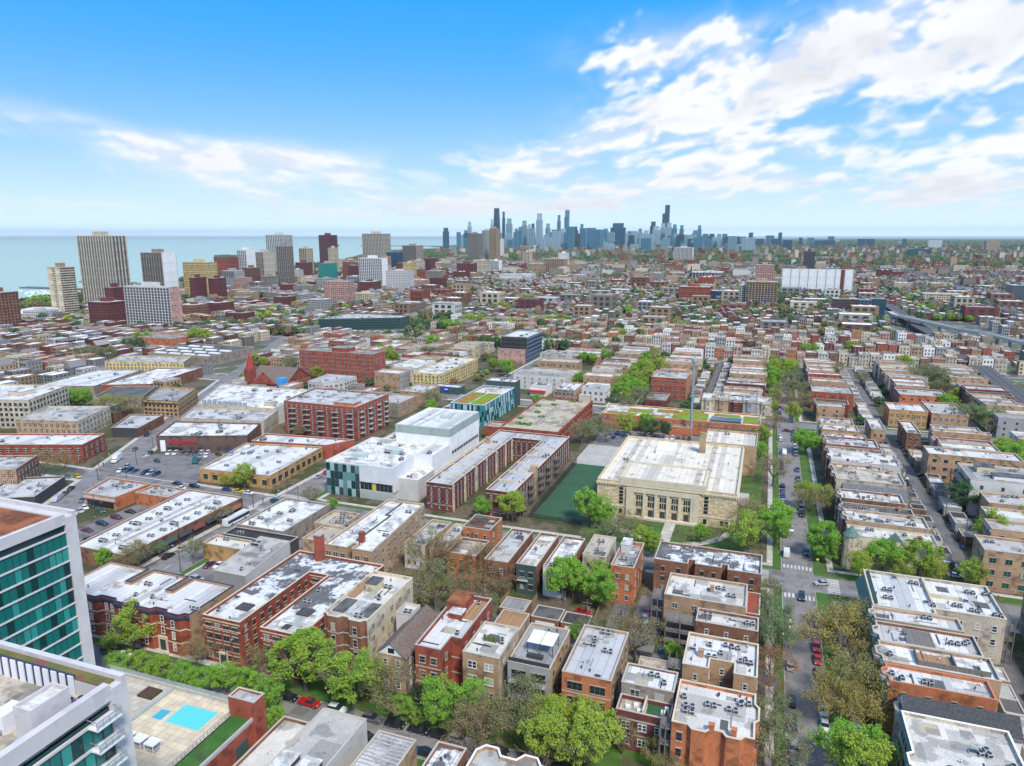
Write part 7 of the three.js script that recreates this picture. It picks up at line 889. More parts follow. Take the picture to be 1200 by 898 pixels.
// ---------------------------------------------------------------- trees: [x, s, crown radius, kind]
const treeSpots = [[-151.1,125.4,6.3,'Y'],[-154.8,122.0,2.4,'Y'],[-143.2,114.7,3.3,'G'],[-138.1,115.8,3.7,'G'],[-131.5,115.6,3.7,'G'],[-124.4,115.3,3.6,'G'],[-120.0,116.8,3.5,'G'],[-115.1,118.6,3.5,'G'],[-108.8,118.8,3.4,'G'],[-101.3,116.7,4.0,'G'],[-95.4,111.9,2.6,'G'],[-129.3,125.3,3.7,'O'],[-110.7,125.8,3.8,'O'],[-97.3,125.9,7.4,'G'],[-83.6,124.5,7.4,'G'],[-74.5,125.1,5.9,'O'],[-81.1,128.8,3.5,'G'],[-58.6,124.9,8.2,'G'],[-48.0,123.3,9.1,'O'],[-44.0,129.2,6.1,'O'],[-33.7,128.5,8.8,'Y'],[-28.0,124.1,6.6,'Y'],[-36.3,122.0,5.9,'Y'],[-50.8,118.1,5.1,'B'],[-85.4,171.8,7.3,'O'],[-91.7,173.4,5.3,'O'],[-88.4,200.6,9.8,'B'],[-76.2,194.8,8.3,'B'],[-97.3,203.1,7.1,'O'],[-74.1,176.9,6.2,'B'],[-45.5,190.7,8.7,'G'],[-51.3,195.6,6.0,'G'],[-39.8,187.1,5.2,'G'],[-25.9,166.4,6.4,'O'],[-29.0,170.9,3.9,'B'],[-2.1,157.5,2.7,'Y'],[-57.0,245.9,7.5,'G'],[-51.6,245.2,4.5,'G'],[-97.7,239.2,4.0,'G'],[-86.0,240.0,5.9,'Y'],[-45.8,228.7,6.1,'O'],[-41.2,235.7,5.0,'O'],[-35.3,231.0,4.3,'Y'],[-31.0,228.1,3.9,'G'],[-21.7,233.8,3.7,'O'],[-16.4,244.7,3.2,'G'],[-11.1,243.5,3.8,'O'],[-1.7,240.6,7.2,'Y'],[-0.3,263.6,6.1,'O'],[8.7,262.5,6.7,'G'],[8.4,251.0,5.5,'G'],[7.6,316.1,7.2,'O'],[23.4,284.3,8.7,'O'],[23.4,292.1,8.2,'Y'],[23.4,245.3,6.1,'G'],[23.4,242.4,3.8,'G'],[22.6,369.5,6.9,'G'],[4.9,397.5,4.4,'B'],[8.4,418.4,4.1,'B'],[2.5,375.3,4.7,'Y'],[1.3,350.1,4.4,'G'],[7.0,165.8,4.7,'B'],[7.5,136.3,5.3,'S'],[6.2,145.6,4.7,'S'],[7.0,189.8,5.2,'S'],[7.6,178.7,4.9,'S'],[7.0,206.0,3.9,'O'],[7.6,160.2,2.7,'B'],[23.4,139.7,8.3,'G'],[23.4,136.9,6.2,'Y'],[23.4,156.9,9.0,'W'],[26.0,162.3,6.9,'W'],[23.4,155.9,5.4,'W'],[23.3,183.1,7.5,'W'],[27.2,192.4,5.8,'W'],[23.4,192.2,4.2,'O'],[27.8,176.6,4.4,'O'],[40.5,239.6,5.7,'G'],[51.1,240.8,5.7,'G'],[33.2,232.7,4.3,'Y'],[45.2,236.7,4.1,'Y'],[55.0,237.7,3.8,'Y'],[65.0,238.9,4.2,'Y'],[79.6,275.8,6.2,'Y'],[92.4,332.0,5.2,'S'],[77.4,308.0,6.4,'D'],[76.5,317.7,4.9,'D'],[44.4,406.1,6.1,'G'],[73.7,358.4,4.6,'G'],[117.4,453.3,13.8,'S'],[130.0,479.3,12.2,'O'],[116.3,388.3,10.0,'Y'],[109.3,368.1,7.6,'G'],[112.4,468.5,9.4,'O'],[114.5,563.1,16.8,'S'],[119.2,534.2,12.0,'O'],[135.2,539.9,9.5,'Y'],[109.1,495.2,8.7,'G'],[95.1,303.1,5.6,'Y'],[-406.6,318.3,9.5,'G'],[-390.0,311.7,6.7,'G'],[-355.3,305.3,13.8,'O'],[-376.2,316.7,8.4,'Y'],[-337.0,294.5,8.8,'O'],[-532.6,560.4,15.9,'Y'],[-430.6,364.4,6.9,'Y'],[-302.5,221.0,8.4,'O'],[-301.0,213.8,6.4,'O'],[-206.7,240.1,4.8,'Y'],[-210.8,237.6,2.8,'Y'],[-215.1,233.7,2.8,'Y'],[-167.5,227.9,3.6,'O'],[-156.2,225.8,2.5,'G'],[-417.4,368.0,6.1,'Y'],[-550.7,494.5,12.6,'D'],[-589.8,540.9,9.7,'G'],[-534.4,448.6,11.8,'S'],[-560.5,453.9,10.5,'S'],[-388.4,471.5,8.9,'Y'],[-312.5,455.6,8.1,'Y'],[-356.4,467.7,6.4,'S'],[-321.9,556.4,9.4,'Y'],[-294.2,517.8,7.2,'G'],[-332.9,728.8,13.6,'G'],[-292.5,616.0,11.6,'G'],[-275.0,556.3,10.6,'S'],[-329.6,602.7,10.0,'S'],[-332.9,791.0,14.5,'Y'],[-192.6,391.6,5.4,'S'],[-189.1,380.7,4.2,'G'],[-200.0,523.3,8.2,'G'],[-185.9,508.6,6.6,'G'],[-233.4,836.3,10.5,'G'],[-144.7,734.8,9.1,'Y'],[-139.6,582.4,8.7,'G'],[-132.3,599.2,9.0,'G'],[-121.9,484.3,4.9,'G'],[-75.6,417.0,5.2,'S'],[-71.6,438.5,7.7,'S'],[-79.4,541.0,13.3,'Y'],[-79.9,504.6,10.0,'Y'],[-78.8,582.6,8.6,'Y'],[-78.6,463.3,7.5,'G'],[-84.1,447.3,6.7,'G'],[-85.2,425.6,5.3,'D'],[-79.5,354.3,9.9,'S'],[-86.7,350.2,6.3,'O'],[-67.0,371.7,6.1,'Y'],[-50.7,370.6,8.4,'D'],[-58.1,382.7,4.8,'G'],[13.0,574.1,12.6,'Y'],[18.4,539.8,9.2,'S'],[6.8,535.7,7.8,'G'],[21.1,494.1,10.9,'S'],[13.3,464.3,8.0,'B'],[24.2,460.2,6.8,'O'],[4.4,453.2,5.6,'B'],[18.6,434.9,5.4,'Y'],[57.2,601.6,8.8,'O'],[65.9,567.8,8.4,'S'],[40.0,696.7,8.5,'G'],[-199.7,200.0,3.6,'O'],[-196.1,160.5,3.9,'O'],[-197.9,157.9,3.3,'G'],[-187.2,160.6,4.5,'O'],[-174.1,171.0,3.8,'O'],[-177.6,136.4,4.1,'O'],[-190.5,170.9,2.6,'S'],[-148.4,275.6,4.0,'S'],[-150.2,259.3,3.0,'O'],[-228.7,294.7,3.7,'S'],[-233.8,310.4,3.4,'S'],[-128.2,282.8,3.5,'S'],[-49.5,225.1,3.6,'S'],[-110.9,94.0,3.4,'Y'],[-105.2,96.0,3.8,'B'],[-102.8,98.1,2.5,'O'],[-22.3,131.0,3.6,'O'],[-11.5,129.6,2.8,'O'],[-15.0,129.6,2.8,'W'],[-71.4,125.0,2.6,'G'],[-66.7,124.2,2.1,'G'],[-70.2,135.5,2.2,'D'],[-132.6,417.7,4.3,'G'],[-354.2,951.8,12.2,'Y'],[-364.6,1098.8,12.6,'Y'],[-411.6,931.2,12.3,'S'],[-260.3,1136.2,14.0,'Y'],[-90.1,832.8,9.1,'Y'],[-12.4,716.5,7.8,'B'],[78.3,727.0,8.0,'Y'],[107.6,640.1,6.3,'Y']];
const kinds = {
  G: { word: 'bright green', leaf: [0.2, 0.45, 0.02], alt: [0.36, 0.6, 0.035], n: 80, per: 100, size: 0.3 }, Y: { word: 'yellow green', leaf: [0.34, 0.45, 0.028], alt: [0.46, 0.54, 0.04], n: 74, per: 85, size: 0.29 },
  O: { word: 'olive budding', leaf: [0.3, 0.25, 0.08], alt: [0.4, 0.35, 0.12], n: 80, per: 34, size: 0.2, thin: 1 }, B: { word: 'brown budding', leaf: [0.38, 0.19, 0.07], alt: [0.45, 0.27, 0.1], n: 80, per: 36, size: 0.2, thin: 1 },
  S: { word: 'sage green', leaf: [0.19, 0.25, 0.09], alt: [0.29, 0.34, 0.13], n: 80, per: 46, size: 0.24, thin: 1 }, W: { word: 'golden weeping', leaf: [0.38, 0.34, 0.06], alt: [0.48, 0.43, 0.09], n: 80, per: 52, size: 0.22, thin: 1 }, D: { word: 'dark green', leaf: [0.055, 0.15, 0.03], alt: [0.09, 0.21, 0.05], n: 60, per: 90, size: 0.3 },
};
const barkM = mat('tree bark', [0.15, 0.115, 0.09]);
function leafGeo(list, col) { // list of [x,y,z,size,colour index]
  const n = list.length, p = new Float32Array(n * 12), nn = new Float32Array(n * 12), c = new Float32Array(n * 12), ix = new Uint32Array(n * 6), R = rng(n * 3 + 1);
  list.forEach(([x, y, z, s, k], i) => {
    const a = R() * 6.283, t = (R() - 0.5) * 2.2, u = [Math.cos(a), 0, Math.sin(a)], v = [-Math.sin(a) * Math.sin(t), Math.cos(t), Math.cos(a) * Math.sin(t)], m = [u[1] * v[2] - u[2] * v[1], u[2] * v[0] - u[0] * v[2], u[0] * v[1] - u[1] * v[0]];
    const q = [[-1, -0.7], [0.75, -1], [1, 0.8], [-0.7, 1]]; for (let j = 0; j < 4; j++) for (let d = 0; d < 3; d++) { p[i * 12 + j * 3 + d] = [x, y, z][d] + (u[d] * q[j][0] + v[d] * q[j][1]) * s * 0.5; nn[i * 12 + j * 3 + d] = m[d]; c[i * 12 + j * 3 + d] = col(k)[d]; }
    ix.set([i * 4, i * 4 + 1, i * 4 + 2, i * 4, i * 4 + 2, i * 4 + 3], i * 6);
  });
  const g = new THREE.BufferGeometry(); g.setAttribute('position', new THREE.BufferAttribute(p, 3)); g.setAttribute('normal', new THREE.BufferAttribute(nn, 3)); g.setAttribute('color', new THREE.BufferAttribute(c, 3)); g.setIndex(new THREE.BufferAttribute(ix, 1)); return g;
}
const leafM = new THREE.MeshPhysicalMaterial({ vertexColors: true, roughness: 0.95, side: THREE.DoubleSide, transmission: 0.5, thickness: 0 }); leafM.name = 'leaves';
function treeGeo(kind, seed) {   // crown radius 1, total height about 2.5: [trunk and limbs, leaves]
  const k = kinds[kind], R = rng(seed), tint = [0.84 + R() * 0.3, 0.92 + R() * 0.16, 1], w = new GB(), leaves = [], U = 4.6, H = 7.2 + R() * 1.2, cy = H, squash = kind === 'W' ? 0.8 : 0.92 + R() * 0.2;
  const base = [0, 0, 0], fork = [(R() - 0.5) * 0.5, H * 0.36, (R() - 0.5) * 0.5]; w.tube(base, fork, 0.34, 0.26, 7);
  const tips = [], grow = (a, b, r, depth) => { w.tube(a, b, r, r * 0.62, depth > 1 ? 3 : 4); if (depth === 3) return; const n = depth === 0 ? 4 : 3; for (let i = 0; i < n; i++) { const l = [2.4, 1.7, 1.1][depth] * (0.7 + R() * 0.6), dx = b[0] - a[0], dy = b[1] - a[1], dz = b[2] - a[2], m = Math.hypot(dx, dy, dz), e = [dx / m + (R() - 0.5) * 1.5, dy / m * 0.8 + (R() - 0.35) * 0.8, dz / m + (R() - 0.5) * 1.5], q = Math.hypot(...e), c = [b[0] + e[0] / q * l, Math.max(H * 0.4, b[1] + e[1] / q * l), b[2] + e[2] / q * l]; tips.push(c); grow(b, c, r * 0.6, depth + 1); } };
  const L0 = k.thin ? 6 : 5; for (let i = 0; i < L0; i++) { const a = i / L0 * 6.283 + R(), o = 1.5 + R() * 1.2; grow(fork, [fork[0] + Math.cos(a) * o, H * (0.55 + R() * 0.25), fork[2] + Math.sin(a) * o], 0.17, 0); }
  for (let i = 0; i < k.n; i++) {
    let x, y, z; do { x = R() * 2 - 1; y = R() * 2 - 1; z = R() * 2 - 1; } while (x * x + y * y + z * z > 1);
    const m = Math.hypot(x, y, z), f = (0.45 + 0.55 * Math.pow(m, 0.4)) / Math.max(m, 0.2) * (0.8 + R() * 0.28) * m; const lob = 1 + 0.28 * Math.sin(3 * Math.atan2(z, x) + seed) + 0.2 * Math.sin(5 * Math.atan2(z, x) + seed * 2 + y * 2);
    let cx = x * f / Math.max(m, 0.3) * U * lob, cyy = cy + y * f / Math.max(m, 0.3) * U * squash * 0.86, cz = z * f / Math.max(m, 0.3) * U * lob; const cr = (k.thin ? 1.35 : 1.15) * (0.65 + R() * 0.65), tone = R();
    if (k.thin && tips.length && R() < 0.7) { const t = tips[Math.floor(R() * tips.length)]; cx = t[0]; cyy = t[1]; cz = t[2]; }
    for (let j = 0; j < k.per; j++) { const a = R() * 6.283, b = Math.acos(R() * 2 - 1), r = cr * Math.pow(R(), 0.45); let yy = cyy + Math.cos(b) * r * 0.8; if (kind === 'W') yy -= R() * 1.4; leaves.push([cx + Math.cos(a) * Math.sin(b) * r, Math.max(1.4, yy), cz + Math.sin(a) * Math.sin(b) * r, k.size * (0.65 + R() * 0.7), tone * 0.7 + R() * 0.3]); }
  }
  return [w.geo(), leafGeo(leaves, (t) => [0, 1, 2].map((j) => mixn(k.leaf[j], k.alt[j], t) * tint[j])), U];
}
const treeKit = {}; for (const k of Object.keys(kinds)) treeKit[k] = [1, 2, 3, 4].map((v) => treeGeo(k, v * 37 + k.charCodeAt(0)));
let treeCount = 0; const treeR = rng(31);
const place = (x, s) => s < 114 ? (x < -95 ? 'by the pool podium' : 'north of the front street') : s < 136 ? 'on the front street' : s < 222 && x < 0 ? 'in the yards behind the front street' : x > 0 && x < 30 ? (s < 225 ? 'on the near residential street' : s < 430 ? 'on the residential street beyond the crossing' : 'on the far residential street') : x > 30 && s < 430 ? 'among the flats west of the residential street' : x > 30 ? 'near the elevated railway' : s < 262 && x > -80 ? 'in front of the school' : s < 430 && x > -170 ? 'round the school block' : x < -187 && s < 640 ? 'along the diagonal avenue' : s < 660 ? 'on the narrow street beyond the station' : 'among the far roofs';
function tree(x, s, r, kind) {
  if (x < -189 && x > -216 && s > 158 && s < 215) x = -188.4;
  for (let k = 0; k < 12 && overlaps(x - 0.4, x + 0.4, s - 0.4, s + 0.4, 0.2); k++) s -= 1; if (overlaps(x - 0.4, x + 0.4, s - 0.4, s + 0.4, 0.1)) return;
  const [tg, lg, U] = treeKit[kind][Math.floor(treeR() * 4)], w = place(x, s), t = thing(r < 2.2 ? 'shrub' : 'street_tree', `${kinds[kind].word} ${r < 2.2 ? 'shrub' : r < 4 ? 'small tree' : 'tree'} ${w}`, r < 2.2 ? 'shrub' : 'tree', x, 0, s, treeR() * 6.28, `${kinds[kind].word} trees ${w}`);
  add('trunk', tg, barkM, t); add('crown', lg, leafM, t); const f = r / U * (kinds[kind].thin ? 0.84 : 0.8), e = 0.86 + treeR() * 0.28; t.scale.set(f * e, Math.min(f * 1.1, f * 0.6 + 0.45) * (0.92 + treeR() * 0.16), f / e); treeCount++;
}
for (const [x, s, r, k] of treeSpots) { if (r < 8) tree(x, s, r, k); else { tree(x - r * 0.4, s, r * 0.6, k); tree(x + r * 0.4, s + 3, r * 0.55, k); } }
{ // more along the kerbs and in the yards
  const R = rng(88), pick = (str) => str[Math.floor(R() * str.length)], free = (x, s) => !overlaps(x - 1, x + 1, s - 1, s + 1, 0.3);
  for (let s = 440; s < 632; s += 14 + R() * 8) for (const x of [8.2, 22.6]) if (R() > 0.25 && Math.abs(s - 430) > 10) tree(x + (R() - 0.5), s, 3 + R() * 2, pick('OOSYGB'));
  for (let s = 442; s < 630; s += 10 + R() * 6) for (const x of [-91.5, -78.5]) if (R() > 0.1) tree(x + (R() - 0.5), s, 3.5 + R() * 2.2, pick('SOGYYD'));
  for (let s = 240; s < 630; s += 13 + R() * 9) for (const x of [107, 120]) if (R() > 0.3 && Math.abs(s - 430) > 9) tree(x, s, 3.2 + R() * 2, pick('SOYGO'));
  for (let k = 0; k < 26; k++) { const x = -110 + R() * 105, s = 146 + R() * 50; if (free(x, s)) tree(x, s, 1.8 + R() * 1.8, pick('OBSGO')); }
  for (let k = 0; k < 20; k++) { const x = -170 - R() * 5, s = 235 + R() * 380; tree(-171.8, s, 1.6 + R() * 1.3, pick('OSB')); void x; }
}
{ // the far canopy: one mass
  const R = rng(99), make = (kind, seed, n, sz) => { const k = kinds[kind], q = rng(seed), l = []; for (let i = 0; i < n; i++) { const a = q() * 6.283, b = Math.acos(q() * 2 - 1), r = 0.55 + 0.45 * q(); l.push([Math.cos(a) * Math.sin(b) * r, 1.25 + Math.cos(b) * r * 0.8, Math.sin(a) * Math.sin(b) * r, sz * (0.7 + q() * 0.6), q()]); } return leafGeo(l, (t) => k.leaf.map((v, j) => mixn(v, k.alt[j], t))); };
  const geos = ['G', 'Y', 'S', 'O', 'D', 'S', 'D', 'D', 'B'].map((k, i) => make(k, 500 + i, 170, 0.4)), lists = geos.map(() => []);
  const shoreX = (s) => s < 900 ? -1180 : s < 1300 ? -1190 - (s - 900) * 0.27 : s < 1900 ? -1300 - (s - 1300) * 0.33 : s < 2700 ? -1500 - (s - 1900) * 0.31 : s < 4400 ? -1750 - (s - 2700) * 0.47 : -2500;
  const put = (x, s, r) => { if (x > shoreX(s) + 12 && !overlaps(x - 1.5, x + 1.5, s - 1.5, s + 1.5, 0)) { const k = noise2(x / 160 + 50, s / 160); lists[s > 1700 ? [2, 3, 4, 5, 6, 7, 7, 4, 8][Math.floor(R() * 9)] : Math.floor((k > 0.5 ? R() : 0.23 + R() * 0.77) * lists.length)].push([x, s, r]); } };
  for (let s = 640; s < 2700; s += 100) { for (const o of [2, 8, 30, 40, 62]) for (let x = Math.max(shoreX(s), -1.5 * s); x < 0.36 * s + 60; x += 8 + R() * 14) if (noise2(x / 90, s / 140) > 0.3) put(x, s + o + (R() - 0.5) * 6, 2.8 + R() * 3); }
  for (let s = 280; s < 640; s += 23) for (let x = -1150; x < roadW(s) - 20; x += 14 + R() * 26) if (noise2(x / 70, s / 70) > 0.42) put(x, s + R() * 6, 2.4 + R() * 2.6);
  for (let s = 90; s < 640; s += 14) for (const x of [158, 176, 202, 246, 275, 312]) if (R() > 0.4) put(x + R() * 6, s, 3 + R() * 2.5);
  for (const [x0, x1] of [[-47, -36.5], [-30.5, -23], [-128, -118], [54, 64], [70, 81], [-262, -240], [-20, 3]]) for (let s = 442; s < 632; s += 5 + R() * 9) if (R() > 0.35) put(mixn(x0, x1, R()), s, 1.6 + R() * 1.9);
  for (let s = 380; s < 632; s += 9) for (let x = roadW(s) + 12; x < -195; x += 12 + R() * 22) if (R() > 0.45) put(x, s + R() * 8, 1.8 + R() * 2.2);
  for (let s = 2700; s < 7000; s += 55) for (let x = Math.max(shoreX(s) + 10, -0.8 * s); x < 0.37 * s; x += 13 + R() * 18) if (noise2(x / 300, s / 300) > 0.24) put(x, s + R() * 50, 5.5 + R() * 4.5);
  for (let s = 1000; s < 5200; s += 26) for (let x = shoreX(s) + 16; x < shoreX(s) + (s > 2600 ? 520 : 150); x += 16 + R() * 14) put(x, s + R() * 20, 5 + R() * 4);
  for (let s = 7000; s < 20000; s += 160) for (let x = -0.42 * s; x < 0.38 * s; x += 34 + R() * 44) if (R() > 0.2) put(x, s + R() * 150, 12 + R() * 12);
  lists.forEach((list, i) => { const o = new THREE.InstancedMesh(geos[i], leafM, list.length), q = new THREE.Matrix4(), r2 = new THREE.Matrix4(); list.forEach(([x, s, r], j) => { q.makeScale(r, Math.min(r, r * 0.55 + 2.5), r); r2.makeRotationY(j * 2.4); r2.multiply(q); r2.setPosition(x, 0, -s); o.setMatrixAt(j, r2); }); o.name = numbered('distant_trees'); o.castShadow = o.receiveShadow = true; o.userData = { kind: 'stuff' }; scene.add(o); });
  console.log('trees', treeCount, 'far trees', lists.map((l) => l.length).reduce((a, b) => a + b));
}

// ---------------------------------------------------------------- vehicles
const carPaint = { black: [0.012, 0.012, 0.014], white: [0.75, 0.76, 0.77], silver: [0.4, 0.42, 0.44], grey: [0.12, 0.125, 0.13], red: [0.42, 0.012, 0.016], blue: [0.015, 0.05, 0.25], navy: [0.012, 0.022, 0.06], teal: [0.02, 0.12, 0.13], yellow: [0.62, 0.42, 0.01], maroon: [0.12, 0.01, 0.03], green: [0.03, 0.1, 0.06] };
const paintOf = (c) => mats.get('car ' + c) ?? (() => { const m = new THREE.MeshPhysicalMaterial({ roughness: 0.35, clearcoat: 0.8, clearcoatRoughness: 0.08 }); m.color.setRGB(...carPaint[c]); m.name = 'car ' + c; mats.set('car ' + c, m); return m; })();
function profile(pts, half, taper = 1) { // side profile [z,y] pushed out to both sides; taper narrows the upper part
  const g = new GB(), top = Math.max(...pts.map((q) => q[1])), bot = Math.min(...pts.map((q) => q[1])), wd = (y) => half * mixn(1, taper, (y - bot) / (top - bot)), n = pts.length;
  for (let i = 0; i < n; i++) { const a = pts[i], b = pts[(i + 1) % n]; g.quad([-wd(a[1]), a[1], a[0]], [wd(a[1]), a[1], a[0]], [wd(b[1]), b[1], b[0]], [-wd(b[1]), b[1], b[0]]); }
  const tr = THREE.ShapeUtils.triangulateShape(pts.map((q) => new THREE.Vector2(q[0], q[1])), []); for (const t of tr) { const v = (k, s) => [s * wd(pts[t[k]][1]), pts[t[k]][1], pts[t[k]][0]]; g.tri(v(0, 1), v(1, 1), v(2, 1)); g.tri(v(0, -1), v(2, -1), v(1, -1)); }
  return g.geo();
}
const wheelGeo = (r) => mergeGeometries([new THREE.CylinderGeometry(r, r, 0.24, 14).rotateZ(Math.PI / 2), new THREE.CylinderGeometry(r * 0.6, r * 0.6, 0.26, 10).rotateZ(Math.PI / 2)], true);
const tyreM = mat('tyre', [0.015, 0.015, 0.015]), rimM = mat('wheel rim', [0.4, 0.4, 0.42], { metalness: 0.6, roughness: 0.4 }), lampM = mat('headlamp glass', [0.7, 0.72, 0.75], { roughness: 0.1 }), tailM = mat('tail lamp red', [0.4, 0.01, 0.01], { roughness: 0.2 });
const carKinds = {
  sedan: { body: [[-2.3, 0.35], [-2.3, 0.8], [-1.55, 0.98], [1.0, 1.0], [2.15, 0.86], [2.3, 0.6], [2.28, 0.35]], cab: [[-1.65, 0.95], [-0.95, 1.42], [0.35, 1.44], [1.15, 0.96]], half: 0.9, wb: 1.4, r: 0.33 },
  suv: { body: [[-2.3, 0.42], [-2.35, 1.05], [-2.2, 1.12], [0.95, 1.12], [2.1, 1.02], [2.3, 0.8], [2.3, 0.42]], cab: [[-2.2, 1.08], [-1.95, 1.68], [0.1, 1.72], [1.05, 1.1]], half: 0.96, wb: 1.42, r: 0.38 },
  van: { body: [[-2.8, 0.4], [-2.8, 2.25], [1.3, 2.3], [2.0, 1.3], [2.7, 1.1], [2.75, 0.4]], cab: [[0.6, 1.35], [0.6, 2.1], [1.34, 2.12], [1.98, 1.32]], half: 1.0, wb: 1.8, r: 0.38 },
  box: { body: [[-4.2, 0.6], [-4.2, 3.3], [1.9, 3.3], [1.9, 0.6]], cab: [[2.0, 0.6], [2.0, 2.4], [3.2, 2.4], [3.9, 1.4], [3.9, 0.6]], half: 1.2, wb: 2.6, r: 0.48, cabPaint: true },
  pickup: { body: [[-2.7, 0.5], [-2.7, 1.0], [-0.6, 1.0], [-0.55, 1.08], [1.1, 1.08], [2.5, 1.0], [2.7, 0.8], [2.7, 0.5]], cab: [[-0.6, 1.04], [-0.45, 1.75], [0.55, 1.78], [1.3, 1.06]], half: 1.0, wb: 1.7, r: 0.42 },
  bus: { body: [[-6, 0.4], [-6, 3.0], [5.8, 3.05], [6.05, 2.4], [6.1, 0.4]], cab: [[-5.6, 1.3], [-5.6, 2.4], [6.12, 2.4], [6.14, 1.2]], half: 1.28, wb: 3.6, r: 0.5 },
};
for (const k of Object.values(carKinds)) { k.bg = profile(k.body, k.half, 0.95); k.cg = profile(k.cab, k.half * (k.cabPaint ? 1 : k === carKinds.bus ? 1.0 : 0.94), k === carKinds.bus ? 1.005 : 0.82); k.wg = wheelGeo(k.r); const L = k.body[k.body.length - 1][0]; k.lamp = new GB().box(-0.2, 0.2, 0, 0.16, 0, 0.1).geo(); k.front = Math.max(...k.body.map((q) => q[0]), ...k.cab.map((q) => q[0])); k.back = Math.min(...k.body.map((q) => q[0])); k.rg = profile(k.cab.length === 4 ? [k.cab[1], k.cab[2], [k.cab[2][0] - 0.05, k.cab[2][1] + 0.06], [k.cab[1][0] + 0.05, k.cab[1][1] + 0.06]] : k.cab.slice(1, 3).concat([[3.1, 2.5], [2.1, 2.5]]), k.half * 0.8, 0.96); void L; }
function vehicle(kind, color, X, S, turn, where) {
  const k = carKinds[kind], word = { sedan: 'car', suv: 'sport utility car', pickup: 'pickup truck', van: 'van', box: 'box truck', bus: 'city bus' }[kind], t = thing(kind === 'bus' ? 'bus' : kind === 'box' ? 'box_truck' : kind === 'van' ? 'van' : 'parked_car', `${color} ${word} ${where}`, kind === 'bus' ? 'bus' : kind === 'box' ? 'truck' : kind === 'van' ? 'van' : 'car', X, 0.03, S, turn, 'vehicles ' + where);
  add('body', k.bg, paintOf(color), t); add(k.cabPaint ? 'cab' : 'windows', k.cg, k.cabPaint ? paintOf(color) : M.glass, t); if (!k.cabPaint && kind !== 'van' && kind !== 'bus') add('roof', k.rg, paintOf(color), t); else if (kind === 'box') new GB().box(-1.05, 1.05, 1.5, 2.2, 3.25, 3.6).mesh('windscreen', M.glass, t);
  for (const x of [-1, 1]) for (const z of [-1, 1]) { const w = add('wheel', k.wg, [tyreM, rimM], t); w.position.set(x * (k.half - 0.08), k.r, z * k.wb); }
  for (const x of [-1, 1]) { const a = add('headlight', k.lamp, lampM, t); a.position.set(x * k.half * 0.66, kind === 'sedan' ? 0.62 : 0.78, k.front - 0.12); const b = add('tail_light', k.lamp, tailM, t); b.position.set(x * k.half * 0.72, kind === 'sedan' ? 0.68 : 0.85, k.back - 0.05); }
}
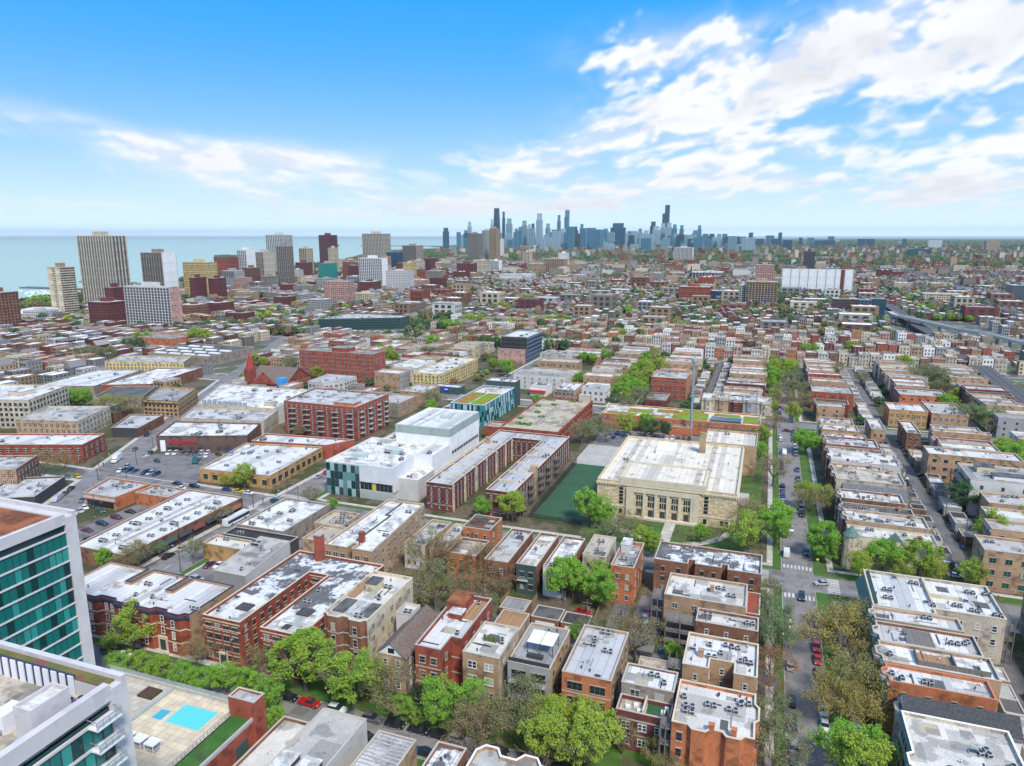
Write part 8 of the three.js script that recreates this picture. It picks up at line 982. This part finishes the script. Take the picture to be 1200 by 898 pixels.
{
  const R = rng(515), dull = ['black', 'black', 'grey', 'silver', 'white', 'navy', 'grey', 'black', 'white', 'maroon', 'silver', 'blue'], any = () => dull[Math.floor(R() * dull.length)], kd = () => R() < 0.5 ? 'sedan' : 'suv', N = Math.PI, E = Math.PI / 2;
  // hand-placed from the photograph
  for (const [k, c, x, s, t, w] of [
    ['pickup', 'red', -94, 122.4, E, 'parked on the front street'], ['suv', 'white', -86.6, 122.6, E, 'parked on the front street'], ['suv', 'black', -100, 122.6, E, 'parked on the front street'], ['suv', 'grey', -77.4, 122.6, E, 'parked on the front street'], ['suv', 'black', -71.6, 122.8, E, 'parked on the front street'], ['sedan', 'black', -66, 122.8, E, 'parked on the front street'], ['suv', 'black', -61.4, 122.8, -E, 'parked on the front street'], ['suv', 'silver', -56, 122.9, E, 'parked on the front street'], ['sedan', 'navy', -61.6, 117, -E, 'parked across the front street'], ['sedan', 'black', -76, 117, -E, 'parked across the front street'], ['suv', 'navy', -40, 122.8, E, 'parked on the front street'], ['sedan', 'black', -33, 122.8, E, 'parked on the front street'], ['sedan', 'black', -47, 122.8, E, 'parked on the front street'],
    ['suv', 'grey', -156, 122.4, E, 'parked below the white roofed flats'], ['sedan', 'white', -151, 122.4, E, 'parked below the white roofed flats'], ['sedan', 'black', -140, 122.6, E, 'parked below the white roofed flats'], ['sedan', 'silver', -146, 117, E, 'parked below the white roofed flats'], ['sedan', 'silver', -88.5, 108.6, 0.2, 'in the driveway by the brick podium'],
    ['suv', 'red', 18.4, 187, 0, 'parked on the near residential street'], ['sedan', 'red', 18.4, 181.2, 0, 'parked on the near residential street'], ['sedan', 'silver', 18.4, 193.8, 0, 'parked on the near residential street'], ['suv', 'black', 18.4, 200, 0, 'parked on the near residential street'], ['sedan', 'grey', 18.4, 175, 0, 'parked on the near residential street'], ['sedan', 'white', 18.4, 154.4, 0, 'parked on the near residential street'], ['sedan', 'white', 18.4, 160, 0, 'parked on the near residential street'], ['suv', 'black', 11.7, 161, N, 'parked on the near residential street'], ['suv', 'navy', 11.7, 152, N, 'parked on the near residential street'], ['sedan', 'silver', 11.7, 145, N, 'parked on the near residential street'], ['sedan', 'teal', 11.7, 139, N, 'parked on the near residential street'], ['sedan', 'grey', 11.7, 203, N, 'parked on the near residential street'], ['sedan', 'white', 11.7, 197, N, 'parked on the near residential street'], ['sedan', 'silver', 11.7, 176, N, 'parked on the near residential street'], ['suv', 'black', 15.8, 214.6, 0, 'driving over the crosswalk'], ['sedan', 'silver', 22, 226, -1.2, 'turning at the crossing'], ['van', 'white', 12, 245, N, 'parked beyond the crossing'], ['suv', 'black', 18.4, 248, 0, 'parked beyond the crossing'], ['sedan', 'white', 14, 268, 0, 'driving beyond the crossing'], ['sedan', 'black', 11.7, 262, N, 'parked beyond the crossing'], ['van', 'white', 13.2, 368, 0, 'driving towards the station street'], ['sedan', 'maroon', 15, 413, E, 'turning at the station street'],
    ['bus', 'white', -185.6, 205, N, 'at the shop parade'], ['sedan', 'black', -185.8, 172, N, 'parked at the shop parade'], ['sedan', 'silver', -185.8, 178.6, N, 'parked at the shop parade'], ['suv', 'teal', -184, 226.5, E, 'crossing the shopping street'], ['sedan', 'blue', -213, 231, E, 'parked by the ochre corner store'], ['sedan', 'yellow', -207, 231, E, 'parked by the ochre corner store'], ['sedan', 'white', -201.4, 231, E, 'parked by the ochre corner store'], ['sedan', 'navy', -239, 230, E, 'waiting beside the shop car park'], ['suv', 'black', -229, 229.6, E, 'waiting beside the shop car park'], ['sedan', 'white', -233, 226, -E, 'waiting beside the shop car park'], ['sedan', 'silver', -185.8, 259, N, 'parked on the shopping street'], ['sedan', 'red', -185.8, 265, N, 'parked on the shopping street'],
    ['box', 'white', -292, 246, 0.5, 'on the diagonal avenue'], ['suv', 'silver', -279, 240, 0.5, 'on the diagonal avenue'], ['sedan', 'black', -272.4, 251.5, 1.2, 'parked in the shop car park'], ['sedan', 'black', -286.6, 261, 0.5, 'on the diagonal avenue'], ['sedan', 'teal', -299, 263, 0.5, 'on the diagonal avenue'], ['box', 'teal', -254.6, 258, 0.5, 'parked in the shop car park'], ['sedan', 'white', -256.4, 266.6, 0.5, 'parked in the shop car park'], ['sedan', 'black', -252, 270, 1.2, 'parked in the shop car park'], ['box', 'blue', -246, 274.4, -1.0, 'parked in the shop car park'], ['sedan', 'yellow', -288.6, 222, 1.2, 'parked west of the diagonal avenue'], ['sedan', 'teal', -292.6, 220.4, 1.2, 'parked west of the diagonal avenue'], ['sedan', 'black', -277, 209.4, 0.47, 'parked along the diagonal avenue'], ['sedan', 'grey', -273.8, 204, 0.47, 'parked along the diagonal avenue'], ['van', 'silver', -270.6, 198, 0.47, 'parked along the diagonal avenue'], ['suv', 'maroon', -258, 211.6, 0.47, 'driving on the diagonal avenue'], ['sedan', 'white', -252, 195.2, 1.2, 'parked before the corner diner'], ['sedan', 'navy', -251.4, 198.4, 1.2, 'parked before the corner diner'], ['sedan', 'silver', -250.6, 192, 1.2, 'parked before the corner diner'], ['sedan', 'teal', -242.8, 194.8, 1.2, 'parked before the corner diner'],
    ['sedan', 'red', -26.6, 190, 0, 'parked behind the tan flats'], ['sedan', 'white', -26.4, 186, 0.3, 'parked behind the tan flats'], ['suv', 'blue', -33, 184, 0, 'parked in the alley'], ['sedan', 'red', -44, 184, E, 'parked behind the orange house'], ['suv', 'green', 64.6, 172, 0, 'parked in the lower alley'], ['suv', 'black', 64.4, 180, 0, 'parked in the lower alley'], ['sedan', 'silver', -139, 163, 0.6, 'parked in the warehouse yard'], ['suv', 'grey', -160, 168, 0.9, 'parked in the warehouse yard'], ['sedan', 'maroon', -148, 152, 0.2, 'parked in the warehouse yard'], ['suv', 'silver', -164, 162, 1.4, 'parked in the warehouse yard'],
  ]) vehicle(k, c, x, s, t, w);
  for (let k = 0; k < 9; k++) for (const s of [367, 377]) if (R() > 0.15) vehicle(kd(), any(), -79 + k * 2.9 + (s > 370 ? 3 : 0), s, s > 370 ? 0 : N, 'in the school car park');
  for (let k = 0; k < 5; k++) vehicle(kd(), any(), -46 + k * 2.9, 376, 0, 'in the school car park');
  for (let s = 278; s < 620; s += 6.4) for (const x of [11.7, 18.4]) if (R() > 0.45 && Math.abs(s - 430) > 14) vehicle(kd(), any(), x, s, x < 15 ? N : 0, s < 430 ? 'parked along the residential street' : 'parked along the far residential street');
  for (let k = 0; k < 22; k++) { const s = 246 + k * 7.6; if (R() > 0.45) vehicle(kd(), any(), R() < 0.5 ? 71.6 : 62.6, s, R() < 0.6 ? E : 0, 'parked beside the alley'); }
  for (let s = 284; s < 420; s += 6.6) if (R() > 0.5) vehicle(kd(), any(), R() < 0.5 ? -185.8 : -175.2, s, N, 'parked on the shopping street');
  for (let s = 442; s < 625; s += 6.6) if (R() > 0.55) vehicle(kd(), any(), -88.4, s, N, 'parked on the narrow street');
  for (let k = 0; k < 7; k++) vehicle(kd(), any(), -132 + k * 5.4, 419.5, R() < 0.5 ? 0 : N, 'in the station car park');
}
{ // more parked cars in the lots by the shops
  const R = rng(626), cs = ['black', 'white', 'silver', 'grey', 'navy', 'maroon', 'white', 'blue', 'red'], any = () => cs[Math.floor(R() * cs.length)], kd = () => R() < 0.5 ? 'sedan' : 'suv';
  for (let k = 0; k < 8; k++) if (R() > 0.2) vehicle(kd(), any(), -280 + k * 3.2, 236.5, 0.1, 'along the edge of the shop car park');
  for (let k = 0; k < 9; k++) if (R() > 0.25) vehicle(kd(), any(), -277 + k * 3, 263.5 + k * 1.1, 0.36, 'below the red lettering of the dark store');
  for (let k = 0; k < 12; k++) if (R() > 0.25) vehicle(kd(), any(), -222 - (k % 2) * 9, 166 + Math.floor(k / 2) * 6.4, 1.57, 'behind the shop parade');
  for (let k = 0; k < 7; k++) vehicle(kd(), any(), -168 + k * 3.4, 171.4 + (k % 2), R() * 0.3, 'in the yard behind the low shops');
  for (let k = 0; k < 16; k++) { const s = 150 + k * 17; if (R() > 0.3) vehicle(kd(), any(), roadW(s) + (k % 2 ? 5.8 : -5.8), s, k % 2 ? 0.47 : 0.47 + Math.PI, 'along the diagonal avenue'); }
  for (let k = 0; k < 12; k++) if (R() > 0.25) vehicle(kd(), any(), -168 + k * 6.2, 222.2, 1.57, 'parked on the school street');
}
// ---------------------------------------------------------------- poles and lamps
{
  const lamp = (x, s, h, turn, label, name = 'street_lamp') => { const t = thing(name, label, 'lamp post', x, 0.12, s, turn, 'street lamps'); new GB().cyl(0, 0, 0, h, 0.13, 0.08, 8).mesh('post', M.dark, t); new GB().tube([0, h - 0.1, 0], [0, h + 0.4, 2.2], 0.06, 0.05, 5).mesh('arm', M.dark, t); new GB().box(-0.2, 0.2, h + 0.32, h + 0.5, 1.9, 2.8, true).mesh('lamp_head', M.steel, t); new GB().cyl(0, 0, 0, 0.5, 0.24, 0.2, 8).mesh('base', M.concrete, t); };
  for (const s of [150, 178, 206, 246, 280, 316, 352, 390]) lamp(9.4, s, 8.6, 0, 'dark street lamp on the kerb of the residential street');
  for (const s of [180, 212, 240, 276, 312, 350]) lamp(-188.6, s, 9.4, E2(), 'tall street lamp on the shopping street kerb');
  for (const s of [164, 226.1, 262]) lamp(-172.6, s, 9, -Math.PI / 2, 'street lamp on the east kerb of shopping street');
  for (const [x, s] of [[-256, 219.5], [-276.6, 243.5], [-292, 268], [-240, 190]]) lamp(x, s, 9.6, 0.6, 'street lamp on the diagonal avenue kerb');
  for (const x of [-150, -120, -90, -60, -30]) lamp(x, 125.2, 8, Math.PI, 'street lamp on the front street kerb');
  function E2() { return Math.PI / 2; }
  const pole = (x, s, l) => { const t = thing('utility_pole', l, 'pole', x, 0.12, s, 0, 'utility poles'); new GB().cyl(0, 0, 0, 11.5, 0.17, 0.12, 8).mesh('post', barkM, t); new GB().box(-1.3, 1.3, 10.4, 10.6, -0.08, 0.08, true).box(-1, 1, 9.5, 9.65, -0.07, 0.07, true).mesh('crossarm', barkM, t); new GB().cyl(0.35, 0, 8.4, 9.3, 0.22, 0.22, 8).mesh('transformer', M.steel, t); };
  for (const s of [252, 271, 300, 335, 372, 405]) pole(70.4, s, 'wooden utility pole beside the dark alley'); for (const s of [172, 200]) pole(-30.8, s, 'wooden utility pole behind the tan flats'); for (const x of [-100, -70, -40]) pole(x, 171.4, 'wooden utility pole behind the alley garages'); for (const s of [460, 500, 540, 580]) pole(-30.8, s, 'wooden utility pole in the far alley');
  const signal = (x, s, turn) => { const t = thing('traffic_signal', 'traffic signal mast at the shopping street crossing', 'traffic signal', x, 0.12, s, turn, 'traffic signals'); new GB().cyl(0, 0, 0, 6, 0.13, 0.1, 8).mesh('post', M.dark, t); new GB().tube([0, 5.8, 0], [0, 6, 5], 0.08, 0.05, 5).mesh('arm', M.dark, t); new GB().box(-0.2, 0.2, 5.2, 6.3, 4.6, 4.9, true).mesh('signal_head', mat('signal yellow', [0.5, 0.36, 0.02]), t); };
  for (const [x, s, r] of [[-189, 219, 1.57], [-172, 219, 0], [-172, 233, -1.57], [-189, 233, 3.14], [-276, 222, 1], [-292, 236, 2.4]]) signal(x, s, r);
  const yl = thing('crossing_sign', 'fluorescent yellow crossing sign on a short post', 'sign', 21.4, 0.12, 239); new GB().cyl(0, 0, 0, 2.2, 0.04, 0.04, 6).mesh('post', M.steel, yl); new GB().quad([-0.5, 2.5, 0.05], [0, 2, 0.05], [0.5, 2.5, 0.05], [0, 3, 0.05]).mesh('sign_face', mat('fluorescent yellow', [0.7, 0.75, 0.02]), yl);
  const y2 = thing('crossing_sign', 'yellow warning sign standing beside red parked cars', 'sign', 22, 0.12, 178); new GB().cyl(0, 0, 0, 2.2, 0.04, 0.04, 6).mesh('post', M.steel, y2); new GB().quad([-0.5, 2.5, 0.05], [0, 2, 0.05], [0.5, 2.5, 0.05], [0, 3, 0.05]).mesh('sign_face', mat('fluorescent yellow', [0.7, 0.75, 0.02]), y2);
}
// ---------------------------------------------------------------- people on the pavements
{
  const N = 56, H = 1.76, sc = 0.95, figure = (shirt, legs, seed) => {   // one continuous body, mid-stride
    const mc = new MarchingCubes(N, M.dark, false, false, 40000); mc.isolation = 0;
    const J = [[0, 1.62, 0, 0, 1.56, 0.02, 0.11, 0.1], [0, 1.5, 0, 0, 1.38, 0, 0.06, 0.09], [-0.15, 1.4, 0, 0.15, 1.4, 0, 0.08, 0.08], [0, 1.35, 0, 0, 0.98, 0, 0.16, 0.15], [-0.09, 0.95, 0, -0.1, 0.5, 0.14, 0.1, 0.07], [-0.1, 0.5, 0.14, -0.1, 0.08, 0.1, 0.065, 0.05], [0.09, 0.95, 0, 0.1, 0.5, -0.04, 0.1, 0.07], [0.1, 0.5, -0.04, 0.1, 0.1, -0.24, 0.065, 0.05], [-0.1, 0.05, 0.1, -0.1, 0.04, 0.26, 0.05, 0.04], [0.1, 0.08, -0.24, 0.1, 0.05, -0.1, 0.05, 0.04], [-0.2, 1.38, 0, -0.25, 1.08, -0.08, 0.06, 0.05], [-0.25, 1.08, -0.08, -0.24, 0.84, 0.04, 0.045, 0.04], [0.2, 1.38, 0, 0.25, 1.08, 0.06, 0.06, 0.05], [0.25, 1.08, 0.06, 0.24, 0.84, 0.18, 0.045, 0.04]];
    for (let k = 0; k < N; k++) for (let j = 0; j < N; j++) for (let i = 0; i < N; i++) {
      const x = (i - N / 2) / (N / 2) * sc, y = (j - N / 2) / (N / 2) * sc + 0.88, z = (k - N / 2) / (N / 2) * sc; let d = 9;
      for (const [ax, ay, az, bx, by, bz, r0, r1] of J) { const ex = bx - ax, ey = by - ay, ez = bz - az, t = Math.min(1, Math.max(0, ((x - ax) * ex + (y - ay) * ey + (z - az) * ez) / (ex * ex + ey * ey + ez * ez || 1))), q = Math.hypot(x - ax - ex * t, y - ay - ey * t, z - az - ez * t) - mixn(r0, r1, t), hh = Math.max(0.04 - Math.abs(d - q), 0) / 0.04; d = Math.min(d, q) - hh * hh * 0.01; }
      mc.field[i + j * N + k * N * N] = -d;
    }
    mc.update(); const c = mc.count, p = new Float32Array(c * 3), col = new Float32Array(c * 3);
    for (let v = 0; v < c; v++) { const x = mc.positionArray[v * 3] * sc, y = mc.positionArray[v * 3 + 1] * sc + 0.88, z = mc.positionArray[v * 3 + 2] * sc; p.set([x, y, z], v * 3); col.set(y > 1.67 || (y > 1.56 && z < -0.02) ? [0.04, 0.025, 0.018] : y > 1.48 || (Math.abs(x) > 0.19 && y < 0.9 && y > 0.76) ? [0.45, 0.27, 0.19] : y > 0.96 || Math.abs(x) > 0.19 ? shirt : y > 0.1 ? legs : [0.03, 0.03, 0.03], v * 3); }
    const g = new THREE.BufferGeometry(); g.setAttribute('position', new THREE.BufferAttribute(p, 3)); g.setAttribute('normal', new THREE.BufferAttribute(mc.normalArray.slice(0, c * 3), 3)); g.setAttribute('color', new THREE.BufferAttribute(col, 3)); void seed; return g;
  };
  const cloth = new THREE.MeshStandardMaterial({ vertexColors: true, roughness: 0.9 }); cloth.name = 'clothing';
  const looks = [['black jacket and blue jeans', figure([0.02, 0.02, 0.024], [0.04, 0.07, 0.16])], ['white shirt and dark trousers', figure([0.7, 0.7, 0.68], [0.03, 0.03, 0.035])], ['red top and grey trousers', figure([0.4, 0.03, 0.03], [0.12, 0.12, 0.13])]];
  [[-292, 238.6, 'by the red brick block on the avenue'], [-294, 240, 'by the red brick block on the avenue'], [-270, 214.6, 'near the corner diner'], [-189.2, 225, 'at the shopping street crossing'], [-190, 236, 'beside the ochre corner store'], [-171.6, 228, 'outside the glazed community building'], [-188.8, 186, 'outside the shop parade'], [25.6, 262, 'on the pavement by the turret house'], [4.4, 243, 'on the pavement by the school lawn']].forEach(([x, s, w], i) => { const m = add('person', looks[i % 3][1], cloth, scene); m.position.set(x, 0.14, -s); m.rotation.y = i * 1.3; m.userData = { label: `walking person in ${looks[i % 3][0]} ${w}`, category: 'person', group: 'people on the pavements' }; });
}
renderer.render(scene, camera);
